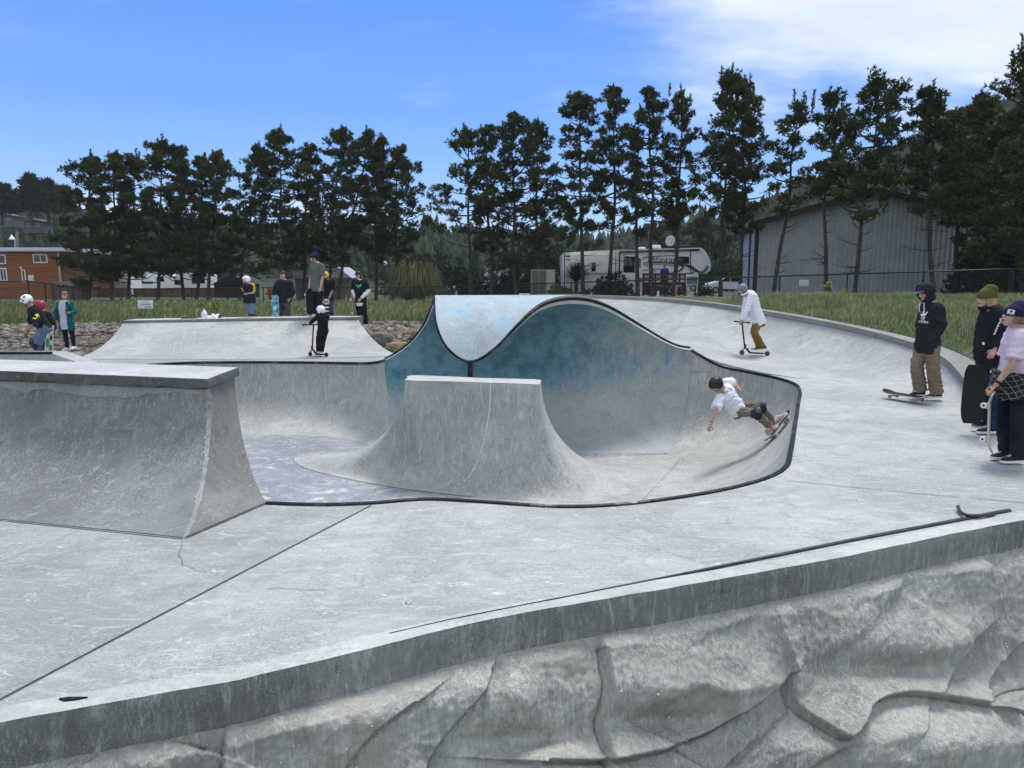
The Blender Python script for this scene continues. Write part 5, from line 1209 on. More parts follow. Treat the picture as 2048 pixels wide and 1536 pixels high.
# houses on the left hill
def hill_house(px, py, Y, w, h, d, label):
    p = Vector(D(px, py, Y)); t = thing('hill_house', label, 'house', p, 'houses on the wooded hill'); m = MB(); m.box(p+Vector((0, d/2, -.5)), (w, d, h+1.)); m.build('wall', plain('slate house wall', (.12, .12, .125), .8), t, smooth=False)
    m = MB(); z = p.z+h/2; m.prism([(p.x-w*.58, p.y-.6, z), (p.x-w*.05, p.y-.6, z+h*.35), (p.x+w*.58, p.y-.6, z-.1)], (0, d+1, 0)); m.build('roof', plain('grey shingle', (.1, .105, .115), .8), t, smooth=False)
    for u in (-.28, .2): m = MB(); m.box(p+Vector((w*u, -.03, -.1)), (w*.16, .1, h*.42)); o = m.build('window', M_vin, t); m = MB(); m.box(p+Vector((w*u, -.06, -.1)), (w*.13, .1, h*.34)); m.build('pane', M_glass, o)
hill_house(10, 438, 165, 4, 1.5, 3, 'grey house with a pale gable highest on the left hill'); hill_house(68, 449, 160, 4, 1.5, 3, 'grey house with a long low roof among the hill trees'); hill_house(232, 456, 170, 6, 2.2, 4, 'grey house half hidden behind the leftmost pines')
# ---- things left on the quarter pipe
jp = D(409, 637, 21.55); jp[2] = ct[0][2]+.01
jug = thing('water_jug', 'white plastic jug standing on the quarter pipe ledge', 'jug', jp); m = MB(); m.lathe([(.06, 0), (.078, .01), (.08, .16), (.07, .2), (.04, .245), (.022, .26), (.022, .28)], jp, 0, 16); m.build('body', M_wht, jug); m = MB(); m.lathe([(.026, .278), (.026, .3), (.004, .302)], jp, 0, 12); m.build('cap', M_wht, jug)
bp = D(429, 637, 21.6); bp[2] = jp[2]; bm = bmesh.new(); bmesh.ops.create_icosphere(bm, subdivisions=4, radius=1)
for v in bm.verts: n_ = noise.fractal(v.co*1.8, .9, 2.1, 4); v.co = Vector((v.co.x*.21*(1+.35*n_), v.co.y*.14*(1+.3*n_), max(-.2, v.co.z)*.12*(1+.5*n_)+.02))
me = bpy.data.meshes.new('crumpled_bag'); bm.to_mesh(me); bm.free(); me.materials.append(M_wht); o = link('crumpled_bag', me); o.location = bp; tag(o, 'crumpled white bag lying beside the jug on the ledge', 'bag')
cpn = D(440, 637, 21.55); cpn[2] = jp[2]; can = thing('drink_can', 'small dark can on the ledge right of the white bag', 'can', cpn); m = MB(); m.lathe([(.028, 0), (.034, .008), (.034, .125), (.027, .135)], cpn, 0, 16); m.build('body', plain('navy can', (.015, .02, .045), .4, .3), can); m = MB(); m.lathe([(.027, .1352), (.027, .138), (.002, .139)], cpn, 0, 16); m.build('lid', plain('pale steel', (.45, .45, .45), .5), can)
dp = D(380, 639, 21.6); dp[2] = jp[2]; bm = bmesh.new(); bmesh.ops.create_icosphere(bm, subdivisions=3, radius=1)
for v in bm.verts: n_ = noise.fractal(v.co*1.5+Vector((3, 3, 3)), .9, 2.1, 4); v.co = Vector((v.co.x*.26*(1+.3*n_), v.co.y*.14, max(-.2, v.co.z)*.05*(1+.5*n_)+.01))
me = bpy.data.meshes.new('folded_jacket'); bm.to_mesh(me); bm.free(); me.materials.append(plain('black cloth', (.014, .015, .018), .9)); o = link('folded_jacket', me); o.location = dp; tag(o, 'dark folded jacket lying left of the jug on the ledge', 'jacket')
# ================================================================== trees and bushes
b = NB('pine needles'); b.p.inputs['Subsurface Weight'].default_value = 0
M_needle = b.fin(b.attr(), .85, 0, .15)
b = NB('pine bark'); n1 = b.noise(3, 8, .7, 0, map=(3, 3, .6)); b.bump(n1, .9, .05)
M_bark = b.fin(b.mix(b.ramp(n1, .35, .65), (.03, .027, .024), (.085, .078, .07)), .95, 0, .1)
M_dead = plain('grey dead twigs', (.06, .055, .05), .95, 0, .2)
def tuft_mesh(C, Dr, S, tint, rg, per=11):
    # needle bunches: C centres, Dr directions, S sizes
    n = len(C); k = per
    d = rg.normal(0, 1, (n, k, 3)); d /= np.linalg.norm(d, axis=2, keepdims=True)
    d = d*.85 + Dr[:, None, :]*.75 + np.array((0, 0, .3)); d /= np.linalg.norm(d, axis=2, keepdims=True)
    L = S[:, None, None]*rg.uniform(.7, 1.25, (n, k, 1))
    s_ = np.cross(d, rg.normal(0, 1, (n, k, 3))); s_ /= np.maximum(np.linalg.norm(s_, axis=2, keepdims=True), 1e-6)
    c = C[:, None, :] + rg.normal(0, .1, (n, k, 3))*S[:, None, None]
    a = c + d*L*.25 + s_*L*.14; b_ = c + d*L*.25 - s_*L*.14; e = c - d*L*.15; t = c + d*L
    V = np.stack([e, a, t, b_], 2).reshape(-1, 3); i0 = np.arange(n*k)*4
    T = np.concatenate([np.stack([i0, i0+1, i0+2], 1), np.stack([i0, i0+2, i0+3], 1)])
    col = tint[:, None, :]*rg.uniform(.7, 1.35, (n, k, 1)); col = np.repeat(col.reshape(-1, 3), 4, 0)
    return V, T, col
def pine(label, base, top, Y, prof, n=520, seed=1, bare=6, lean=0., tr=.17, mids=(), name='shore_pine', hue=0., size=.38):
    rg = np.random.default_rng(seed*17+3); rn = random.Random(seed)
    b0 = np.array(D(base[0], base[1], Y)); b0[2] = tz(b0[0], b0[1]); t1 = np.array(D(top[0], top[1], Y+rg.uniform(-.6, .6)))
    t = thing(name, label, 'pine tree', b0, 'shore pines in the row behind the fence')
    spine = [b0-np.array((0, 0, .3)), b0] + [np.array(D(m_[0], m_[1], Y)) for m_ in mids]
    if not mids:
        for u in (.25, .5, .75): spine.append(b0+(t1-b0)*u + np.array((rg.normal(0, .12), rg.normal(0, .12), 0)))
    spine.append(t1); sp = resample(catmull(spine, 6), 40); H = t1[2]-b0[2]
    m = MB(); m.tube(sp, [tr*(1-.82*i/39)*(1.25 if i < 2 else 1) for i in range(40)], 8)
    m.build('trunk', M_bark, t)
    fs = [p[0] for p in prof]; wl = [p[1]/F*Y for p in prof]; wr = [p[2]/F*Y for p in prof]
    br = MB(); Cn = []; Dn = []; Sn = []; f0, f1 = fs[0], fs[-1]
    nc = int(n/4.2); nb = max(12, int(nc/4.2)); az = rg.uniform(0, 6.28); Pd = []
    def clump(c, d, ra, hue_):
        kk = 10; pts = rg.normal(0, 1, (kk, 3)); pts /= np.linalg.norm(pts, axis=1, keepdims=True); pts *= rg.random((kk, 1))**.5
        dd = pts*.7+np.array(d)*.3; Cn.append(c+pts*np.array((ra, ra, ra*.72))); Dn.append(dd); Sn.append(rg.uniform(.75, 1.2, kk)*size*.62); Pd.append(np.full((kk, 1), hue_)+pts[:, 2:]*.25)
    for i in range(nb):
        u = (i+.5)/nb; f = f0+(f1-f0)*(u + rg.uniform(-.5, .5)/nb); f = min(max(f, f0), .985)
        az += 2.4+rg.uniform(-.7, .7); q = sp[min(39, int(f*39))]
        ca = math.cos(az); w = np.interp(f, fs, wr if ca > 0 else wl); wd = (np.interp(f, fs, wl)+np.interp(f, fs, wr))/2
        Lx = w*abs(ca)+wd*abs(math.sin(az))*.8; L = max(.3, Lx*rg.uniform(.5, 1.22))
        rise = rg.uniform(.0, .5)+.5*max(0, (f-.72)*2.6)
        dirn = np.array((ca, math.sin(az)*.85, rise)); dirn /= np.linalg.norm(dirn)
        e = q+dirn*L+np.array((0, 0, .12*L)); mid = q+dirn*L*.55-np.array((0, 0, .08*L))
        pth = catmull([q, mid, e], 4); br.tube(pth, [.045+.012*L-(.035+.012*L)*t_/(len(pth)-1) for t_ in range(len(pth))], 4, caps=False)
        k = max(2, int(round(nc/nb*(.35+.65*L/max(.4, wd)))))
        for j in range(k):
            fr = 1-.72*(j/k)*rg.uniform(.6, 1.1); sp_ = .1+.3*L*rg.random()**.7*.6; ba = rg.uniform(0, 6.28)
            pa = q+(e-q)*max(.08, fr-.2); pc = q+(e-q)*fr + np.array((math.cos(ba)*sp_, math.sin(ba)*sp_, rg.uniform(-.05, .28)))
            br.tube([pa, (pa+pc)/2-np.array((0, 0, .03)), pc], [.018, .013, .008], 3, caps=False)
            hu = rg.uniform(-.3, .3); ra = rg.uniform(.2, .36)*(1+.06*L)
            clump(pc, dirn*.5+np.array((0, 0, .4)), ra, hu)
            if rg.random() < .55: clump(pc+np.array((rg.normal(0, .25), rg.normal(0, .25), rg.normal(.05, .1))), dirn*.5+np.array((0, 0, .5)), ra*.8, hu)
    # leaders at the very top
    for j in range(9):
        c = sp[-1-int(rg.integers(0, 4))]+np.array((rg.normal(0, .3), rg.normal(0, .3), rg.uniform(-.3, .35))); Cn.append(c+np.stack([np.zeros(5), np.zeros(5), np.linspace(-.3, .35, 5)], 1)); Dn.append(np.tile((0, 0, 1.5), (5, 1))); Sn.append(np.full(5, size*.7)); Pd.append(np.zeros((5, 1)))
    for j in range(bare):                # dead snags below the crown
        f = rg.uniform(.16, max(.2, f0+.05)); q = sp[int(f*39)]; a = rg.uniform(0, 6.28); L = rg.uniform(.5, 1.7); d = np.array((math.cos(a), math.sin(a)*.6, rg.uniform(-.1, .5)))
        e = q+d*L; br.tube([q, q+d*L*.5+np.array((0, 0, -.05)), e], [.035, .022, .008], 4, caps=False); br.tube([q+d*L*.5, q+d*L*.75+np.array((rg.normal(0, .2), 0, .25))], [.014, .006], 3, caps=False)
    br.build('limbs', M_bark, t)
    Cn = np.concatenate(Cn); Dn = np.concatenate(Dn); Sn = np.concatenate(Sn); Pd = np.concatenate(Pd)
    cl = np.array([noise.noise((p[0]*.9, p[1]*.9, p[2]*.9)) for p in Cn])[:, None]; r_ = rg.random((len(Cn), 1))
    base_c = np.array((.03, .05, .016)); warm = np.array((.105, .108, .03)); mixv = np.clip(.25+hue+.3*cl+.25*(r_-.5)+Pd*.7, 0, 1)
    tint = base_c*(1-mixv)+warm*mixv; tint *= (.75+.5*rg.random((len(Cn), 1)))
    V, T, col = tuft_mesh(Cn, Dn, Sn, tint, rg, 8)
    fast_mesh('crown', V, T, M_needle, t, col)
    return t
full = lambda w_, f0=.18: (lambda w: [(f0, w*.85, w*.85), (f0+.15, w, w), (.55, w*.95, w*.95), (.75, w*.75, w*.75), (.9, w*.45, w*.45), (1, w*.12, w*.12)])(w_*1.16)
high = lambda w, f0=.42: [(f0, w*.55, w*.55), (f0+.12, w*.95, w*.95), (f0+.28, w, w), (.82, w*.7, w*.7), (.93, w*.42, w*.42), (1, w*.12, w*.12)]
P_ = [
 ('leftmost bushy pine before the brown cabin, its low boughs hiding the cabin end', (176, 602), (183, 318), 61, full(46, .1), 720, 1, 1),
 ('dense pine just right of the cabin with a slightly leaning slim trunk', (224, 602), (232, 312), 62, full(42, .16), 640, 2, 1),
 ('dense pine behind the white script sign, trunk straight', (256, 602), (268, 318), 64, full(42, .16), 620, 3, 1),
 ('broad topped pine, highest of the left clump beside the cabin', (316, 602), (322, 290), 62, full(46, .17), 700, 4, 1),
 ('pine with a forked low trunk behind the water jug', (368, 602), (352, 296), 64, full(40, .17), 600, 5, 1),
 ('slim pine with a leaning trunk right of the forked one', (392, 603), (404, 318), 62, full(36, .17), 560, 6, 1),
 ('thick trunked pine closing the left clump, ragged crown top', (416, 604), (437, 310), 61, full(38, .18), 620, 7, 2),
 ('full pine behind the boy in the white helmet', (479, 602), (520, 300), 62, full(44, .2), 620, 8, 2),
 ('tall full pine behind the man in the dark jacket', (575, 600), (556, 268), 63, full(50, .2), 720, 9, 2),
 ('shorter pine filling the space behind the tall spectator', (606, 598), (622, 296), 65, full(38, .24), 480, 10, 2),
 ('tall pine with a dark narrow crown rising over the grey shed', (652, 600), (684, 262), 63, full(46, .24), 680, 11, 3),
 ('pine with a crooked trunk leaning right above the grey shed roof', (676, 604), (738, 268), 61, full(42, .26), 580, 12, 3),
 ('pine behind the woman in the black tee, clear lower trunk', (752, 600), (760, 282), 62, full(40, .26), 560, 13, 3),
 ('right end pine of the left group overhanging the pampas grass', (784, 600), (796, 304), 61, full(46, .3), 600, 14, 3),
 ('open pine with long left boughs reaching over the wave', (942, 603), (936, 266), 55, [(.34, 70, 30), (.5, 78, 38), (.68, 70, 40), (.82, 45, 32), (.93, 24, 20), (1, 6, 6)], 520, 15, 7),
 ('thin pine close behind the open one, small crown', (982, 600), (972, 258), 57, full(30, .34), 360, 16, 6),
 ('very dense dark pine with a broad solid crown left of the cabinet', (1034, 600), (1022, 236), 56, full(66, .22), 1000, 17, 3),
 ('dark pine with right boughs drooping over the cabinet', (1082, 598), (1072, 252), 57, [(.3, 40, 40), (.42, 48, 58), (.6, 46, 50), (.78, 36, 36), (.92, 20, 20), (1, 6, 6)], 560, 18, 3),
 ('tall high crowned pine at the rear corner of the trailer', (1166, 602), (1160, 194), 54, high(56, .36), 720, 19, 14),
 ('tall slim pine right of the trailer rear, bare lower trunk', (1216, 600), (1230, 182), 53, high(44, .36), 600, 20, 10),
 ('thin pine with a small sparse crown before the trailer door', (1276, 600), (1268, 268), 52, high(26, .4), 240, 21, 10),
 ('tall pine with forking bare limbs before the trailer lettering', (1306, 600), (1300, 186), 51, high(52, .4), 560, 22, 6),
 ('slender pine before the trailer lettering with an airy crown', (1346, 598), (1366, 192), 51, high(38, .38), 400, 23, 6),
 ('tallest pine, left of the pair between trailer and metal shed', (1441, 602), (1460, 150), 46, high(54, .4), 900, 24, 14),
 ('second pine of the close pair between trailer and metal shed', (1480, 602), (1494, 168), 46.5, high(52, .34), 720, 25, 10),
 ('thin pine leaning right across the left corner of the metal shed', (1546, 602), (1603, 206), 41, high(44, .46), 340, 26, 8),
 ('pine with a low clump and a small top before the metal shed', (1651, 602), (1666, 198), 40, [(.5, 34, 20), (.54, 40, 30), (.62, 16, 14), (.68, 40, 46), (.8, 44, 50), (.9, 24, 26), (1, 6, 6)], 420, 27, 12),
 ('leaning pine with the widest airy crown before the metal shed', (1708, 602), (1758, 180), 39, [(.4, 40, 50), (.46, 60, 62), (.52, 44, 60), (.62, 52, 50), (.74, 62, 62), (.86, 56, 60), (.95, 36, 36), (1, 10, 10)], 720, 28, 12),
 ('pine with dark lower boughs before the right half of the metal shed', (1868, 598), (1856, 190), 38, [(.4, 40, 40), (.46, 66, 50), (.55, 50, 50), (.7, 50, 52), (.85, 30, 32), (1, 8, 8)], 620, 29, 8),
]
for (lb, bs, tp, Y, pf, n, sd, br_) in P_:
    pine(lb, bs, tp, Y, pf, int(n*(1.4 if Y > 57 else 1.02)), sd, br_, tr=.16 if Y > 50 else .13, size=.36 if Y > 50 else .3)
# the dark mass at the right edge
pine('bushy greenish pine hiding the right end of the metal shed', (1990, 600), (1966, 202), 40, full(60, .1), 900, 40, 2, hue=.3, size=.34)
pine('dark pine right of the shed end with a conical top', (1915, 600), (1912, 235), 43, high(46, .46), 480, 41, 2, hue=.05, size=.34)
pine('brownish dense pine at the right edge over the fence corner', (2040, 604), (2020, 262), 37, full(76, .08), 1000, 42, 2, hue=.32, size=.32)
pine('tall pine cut by the right picture edge, ragged high crown', (2090, 610), (2066, 100), 34, [(.2, 60, 60), (.4, 60, 60), (.6, 46, 60), (.8, 44, 50), (.92, 30, 30), (1, 10, 10)], 800, 43, 4, hue=.1, size=.3)
pine('dark spreading pine behind the trailer roof', (1360, 560), (1352, 420), 95, [(.3, 50, 60), (.55, 56, 70), (.8, 42, 50), (1, 16, 16)], 560, 44, 1, hue=-.1, size=.6)
pine('low round dark pine behind the rear of the trailer', (1130, 575), (1120, 470), 90, full(60, .1), 500, 45, 1, hue=-.05, size=.6)
pine('dark pine far right behind the trailer nose', (1420, 575), (1412, 452), 98, full(40, .1), 380, 46, 1, hue=-.1, size=.6)
# conifers that stand out on the left skyline
def spruce(label, px, ybase, ytop, Y, w, seed):
    rg = np.random.default_rng(seed); b0 = np.array(D(px, ybase, Y)); t1 = np.array(D(px+rg.uniform(-4, 4), ytop, Y)); t = thing('spruce', label, 'spruce tree', b0, 'spruces on the left skyline'); H = t1[2]-b0[2]; m = MB(); m.tube([b0, t1], [.3, .04], 6); m.build('trunk', M_bark, t); Cn = []; Dn = []; W_ = w/F*Y
    for i in range(60):
        f = .25+.75*(i/60)**.9; a = i*2.4; L = W_*(1-f)**.7*rg.uniform(.6, 1.3)+.5; q = b0+(t1-b0)*f; d = np.array((math.cos(a), math.sin(a), .25)); k = 3+int(L*2)
        u = rg.uniform(.15, 1, (k, 1)); Cn.append(q+d*L*u+rg.normal(0, .12, (k, 3))); Dn.append(np.tile(d+np.array((0, 0, .3)), (k, 1)))
    Cn = np.concatenate(Cn); Dn = np.concatenate(Dn); V, T, col = tuft_mesh(Cn, Dn, np.full(len(Cn), .95), np.tile((.02, .03, .016), (len(Cn), 1)), rg, 9); fast_mesh('crown', V, T, M_needle, t, col)
spruce('ragged spruce with drooping boughs cut by the left picture edge', 4, 450, 372, 150, 46, 1); spruce('tallest spruce on the left skyline with a broken flat bough', 62, 450, 352, 150, 34, 2); spruce('rounded spruce on the left skyline beside the tallest one', 98, 450, 362, 155, 30, 3); spruce('small spruce on the skyline nearest the bushy pines', 126, 440, 376, 160, 18, 4)
# bushes
def bush(name, label, cat, px, py, Y, rx, ry, h, n, col, seed, size=.2, group=None):
    rg = np.random.default_rng(seed); b0 = np.array(D(px, py, Y)); t = thing(name, label, cat, b0, group); st = MB(); pts = rg.normal(0, 1, (n, 3)); pts /= np.linalg.norm(pts, axis=1, keepdims=True); pts[:, 2] = abs(pts[:, 2]); pts *= rg.random((n, 1))**.33
    C = b0 + pts*np.array((rx, ry, h)); lump = np.array([noise.noise((p[0]*1.4, p[1]*1.4, p[2]*1.4+seed)) for p in C]); C += (pts*np.array((rx, ry, h)))*(.25*lump)[:, None]
    for k in range(7): a = k*.9; st.tube([b0, b0+np.array((math.cos(a)*rx*.5, math.sin(a)*ry*.5, h*.6))], [.04, .015], 4)
    st.build('stems', M_bark, t); tint = np.array(col)*np.clip(1+.6*lump[:, None], .4, 1.6)*rg.uniform(.7, 1.3, (n, 1)); V, T, c = tuft_mesh(C, pts, rg.uniform(.7, 1.2, n)*size, tint, rg, 8); fast_mesh('leaves', V, T, M_needle, t, c)
bush('round_shrub', 'round yellow green shrub before the trailer rear', 'shrub', 1120, 597, 51, .95, .7, .85, 420, (.09, .1, .025), 1, .16)
bush('dark_hedge', 'dark evergreen hedge hiding the lower side of the trailer', 'hedge', 1224, 602, 52.5, 1.75, .8, 1.95, 900, (.022, .034, .012), 2, .2)
bush('dark_hedge', 'low dark hedge left of the round shrub at the cabinet', 'hedge', 1010, 602, 60, 2.6, .9, 2.1, 700, (.02, .028, .012), 3, .25)
bush('green_hedge', 'tall green hedge behind the silver car', 'hedge', 1462, 582, 84, 4.2, 1.2, 3.4, 1200, (.035, .06, .02), 4, .3)
bush('light_shrub', 'small light green shrub beyond the fence right of the pampas grass', 'shrub', 888, 600, 62, .9, .7, .75, 260, (.08, .11, .03), 5, .2)
bush('upright_shrub', 'upright green shrub left of the small white camper', 'shrub', 936, 598, 66, 1.0, .8, 2.6, 500, (.04, .06, .02), 6, .25)
bush('porch_plant', 'low leafy plant by the porch railing near the picture board', 'plant', 1408, 592, 53, .7, .5, .9, 220, (.07, .07, .025), 7, .16)
bush('dark_thicket', 'dark thicket under the trees behind the pampas grass', 'thicket', 860, 592, 85, 6, 2, 4.5, 900, (.02, .03, .014), 8, .45)
bush('dark_thicket', 'dark thicket behind the dense pine and the cabinet', 'thicket', 1060, 592, 82, 6, 2, 5.6, 1100, (.025, .04, .014), 9, .45)
bush('dark_thicket', 'dark green undergrowth below the pines at the right edge', 'thicket', 1985, 602, 38, 2.6, 1.5, 2.6, 1500, (.014, .022, .009), 10, .24)
def fountain(name, label, cat, px, py, Y, h, r, n, col, seed, stiff=False):
    rg = np.random.default_rng(seed); b0 = np.array(D(px, py, Y)); t = thing(name, label, cat, b0); V = []; T = []; C = []
    for k in range(n):
        a = rg.uniform(0, 6.28); o = np.array((math.cos(a), math.sin(a), 0)); L = h*rg.uniform(.6, 1.1); rr = r*rg.uniform(.25, 1.1); up = np.array((0, 0, 1.0))
        if stiff: el_ = rg.uniform(-.1, 1.4); d = o*math.cos(el_)+up*math.sin(el_); c0_ = b0+up*h*.45; P = [c0_+d*r*u for u in (0.05, .5, 1)]
        else: L *= rg.uniform(.35, 1.0); P = [b0+o*.2*rr, b0+o*rr*.45+up*L*.72, b0+o*rr*.8+up*L, b0+o*rr*1.05+up*L*rg.uniform(.05, .8)]
        w = np.cross(o, up)*(.035 if stiff else .017)*Y/50*rg.uniform(.6, 1.3); i0 = len(V)
        for i, p in enumerate(P): ww = w*(1-.8*i/(len(P)-1)); V += [p-ww, p+ww]
        for i in range(len(P)-1): T += [(i0+2*i, i0+2*i+1, i0+2*i+3), (i0+2*i, i0+2*i+3, i0+2*i+2)]
        C += [np.array(col)*rg.uniform(.5, 1.5)]*(2*len(P))
    if stiff: m = MB(); m.tube([b0, b0+np.array((0, 0, h*.5))], [.16, .12], 8); m.build('trunk', M_bark, t)
    else: m = MB(); m.ell(b0+np.array((0, 0, .2)), (.5, .5, .5), seg=10, rings=6); m.build('root_clump', M_bark, t)
    fast_mesh('leaves', V, T, M_needle, t, C)
fountain('pampas_grass', 'large drooping clump of pampas grass behind the fence', 'pampas grass', 828, 604, 58, 3.1, 2.4, 5500, (.075, .08, .036), 1)
fountain('cabbage_palm', 'spiky cabbage palm before the rear end of the trailer', 'palm', 1152, 602, 54.5, 3.3, 1.35, 420, (.03, .045, .015), 2, True)
# ================================================================== people
def basis(x, y, z, o):
    M = Matrix((Vector(x), Vector(y), Vector(z))).transposed().to_4x4(); M.translation = Vector(o); return M
def fuse(mb, name, mats, parent, voxel, wrinkle=0., smooth=5, paint=None, extra=None, wscale=7., seed=0):
    me = bpy.data.meshes.new(name+'_raw'); me.from_pydata(mb.v, [], mb.f)
    bm = bmesh.new(); bm.from_mesh(me); bmesh.ops.recalc_face_normals(bm, faces=bm.faces[:]); bm.to_mesh(me); bm.free()
    o = bpy.data.objects.new('raw', me); COL.objects.link(o)
    r_ = o.modifiers.new('r', 'REMESH'); r_.mode = 'VOXEL'; r_.voxel_size = voxel; r_.adaptivity = 0
    s_ = o.modifiers.new('s', 'SMOOTH'); s_.factor = .5; s_.iterations = smooth
    dg = bpy.context.evaluated_depsgraph_get(); out = bpy.data.meshes.new_from_object(o.evaluated_get(dg))
    bpy.data.objects.remove(o); bpy.data.meshes.remove(me); out.name = name
    n = len(out.vertices); co = np.empty(n*3, np.float32); out.vertices.foreach_get('co', co); co = co.reshape(-1, 3)
    if wrinkle:
        no_ = np.empty(n*3, np.float32); out.vertices.foreach_get('normal', no_); no_ = no_.reshape(-1, 3)
        d = np.array([abs(noise.noise((p[0]*wscale+seed, p[1]*wscale, p[2]*wscale*1.7)))+.5*noise.noise((p[0]*wscale*2.3, p[1]*wscale*2.3+seed, p[2]*wscale*3)) for p in co.tolist()]) - .3
        co = co + no_*(d*wrinkle)[:, None]; out.vertices.foreach_set('co', co.ravel())
    if extra is not None and extra.f:
        bm = bmesh.new(); bm.from_mesh(out); vs_ = [bm.verts.new(v) for v in extra.v]
        for f in extra.f:
            try: bm.faces.new([vs_[i] for i in f])
            except ValueError: pass
        bmesh.ops.recalc_face_normals(bm, faces=bm.faces[:]); bm.to_mesh(out); bm.free()
    if not isinstance(mats, (list, tuple)): mats = [mats]
    out.materials.clear()
    for m in mats: out.materials.append(m)
    if paint: 
        for p in out.polygons: p.material_index = paint(p.center)
    else: out.polygons.foreach_set('material_index', [0]*len(out.polygons))
    out.polygons.foreach_set('use_smooth', [True]*len(out.polygons)); out.update()
    return link(name, out, parent)
def cloth(name, col, var=.2, sc=22, rough=.9):
    if name in _pl: return _pl[name]
    b = NB(name); n1 = b.noise(4, 6, .6); n2 = b.noise(sc*6, 3, .6); b.bump(n2, .25, .004)
    _pl[name] = b.fin(b.mix(b.ramp(n1, .3, .7), tuple(x*(1-var) for x in col), tuple(x*(1+var) for x in col)), rough, 0, .15); return _pl[name]
b = NB('skin'); n1 = b.noise(9, 4); b.p.inputs['Subsurface Weight'].default_value = .06; b.p.inputs['Subsurface Radius'].default_value = (.02, .008, .004)
M_skin = b.fin(b.mix(b.ramp(n1, .3, .7), (.46, .27, .2), (.56, .34, .26)), .55, 0, .3)
M_tan2 = plain('tanned skin', (.36, .19, .125), .55, 0, .1)
M_eye = plain('dark eyes', (.02, .016, .014), .3); M_lip = plain('lips', (.34, .13, .11), .5, 0, .08); M_brow = plain('eyebrows', (.09, .06, .04), .8)
def loft_ring(mb, secs, side0, side1, fwd_hint, seg=16, m=0):
    # secs: (centre, half width, half depth, 0..1 blend of side axis)
    C = [Vector(s_[0]) for s_ in secs]; V = []; n = len(C)
    for i, (c, w, d, u) in enumerate(secs):
        t = (C[min(i+1, n-1)]-C[max(i-1, 0)]).normalized(); sx_ = (side0*(1-u)+side1*u); sx_ = (sx_-t*sx_.dot(t)).normalized(); fy = t.cross(sx_)
        if fy.dot(fwd_hint) < 0: fy = -fy
        for k in range(seg):
            a = 2*math.pi*k/seg; ca, sa = math.cos(a), math.sin(a)
            ca = math.copysign(abs(ca)**.85, ca); sa = math.copysign(abs(sa)**.85, sa)
            V.append(Vector(c)+sx_*(ca*w)+fy*(sa*d))
    Fc = [(i*seg+k, i*seg+(k+1) % seg, (i+1)*seg+(k+1) % seg, (i+1)*seg+k) for i in range(n-1) for k in range(seg)]
    Fc += [tuple(range(seg))[::-1], tuple((n-1)*seg+k for k in range(seg))]
    mb.add(V, Fc, m)
def limb(mb, pts, rad, sides=12, sub=5):
    pp = catmull([list(p)+[r_] for p, r_ in zip(pts, rad)], sub); mb.tube([p[:3] for p in pp], [max(.008, p[3]) for p in pp], sides)
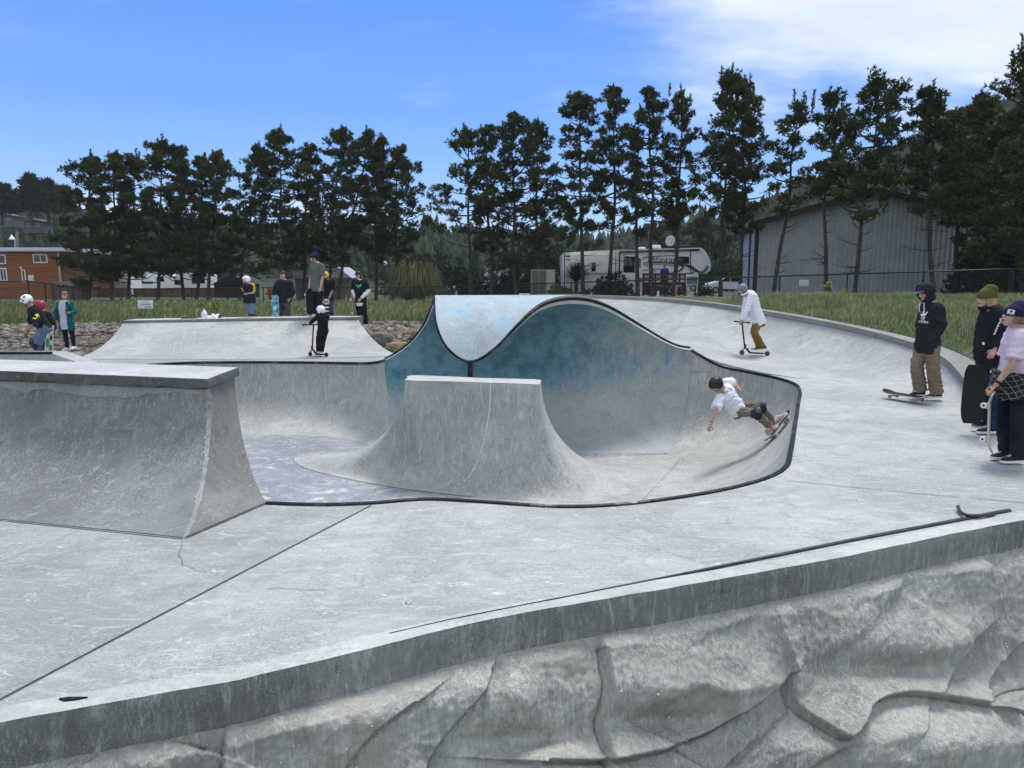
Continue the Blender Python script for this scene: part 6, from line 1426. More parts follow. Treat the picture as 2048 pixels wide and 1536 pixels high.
def person(label, Y, J, H=1.7, yaw=180, pitch=0, top=None, legs=None, shoes=None, skin=None, near=False, grip=(), build=1., toes=None, group=None):
    s = H/1.75; P = {k: Vector(D(v[0], v[1], Y+(v[2] if len(v) > 2 else 0))) for k, v in J.items() if k not in ('front', 'tilt')}
    fy = R(yaw); look = Vector((math.cos(fy), math.sin(fy), 0)); vox = .0095 if near else .013
    SM = (P['shA']+P['shB'])/2; HM = (P['hipA']+P['hipB'])/2; spine = (P['neck']-HM).normalized()
    sa = (P['shA']-P['shB']); sa = (sa-spine*sa.dot(spine)).normalized(); ha = (P['hipA']-P['hipB']); ha = (ha-spine*ha.dot(spine)*.7).normalized()
    if sa.dot(ha) < 0: ha = -ha
    shw = .175*s*build; P['shA'] = SM+sa*shw; P['shB'] = SM-sa*shw; P['hipA'] = HM+ha*.09*s; P['hipB'] = HM-ha*.09*s
    fwd = sa.cross(spine)
    bfw = J.get('front'); hint = Vector((math.cos(R(bfw)), math.sin(R(bfw)), 0)) if isinstance(bfw, (int, float)) else look
    if fwd.dot(hint) < 0: fwd = -fwd
    low = min(P['anA'].z, P['anB'].z)-.09*s
    root = thing('person', label, 'person', (HM.x, HM.y, low), group)
    tL = (P['neck']-HM).length
    def tp(t): return HM+(P['neck']-HM)*t
    def torso(mb, inf=0., t0=-.16, t1=1.06, wide=1., flare=0.):
        prof = [(-.45, .15, .11), (-.3, .155, .115), (-.16, .15, .105), (0, .158, .115), (.22, .145, .105), (.45, .15, .11), (.7, .17, .118), (.88, .175, .1), (.98, .12, .085), (1.06, .062, .062)]
        ts = [t0]+[p[0] for p in prof if t0 < p[0] < t1]+[t1]
        secs = []
        for t in ts:
            w = np.interp(t, [p[0] for p in prof], [p[1] for p in prof])*s*build*wide; d = np.interp(t, [p[0] for p in prof], [p[2] for p in prof])*s*build
            e = inf*(1 if t < .9 else .5)+flare*max(0, .4-t); secs.append((tp(t), w+e, d+e, min(1, max(0, 1-t))))
        loft_ring(mb, secs, sa, ha, fwd)
    # ---- body
    mb = MB(); torso(mb, -.01); hc = P['head']
    u = Matrix.Rotation(R(pitch), 3, look.cross(Vector((0, 0, 1)))) @ Vector((0, 0, 1)) if pitch else Vector((0, 0, 1))
    tilt = J.get('tilt'); 
    if tilt is not None: u = Vector(tilt).normalized()
    f = (look-u*look.dot(u)).normalized(); r_ = f.cross(u); hs_ = s**.45*(1 if H > 1.5 else 1.04)
    Mh = basis(r_*hs_, f*hs_, u*hs_, hc); hl = lambda x, y, z: Mh @ Vector((x, y, z))
    R3 = basis(r_, f, u, (0, 0, 0)).to_3x3()
    for c, rr in (((0, -.012, .03), (.075, .095, .088)), ((0, .012, -.03), (.062, .078, .075)), ((0, .045, -.075), (.04, .042, .038)), ((.07, -.008, -.015), (.012, .022, .032)), ((-.07, -.008, -.015), (.012, .022, .032)), ((.03, .055, -.03), (.03, .03, .03)), ((-.03, .055, -.03), (.03, .03, .03)), ((0, .07, .022), (.05, .02, .02))): mb.ell(hl(*c), [q*hs_ for q in rr], 0, R3, 14, 9, -.98, .98)
    mb.tube([hl(0, .082, .018), hl(0, .104, -.022), hl(0, .09, -.036)], [.012*hs_, .018*hs_, .012*hs_], 8)
    mb.ell(hl(0, .083, -.058), (.024*hs_, .014*hs_, .013*hs_), 0, R3, 10, 6, -.98, .98)
    limb(mb, [P['neck']-spine*.05, P['neck'].lerp(hl(0, -.02, -.07), .5), hl(0, -.012, -.04)], [.062*s, .054*s, .052*s])
    fin = MB()
    for q in 'AB':
        sh, el, ha_ = P['sh'+q], P['el'+q], P['ha'+q]
        limb(mb, [sh-(sa*(1 if q == 'A' else -1))*.02, sh.lerp(el, .4), el, el.lerp(ha_, .3), ha_], [.05*s, .044*s, .037*s, .038*s, .026*s])
        hi, kn, an = P['hip'+q], P['kn'+q], P['an'+q]
        limb(mb, [hi, hi.lerp(kn, .4), kn, kn.lerp(an, .3), an, an+(kn-an).normalized()*-.02], [.085*s, .072*s, .052*s, .052*s, .036*s, .034*s])
        fd = (ha_-el).normalized(); g = J.get('gripdir'+q); curl = R(62) if q in grip else R(24)
        inn = (HM-ha_); inn = (inn-fd*inn.dot(fd)).normalized() if q not in grip else (fwd-fd*fwd.dot(fd)).normalized()
        if (inn.length if inn else 0) < .1: inn = fd.orthogonal().normalized()
        ax = fd.cross(inn); k_ = s*(.95 if H > 1.5 else .9)
        pc = ha_+fd*.048*k_; mb.ell(pc, (.04*k_, .016*k_, .052*k_), 0, basis(ax, inn, fd, (0, 0, 0)).to_3x3(), 12, 8, -.98, .98)
        for j, (off_, ln) in enumerate(((-.028, .062), (-.0095, .074), (.0095, .07), (.027, .054))):
            p = pc+fd*.036*k_+ax*off_*k_; d = fd.copy(); pts = [p-fd*.02*k_]; 
            for seg_ in range(3):
                pts.append(p); d = Matrix.Rotation(curl*(.75+.15*seg_)+R(4*j), 3, ax) @ d if (Matrix.Rotation(curl, 3, ax) @ fd).dot(inn) > 0 else Matrix.Rotation(-curl*(.75+.15*seg_)-R(4*j), 3, ax) @ d
                p = p+d*ln*k_*(.45, .32, .25)[seg_]
            pts.append(p); fin.tube(pts, [.0085*k_, .009*k_, .0085*k_, .0078*k_, .006*k_], 7)
        th = ax*(-1 if ax.dot(fwd) < 0 else 1); b0 = pc-fd*.02*k_+th*.03*k_
        fin.tube([b0, b0+(th*.7+fd*.6+inn*.3).normalized()*.035*k_, b0+(th*.45+fd*.85+inn*.6).normalized()*.065*k_], [.013*k_, .0105*k_, .007*k_], 7)
        # foot inside the shoe
        td = (toes or {}).get(q); td = Vector((math.cos(R(td)), math.sin(R(td)), 0)) if isinstance(td, (int, float)) else (Vector(td).normalized() if td else look)
        P['td'+q] = td; mb.ell(an+td*.06*s-(Vector((0, 0, 1)) if abs(td.z) < .2 else td.orthogonal())*.0*s-Vector((0, 0, .05*s)) if abs(td.z) < .3 else an+td*.06*s, (.04*s, .04*s, .035*s), 0, None, 10, 6, -.98, .98)
    eyes = [hl(.032, .085, .008), hl(-.032, .085, .008)]; brows = [hl(.033, .09, .032), hl(-.033, .09, .032)]; mouth = hl(0, .096, -.06); hz_ = hs_
    def paint(c):
        for e in eyes:
            if (c-e).length < .017*hz_: return 1
        q = c-mouth; 
        if abs(q.dot(u)) < .009*hz_ and abs(q.dot(r_)) < .026*hz_ and abs(q.dot(f)) < .03*hz_: return 2
        for e in brows:
            q = c-e
            if abs(q.dot(u)) < .008*hz_ and abs(q.dot(r_)) < .022*hz_ and abs(q.dot(f)) < .03: return 3
        return 0
    fuse(mb, 'body', [skin or M_skin, M_eye, M_lip, M_brow], root, vox*.8 if near else vox*.85, 0, 3, paint, fin)
    # ---- clothes
    if top:
        mb = MB(); inf = top.get('inf', .022); t0 = top.get('hem', -.12); torso(mb, inf, t0, top.get('neck', 1.03), top.get('wide', 1.), top.get('flare', 0.))
        sl = top.get('sleeve', 1.0); ri = top.get('arm', .02); ex = MB()
        for q in 'AB':
            sh, el, ha_ = P['sh'+q], P['el'+q], P['ha'+q]; sg = sa*(1 if q == 'A' else -1)
            if sl <= .55: e = sh.lerp(el, sl/.5*.95); limb(mb, [sh-sg*.05, sh, sh.lerp(e, .5), e], [.06*s, .056*s+ri, .055*s+ri*1.1, .054*s+ri*1.4])
            elif sl > 0: limb(mb, [sh-sg*.05, sh, sh.lerp(el, .5), el, el.lerp(ha_, .5), ha_+(el-ha_)*.06], [.06*s, .055*s+ri, .05*s+ri, .046*s+ri, .04*s+ri, .032*s+ri*.8])
        for c in top.get('lumps', ()): mb.ell(tp(c[0])+fwd*c[1]+sa*c[2], c[3], 0, None, 12, 8, -.98, .98)
        fuse(mb, top['name'], top['mat'], root, vox, top.get('wrinkle', .012), 3, None, None, 7/s, len(label))
    if legs:
        mb = MB(); torso(mb, legs.get('inf', .018), -.26, .12, 1.0); L = legs.get('len', 1.0); a_, k_, c_ = legs.get('r', (.095, .075, .065))
        for q in 'AB':
            hi, kn, an = P['hip'+q], P['kn'+q], P['an'+q]
            if L <= .6: e = hi.lerp(kn, L/.5); limb(mb, [hi+(hi-kn).normalized()*.03, hi.lerp(e, .5), e], [a_*s, (a_+k_)/2*s, k_*s])
            else:
                e = kn.lerp(an, (L-.5)/.5); dn_ = (an-kn).normalized(); limb(mb, [hi+(hi-kn).normalized()*.03, hi.lerp(kn, .5), kn, kn.lerp(e, .5), e+dn_*.015*s], [a_*s, (a_+k_)/2*s, k_*s, (k_*.5+c_*.5)*s, c_*s])
        fuse(mb, legs['name'], legs['mat'], root, vox, legs.get('wrinkle', .014), 2, None, None, 9/s, len(label)+3)
    if shoes:
        for q in 'AB':
            an = P['an'+q]; td = P['td'+q]; upv = Vector((0, 0, 1)) if abs(td.z) < .3 else (P['kn'+q]-an).normalized(); upv = (upv-td*upv.dot(td)).normalized(); sd_ = td.cross(upv); k_ = s*1.0
            Ms = basis(sd_*k_, td*k_, upv*k_, an-upv*.082*s); m = MB(); rows = []
            for (y, w, h0) in ((-.085, .02, .07), (-.078, .036, .1), (-.04, .04, .12), (.01, .041, .115), (.05, .043, .082), (.1, .048, .06), (.15, .046, .052), (.18, .034, .045), (.195, .014, .035)):
                rows.append([Ms @ Vector((w*math.copysign(abs(math.cos(a))**.7, math.cos(a)), y, .02+(h0-.02)*max(0, math.sin(a))**.7)) for a in [math.pi*j/10 for j in range(11)]])
            m.grid(rows); m.add(rows[0], [tuple(range(11))]); m.add(rows[-1], [tuple(range(11))[::-1]]); o = m.build('shoe', shoes[0], root)
            m = MB(); ol = [(w*sg_, y) for sg_ in (1,) for (y, w) in ((-.09, .02), (-.075, .04), (.0, .043), (.08, .05), (.15, .05), (.185, .036), (.203, .012))]; ol = ol+[(-x, y) for x, y in ol[::-1]]
            m.prism([Ms @ Vector((x, y, 0)) for x, y in ol], upv*.026*k_); m.build('sole', shoes[1], o, smooth=False)
            if len(shoes) > 2:
                m = MB()
                for j in range(4): m.tube([Ms @ Vector((-.022, .045+.022*j, .098-.009*j)), Ms @ Vector((.022, .05+.022*j, .098-.009*j))], .004, 5)
                m.build('laces', shoes[2], o)
    return dict(root=root, P=P, Mh=Mh, fwd=fwd, sa=sa, tp=tp, s=s, u=u, f=f, r=r_, look=look, HM=HM, vox=vox, spine=spine, ha=ha, torso=torso)
def gear(p, name, mb, mats, smooth=True): mb.xf(p['Mh']); return mb.build(name, mats, p['root'], smooth)
def helmet(p, mat, decals=(), strap=True):
    m = MB(); m.ell((0, -.008, .03), (.108, .132, .112), 0, None, 24, 12, -.12, .99)
    for sx_ in (-1, 1): m.ell((sx_*.088, -.03, -.005), (.022, .07, .062), 0, None, 12, 8, -.97, .97)
    m.ell((0, -.095, .0), (.07, .035, .06), 0, None, 12, 8, -.97, .97); m.tube([(.106*math.cos(a), -.008+.132*math.sin(a), .017) for a in [2*math.pi*k/28 for k in range(28)]], .008, 6, closed=True)
    o = gear(p, 'helmet', m, mat)
    m = MB()
    for sx_ in (-1, 0, 1): m.ell((sx_*.045, .075, .115-.02*abs(sx_)), (.012, .022, .006), 0, Matrix.Rotation(-.8, 3, 'X'), 10, 6, -.97, .97)
    m.xf(p['Mh']); m.build('vent', M_blk, o)
    for (az, el_, w, h, mt, tx) in decals:
        a, e = R(az), R(el_); c = Vector((math.sin(a)*math.cos(e)*.111, -.008+math.cos(a)*math.cos(e)*.135, .03+math.sin(e)*.115)); n = Vector((math.sin(a)*math.cos(e)/.111, math.cos(a)*math.cos(e)/.135, math.sin(e)/.115)).normalized()
        ex = Vector((0, 0, 1)).cross(n).normalized(); m = MB()
        if tx:
            V, Fc = text_mesh(tx, h); m.add(V, Fc); M4 = frame(c+n*.004, ex, n.cross(ex))
        else:
            rg = random.Random(int(az)); poly = [(math.cos(t)*w*rg.uniform(.6, 1.1), math.sin(t)*h*rg.uniform(.6, 1.1)) for t in [2*math.pi*k/9 for k in range(9)]]
            m.prism([(x, y, -abs(x*x+y*y)*4) for x, y in poly], (0, 0, .004)); M4 = frame(c+n*.001, ex, n.cross(ex))
        m.xf(p['Mh'] @ M4); m.build('sticker', mt, o, smooth=False)
    if strap:
        m = MB()
        for sx_ in (-1, 1): m.tube([(sx_*.1, .0, -.02), (sx_*.075, .03, -.09), (0, .055, -.118)], .007, 6)
        m.xf(p['Mh']); m.build('strap', M_blk, o)
    return o
def stick(p, part, px, py, mat, name, polys=None, text=None, size=.05, w=1., h=1., roll=0.):
    # a print laid on the cloth: cut to shape, then lowered on to the garment
    g = [o for o in p['root'].children if o.name.split('.')[0] == part][0]; bm = bmesh.new(); bm.from_mesh(g.data); bvh = BVHTree.FromBMesh(bm); bm.free()
    d = Vector(ray(px, py)).normalized(); hit, n, _, _ = bvh.ray_cast(Vector((0, 0, CAMZ)), d)
    if hit is None: return print('no hit', name)
    if n.dot(d) > 0: n = -n
    n = (n*.5-d*.5).normalized(); up = (p['spine']-n*p['spine'].dot(n)).normalized(); ex = up.cross(n); 
    if roll: up = Matrix.Rotation(roll, 3, n) @ up; ex = up.cross(n)
    m = MB()
    if text: V, Fc = text_mesh(text, size, 0); m.add(V, Fc)
    else:
        for poly in polys: m.add([(x*w, y*h, 0) for x, y in poly], [tuple(range(len(poly)))])
    out = []
    for v in m.v:
        q = hit+ex*v[0]+up*v[1]; h2, n2, _, _ = bvh.ray_cast(q+n*.15, -n); out.append((h2 if h2 is not None and (h2-q).length < .12 else q)+n*.006)
    m.v = [tuple(q) for q in out]; return m.build(name, mat, p['root'], smooth=False, fix=False)
def beanie(p, mat, slouch=0., patch=None):
    m = MB(); m.ell((0, -.02, .035), (.094, .115, .112), 0, None, 22, 10, -.1, .99)
    if slouch: m.ell((0, -.05, .1), (.075, .09, .06+slouch), 0, None, 16, 8, -.97, .97)
    mb_ = MB(); 
    for v in m.v: pass
    o = None
    rows = []
    for (rr, z) in ((.1, .0), (.105, .012), (.105, .06), (.1, .072)): rows.append([(rr*.95*math.cos(a), -.014+rr*1.16*math.sin(a), z-.008*math.sin(a)+.005) for a in [2*math.pi*k/28 for k in range(28)]])
    m.grid(rows, 0, closed=True); o = gear(p, 'beanie', m, mat)
    if patch:
        a = R(patch); c = Vector((math.sin(a)*.102, -.014+math.cos(a)*.124, .036)); n = Vector((math.sin(a), math.cos(a), .05)).normalized(); ex = Vector((0, 0, 1)).cross(n).normalized(); M4 = frame(c, ex, n.cross(ex))
        m = MB(); m.box((0, 0, 0), (.066, .05, .006), bev=.002); m.xf(p['Mh'] @ M4); m.build('label_patch', M_wht, o)
        m = MB(); m.ell((0, .006, .004), (.014, .013, .003), 0, None, 10, 6, -.97, .97); m.box((0, -.016, .003), (.05, .005, .003)); m.xf(p['Mh'] @ M4); m.build('emblem', M_blk, o)
    return o
def cap(p, mat, brim):
    m = MB(); m.ell((0, -.012, .035), (.088, .106, .1), 0, None, 20, 10, -.05, .99); o = gear(p, 'cap', m, mat); m = MB()
    m.prism([(-.075, .06, .045), (-.06, .13, .035), (-.03, .168, .03), (.03, .168, .03), (.06, .13, .035), (.075, .06, .045)], (0, 0, .008)); m.xf(p['Mh']); m.build('brim', brim, o, smooth=False); return o
def hair(p, mat, length, n=46, spread=1., seed=1, skull=True, front=.35, top=False):
    rg = random.Random(seed); m = MB()
    if skull: m.ell((0, -.04, .045), (.08, .09, .088), 0, None, 16, 10, -.6, .98)
    if top: m.ell((0, -.004, .072), (.077, .092, .058), 0, None, 16, 8, -.35, .98)
    for k in range(n):
        a = rg.uniform(math.pi*front, math.pi*(2-front)); x, y = math.sin(a)*.078, math.cos(a)*.085-.02
        L = length*rg.uniform(.7, 1.1); pts = [(x*.95, y, .04), (x*1.12, y*1.1, -.03), (x*1.15*spread+rg.uniform(-.01, .01), y*1.12*spread, -.03-L*.5), (x*1.1*spread+rg.uniform(-.03, .03), y*1.15*spread+rg.uniform(-.02, .02), -.03-L)]
        m.tube(catmull(pts, 3), [.013, .013, .013, .012, .011, .01, .009, .008, .006, .004][:len(catmull(pts, 3))], 5)
    return gear(p, 'hair', m, mat)
def hood(p, mat, up=True):
    m = MB()
    if up:
        m.ell((0, -.045, .02), (.115, .122, .135), 0, None, 20, 12, -.97, .98); m.ell((0, -.04, -.09), (.105, .115, .09), 0, None, 16, 10, -.97, .97)
        m.tube([(.098*math.cos(a), .055+.012*math.sin(a), .01+.125*math.sin(a)) for a in [2*math.pi*k/24 for k in range(24)]], .017, 7, closed=True)
    else:
        m.ell((0, -.1, -.115), (.12, .075, .06), 0, None, 16, 10, -.97, .97); m.tube([(.1*math.cos(a), -.05+.1*math.sin(a), -.105-.015*math.sin(a)) for a in [2*math.pi*k/20 for k in range(20)]], .026, 8, closed=True)
    return gear(p, 'hood', m, mat)
from mathutils.bvhtree import BVHTree
# ---------------------------------------------------------------- boards and scooters
M_grip = plain('black grip tape', (.016, .016, .017), .9, 0, .2, 60); M_wheelw = plain('cream urethane wheel', (.72, .68, .55), .5, 0, .08); M_truck = plain('truck metal', (.45, .45, .46), .35, .7)
def skateboard(label, c, long, up, bottom, L=.8, Wd=.2, wheel=None, top=None, kick=.045, name='skateboard', art=None, wr=.028):
    c = Vector(c); ex = Vector(long).normalized(); uz = Vector(up); uz = (uz-ex*uz.dot(ex)).normalized(); ey = uz.cross(ex); M4 = basis(ex, ey, uz, c); t = thing(name, label, 'skateboard', c)
    n = 24; rows_t = []; rows_b = []
    for i in range(n+1):
        u = -1+2*i/n; x = u*L/2; w = Wd/2*(1-max(0, (abs(u)-.72)/.28)**2.4)**.5 if abs(u) < .9999 else .012; z = kick*max(0, (abs(u)-.66)/.34)**1.3
        if kick == 0: w = Wd/2*(1-abs(u)**6*.5)**.5*(.93+.07*(1-u*u)); 
        w = max(w, .012)
        ys = [-1, -.9, -.5, 0, .5, .9, 1]; rows_t.append([M4 @ Vector((x, w*q, z+.006+.004*q*q)) for q in ys]); rows_b.append([M4 @ Vector((x, w*q, z-.006+.004*q*q)) for q in ys])
    m = MB(); m.grid(rows_t, 0); m.grid(rows_b, 1, flip=True); m.grid([[r_[0] for r_ in rows_t], [r_[0] for r_ in rows_b]], 2); m.grid([[r_[-1] for r_ in rows_t], [r_[-1] for r_ in rows_b]], 2); m.grid([rows_t[0], rows_b[0]], 2); m.grid([rows_t[-1], rows_b[-1]], 2)
    m.build('deck', [top or M_grip, bottom, plain('maple edge', (.5, .4, .27), .6)], t, fix=False, ang=40)
    for sx_ in (-1, 1):
        m = MB(); x = sx_*L*.27; m.box((x, 0, -.016), (.07, .05, .012)); m.tube([(x, -Wd*.36, -.04), (x, Wd*.36, -.04)], .009, 8); m.tube([(x, 0, -.02), (x, 0, -.045)], .016, 8); m.xf(M4); m.build('truck', M_truck, t)
        for sy in (-1, 1):
            m = MB(); y = sy*Wd*.42; m.tube([(x, y-.017, -.042), (x, y-.012, -.042), (x, y+.012, -.042), (x, y+.017, -.042)], [wr*.8, wr, wr, wr*.8], 18); m.xf(M4); o = m.build('wheel', wheel or M_wheelw, t)
            m = MB(); m.tube([(x, y-.0185, -.042), (x, y+.0185, -.042)], wr*.4, 12); m.xf(M4); m.build('bearing', M_blk, o)
    if art:
        for k, (x, y, lx, ly, mt) in enumerate(art):
            m = MB(); m.prism([M4 @ Vector((x+lx*a_, y+ly*b_, -.0085 + (0 if abs(x+lx*a_) < .28 else 0))) for a_, b_ in ((-.5, -.35), (.1, -.5), (.5, -.3), (.42, .4), (-.1, .5), (-.48, .3))], uz*-.002); m.build('deck_art', mt, t, smooth=False)
    return t
def scooter(label, fw, rw, hb, dirn, col, r=.055, side=None, wcol=None):
    fw, rw, hb = Vector(fw), Vector(rw), Vector(hb); t = thing('kick_scooter', label, 'scooter', (fw+rw)/2-Vector((0, 0, r))); ex = (rw-fw).normalized(); sd_ = ex.cross(Vector((0, 0, 1))).normalized(); up = sd_.cross(ex).normalized()
    for c in (fw, rw):
        m = MB(); m.tube([c-sd_*.014, c-sd_*.009, c+sd_*.009, c+sd_*.014], [r*.88, r, r, r*.88], 22); o = m.build('wheel', M_tyre, t); m = MB(); m.tube([c-sd_*.0155, c+sd_*.0155], r*.62, 16); m.build('hub', wcol or M_blk, o)
    ne = fw+ex*.06+up*.14; m = MB(); a = ne+ex*.03-up*.03; b0 = fw+ex*.2-up*.005; m.tube([a, a.lerp(b0, .5)-up*.01, b0], [.022, .024, .02], 8)
    P0 = fw+ex*.17; P1 = rw-ex*.09; mid = (P0+P1)/2; Lm = (P1-P0).length; m.box(mid+up*.0, (Lm, .115, .03), rot=basis(ex, sd_, up, (0, 0, 0)).to_3x3(), bev=.012)
    for s_ in (-1, 1): m.tube([P1+sd_*.025*s_, rw+sd_*.025*s_], .009, 6)
    m.build('deck', col, t); m = MB()
    for s_ in (-1, 1): m.tube([ne-up*.03, fw+sd_*.02*s_+up*.05, fw+sd_*.02*s_], .009, 6)
    m.build('fork', col, t); m = MB(); m.tube([ne-up*.05, hb], .019, 10); m.tube([ne-up*.02, ne+up*.06], .027, 10); m.build('stem', col, t)
    hd = side or sd_; m = MB(); m.tube([hb-hd*.26, hb+hd*.26], .014, 8); o = m.build('handlebar', col, t)
    for s_ in (-1, 1): m = MB(); m.tube([hb+hd*.16*s_, hb+hd*.28*s_], .019, 8); m.build('grip', M_blk, o)
    return t
# ---------------------------------------------------------------- who is where
C_black = cloth('black cotton', (.014, .0145, .017)); C_navyblk = cloth('washed black cotton', (.02, .022, .027)); C_white = cloth('white cotton', (.74, .74, .78), .05); C_jean = cloth('blue denim', (.05, .085, .16), .3); C_pale = cloth('pale blue denim', (.13, .18, .26), .3)
C_dkjean = cloth('dark denim', (.012, .016, .026), .3); C_midj = cloth('deep blue denim', (.018, .035, .075), .35); C_khaki = cloth('khaki cotton', (.2, .148, .1), .15); C_mustard = cloth('mustard cotton', (.2, .118, .03), .15); C_grey = cloth('charcoal trousers', (.075, .08, .09), .2); C_green = cloth('grey green cotton', (.1, .125, .105), .12)
C_teal = cloth('teal cardigan knit', (.01, .1, .1), .2); C_lilac = cloth('pale grey cotton', (.5, .5, .55), .06); C_pink = cloth('pale pink cotton', (.66, .53, .6), .05); C_olive = cloth('olive knit', (.09, .085, .028), .2); C_purple = cloth('dark purple knit', (.022, .017, .06), .2); C_navy = cloth('navy knit', (.02, .035, .075), .2)
C_jacket = cloth('dark navy jacket', (.018, .02, .028), .25); C_yellow = cloth('yellow cotton', (.62, .4, .03), .1); C_tanleg = cloth('tan grey cotton', (.17, .145, .11), .15); C_bluej = cloth('royal blue fleece', (.02, .06, .3), .15)
S_blk = plain('black suede shoe', (.016, .016, .017), .8); S_wht = plain('white rubber sole', (.68, .67, .63), .6, 0, .05); S_whs = plain('white trainer', (.68, .68, .67), .6, 0, .05); S_brn = plain('brown suede shoe', (.09, .07, .05), .8); S_cream = plain('cream suede shoe', (.5, .45, .38), .8)
H_blond = plain('blond hair', (.42, .29, .13), .6, 0, .3, 20); H_brown = plain('brown hair', (.07, .042, .025), .6, 0, .3, 20); H_dark = plain('dark hair', (.02, .015, .012), .6, 0, .2, 20); H_lbrown = plain('light brown hair', (.2, .135, .075), .6, 0, .3, 20); M_hgrey = plain('matt grey helmet', (.17, .19, .22), .5, 0, .06); M_hwht = plain('glossy white helmet', (.78, .79, .8), .3, 0, .04, 4, .5); M_hblk = plain('matt black helmet', (.016, .018, .02), .45); M_hred = plain('red helmet', (.34, .02, .03), .35, 0, .1); M_pad = plain('black pad plastic', (.02, .02, .022), .5)
M_neon = plain('neon yellow print', (.62, .72, .05), .6); M_patchy = plain('yellow patch', (.75, .55, .02), .6); M_dgreen = plain('dark green sticker', (.02, .12, .07), .6); M_green2 = plain('green shirt print', (.05, .33, .14), .7); M_white2 = plain('white print', (.75, .75, .74), .7); M_rdk = plain('dark red scooter paint', (.07, .012, .014), .4, .4)
def decal_on(p, name, t, side, wd, ht, mat, shape=None, text=None, off=.135, size=.05, front=None, dz=0.):
    fw = Vector(front).normalized() if front is not None else p['fwd']; up = p['spine']; ex = up.cross(fw).normalized()*1; ex = -(fw.cross(up)).normalized() if ex.length < .1 else ex
    c = p['tp'](t)+ex*side+fw*off+up*dz; M4 = frame(c, ex, up); m = MB()
    if text: V, Fc = text_mesh(text, size); m.add(V, Fc)
    else:
        for poly in shape: m.prism([(x*wd, y*ht, 0) for x, y in poly], (0, 0, .006))
    m.xf(M4); return m.build(name, mat, p['root'], smooth=False)
# 1 man in the black hoodie
q = person('man in black hoodie and grey blue cap looking down, hands in pockets of khaki trousers', 11.9, dict(head=(1850, 585, 0), neck=(1864, 606, 0), shA=(1878, 615, -.16), shB=(1852, 613, .2), elA=(1883, 650, -.2), haA=(1866, 681, -.14), elB=(1841, 649, .25), haB=(1842, 681, .14), hipA=(1865, 690, -.08), hipB=(1845, 689, .12), knA=(1866, 735, -.1), knB=(1834, 732, .06), anA=(1873, 785, -.06), anB=(1840, 781, .08), front=205, tilt=(-.3, 0, 1)), 1.82, 195, 0,
  dict(name='hoodie', mat=C_navyblk, sleeve=1, arm=.028, hem=-.2, inf=.04, wrinkle=.02, wide=1.04), dict(name='trousers', mat=C_khaki, r=(.11, .098, .1), inf=.02, wrinkle=.024), (S_blk, S_wht, M_white2), near=True, toes=dict(A=196, B=200))
hood(q, C_navyblk); cap(q, C_navy, plain('grey blue cap brim', (.1, .14, .22), .7))
leaf = [[(0, -.1), (.16, .1), (.12, .55), (0, .75), (-.12, .55), (-.16, .1)], [(.1, -.1), (.32, .05), (.62, .5), (.6, .62), (.35, .45), (.14, .15)], [(-.1, -.1), (-.32, .05), (-.62, .5), (-.6, .62), (-.35, .45), (-.14, .15)]]
stick(q, 'hoodie', 1846, 632, M_white2, 'chest_logo', leaf+[[(-.34, -.2), (.34, -.2), (.34, -.13), (-.34, -.13)], [(-.3, -.33), (.3, -.33), (.3, -.26), (-.3, -.26)], [(-.24, -.46), (.24, -.46), (.24, -.39), (-.24, -.39)]], None, .05, .12, .12)
stick(q, 'hoodie', 1846, 643, M_white2, 'chest_lettering', None, 'adidas', .075)
m = MB(); hp = q['Mh']
for s_ in (-.04, .04): m.tube([hp @ Vector((s_, .09, -.14)), hp @ Vector((s_*1.2, .12, -.2)), hp @ Vector((s_*1.2, .13, -.27))], .006, 5)
m.build('drawstring', M_white2, q['root'])
a, c_ = Vector(Z(1776, 785, .1)), Vector(Z(1850, 797, .1)); skateboard('black topped skateboard standing on its wheels at the feet of the man in khaki', (a+c_)/2+Vector((0, 0, .0)), c_-a, (0, 0, 1), plain('tan wood deck', (.4, .3, .18), .6), L=.82, Wd=.21, wheel=plain('amber wheel', (.45, .3, .15), .5))
# 2 olive beanie
q2 = person('long haired youth in olive beanie and black jacket holding a big black longboard', 9.35, dict(head=(1972, 597, 0), neck=(1985, 615, 0), shA=(1996, 625, -.18), shB=(1974, 622, .22), elA=(2010, 669, -.2), haA=(1990, 699, -.28), elB=(1962, 671, .22), haB=(1957, 722, .1), hipA=(1990, 722, -.08), hipB=(1974, 722, .12), knA=(1990, 783, -.1), knB=(1977, 780, .1), anA=(1984, 853, -.08), anB=(1972, 842, .12), front=195), 1.72, 184, 0,
  dict(name='jacket', mat=C_black, sleeve=1, arm=.034, hem=-.2, inf=.045, wrinkle=.016, wide=1.03), dict(name='ripped_jeans', mat=C_midj, r=(.095, .075, .072)), (S_blk, S_wht, M_white2), near=True, grip='B', toes=dict(A=184, B=188))
hair(q2, H_blond, .2, 60, 1.05, 3); beanie(q2, C_olive, .02); hood(q2, C_black, False)
stick(q2, 'jacket', 1967, 687, M_white2, 'pocket_patch', [[(-.5, -.5), (.5, -.5), (.5, .5), (-.5, .5)]], None, .05, .035, .035)
m = MB(); rg = random.Random(3); P_ = q2['P']; kn = P_['knA']; hi = P_['hipA']
for k, (f_, w, h) in enumerate(((.3, .11, .028), (.42, .06, .02), (.2, .05, .02))):
    c_ = hi.lerp(kn, f_)+Vector((-.05, -.088, 0)); m.prism([c_+Vector((-w/2, .02, -h/2)), c_+Vector((w/2, -.012, -h/3)), c_+Vector((w/2*.9, -.012, h/2)), c_+Vector((-w/2*.8, .02, h/2))], (0, -.006, 0))
m.build('denim_rip', M_white2, q2['root'], smooth=False)
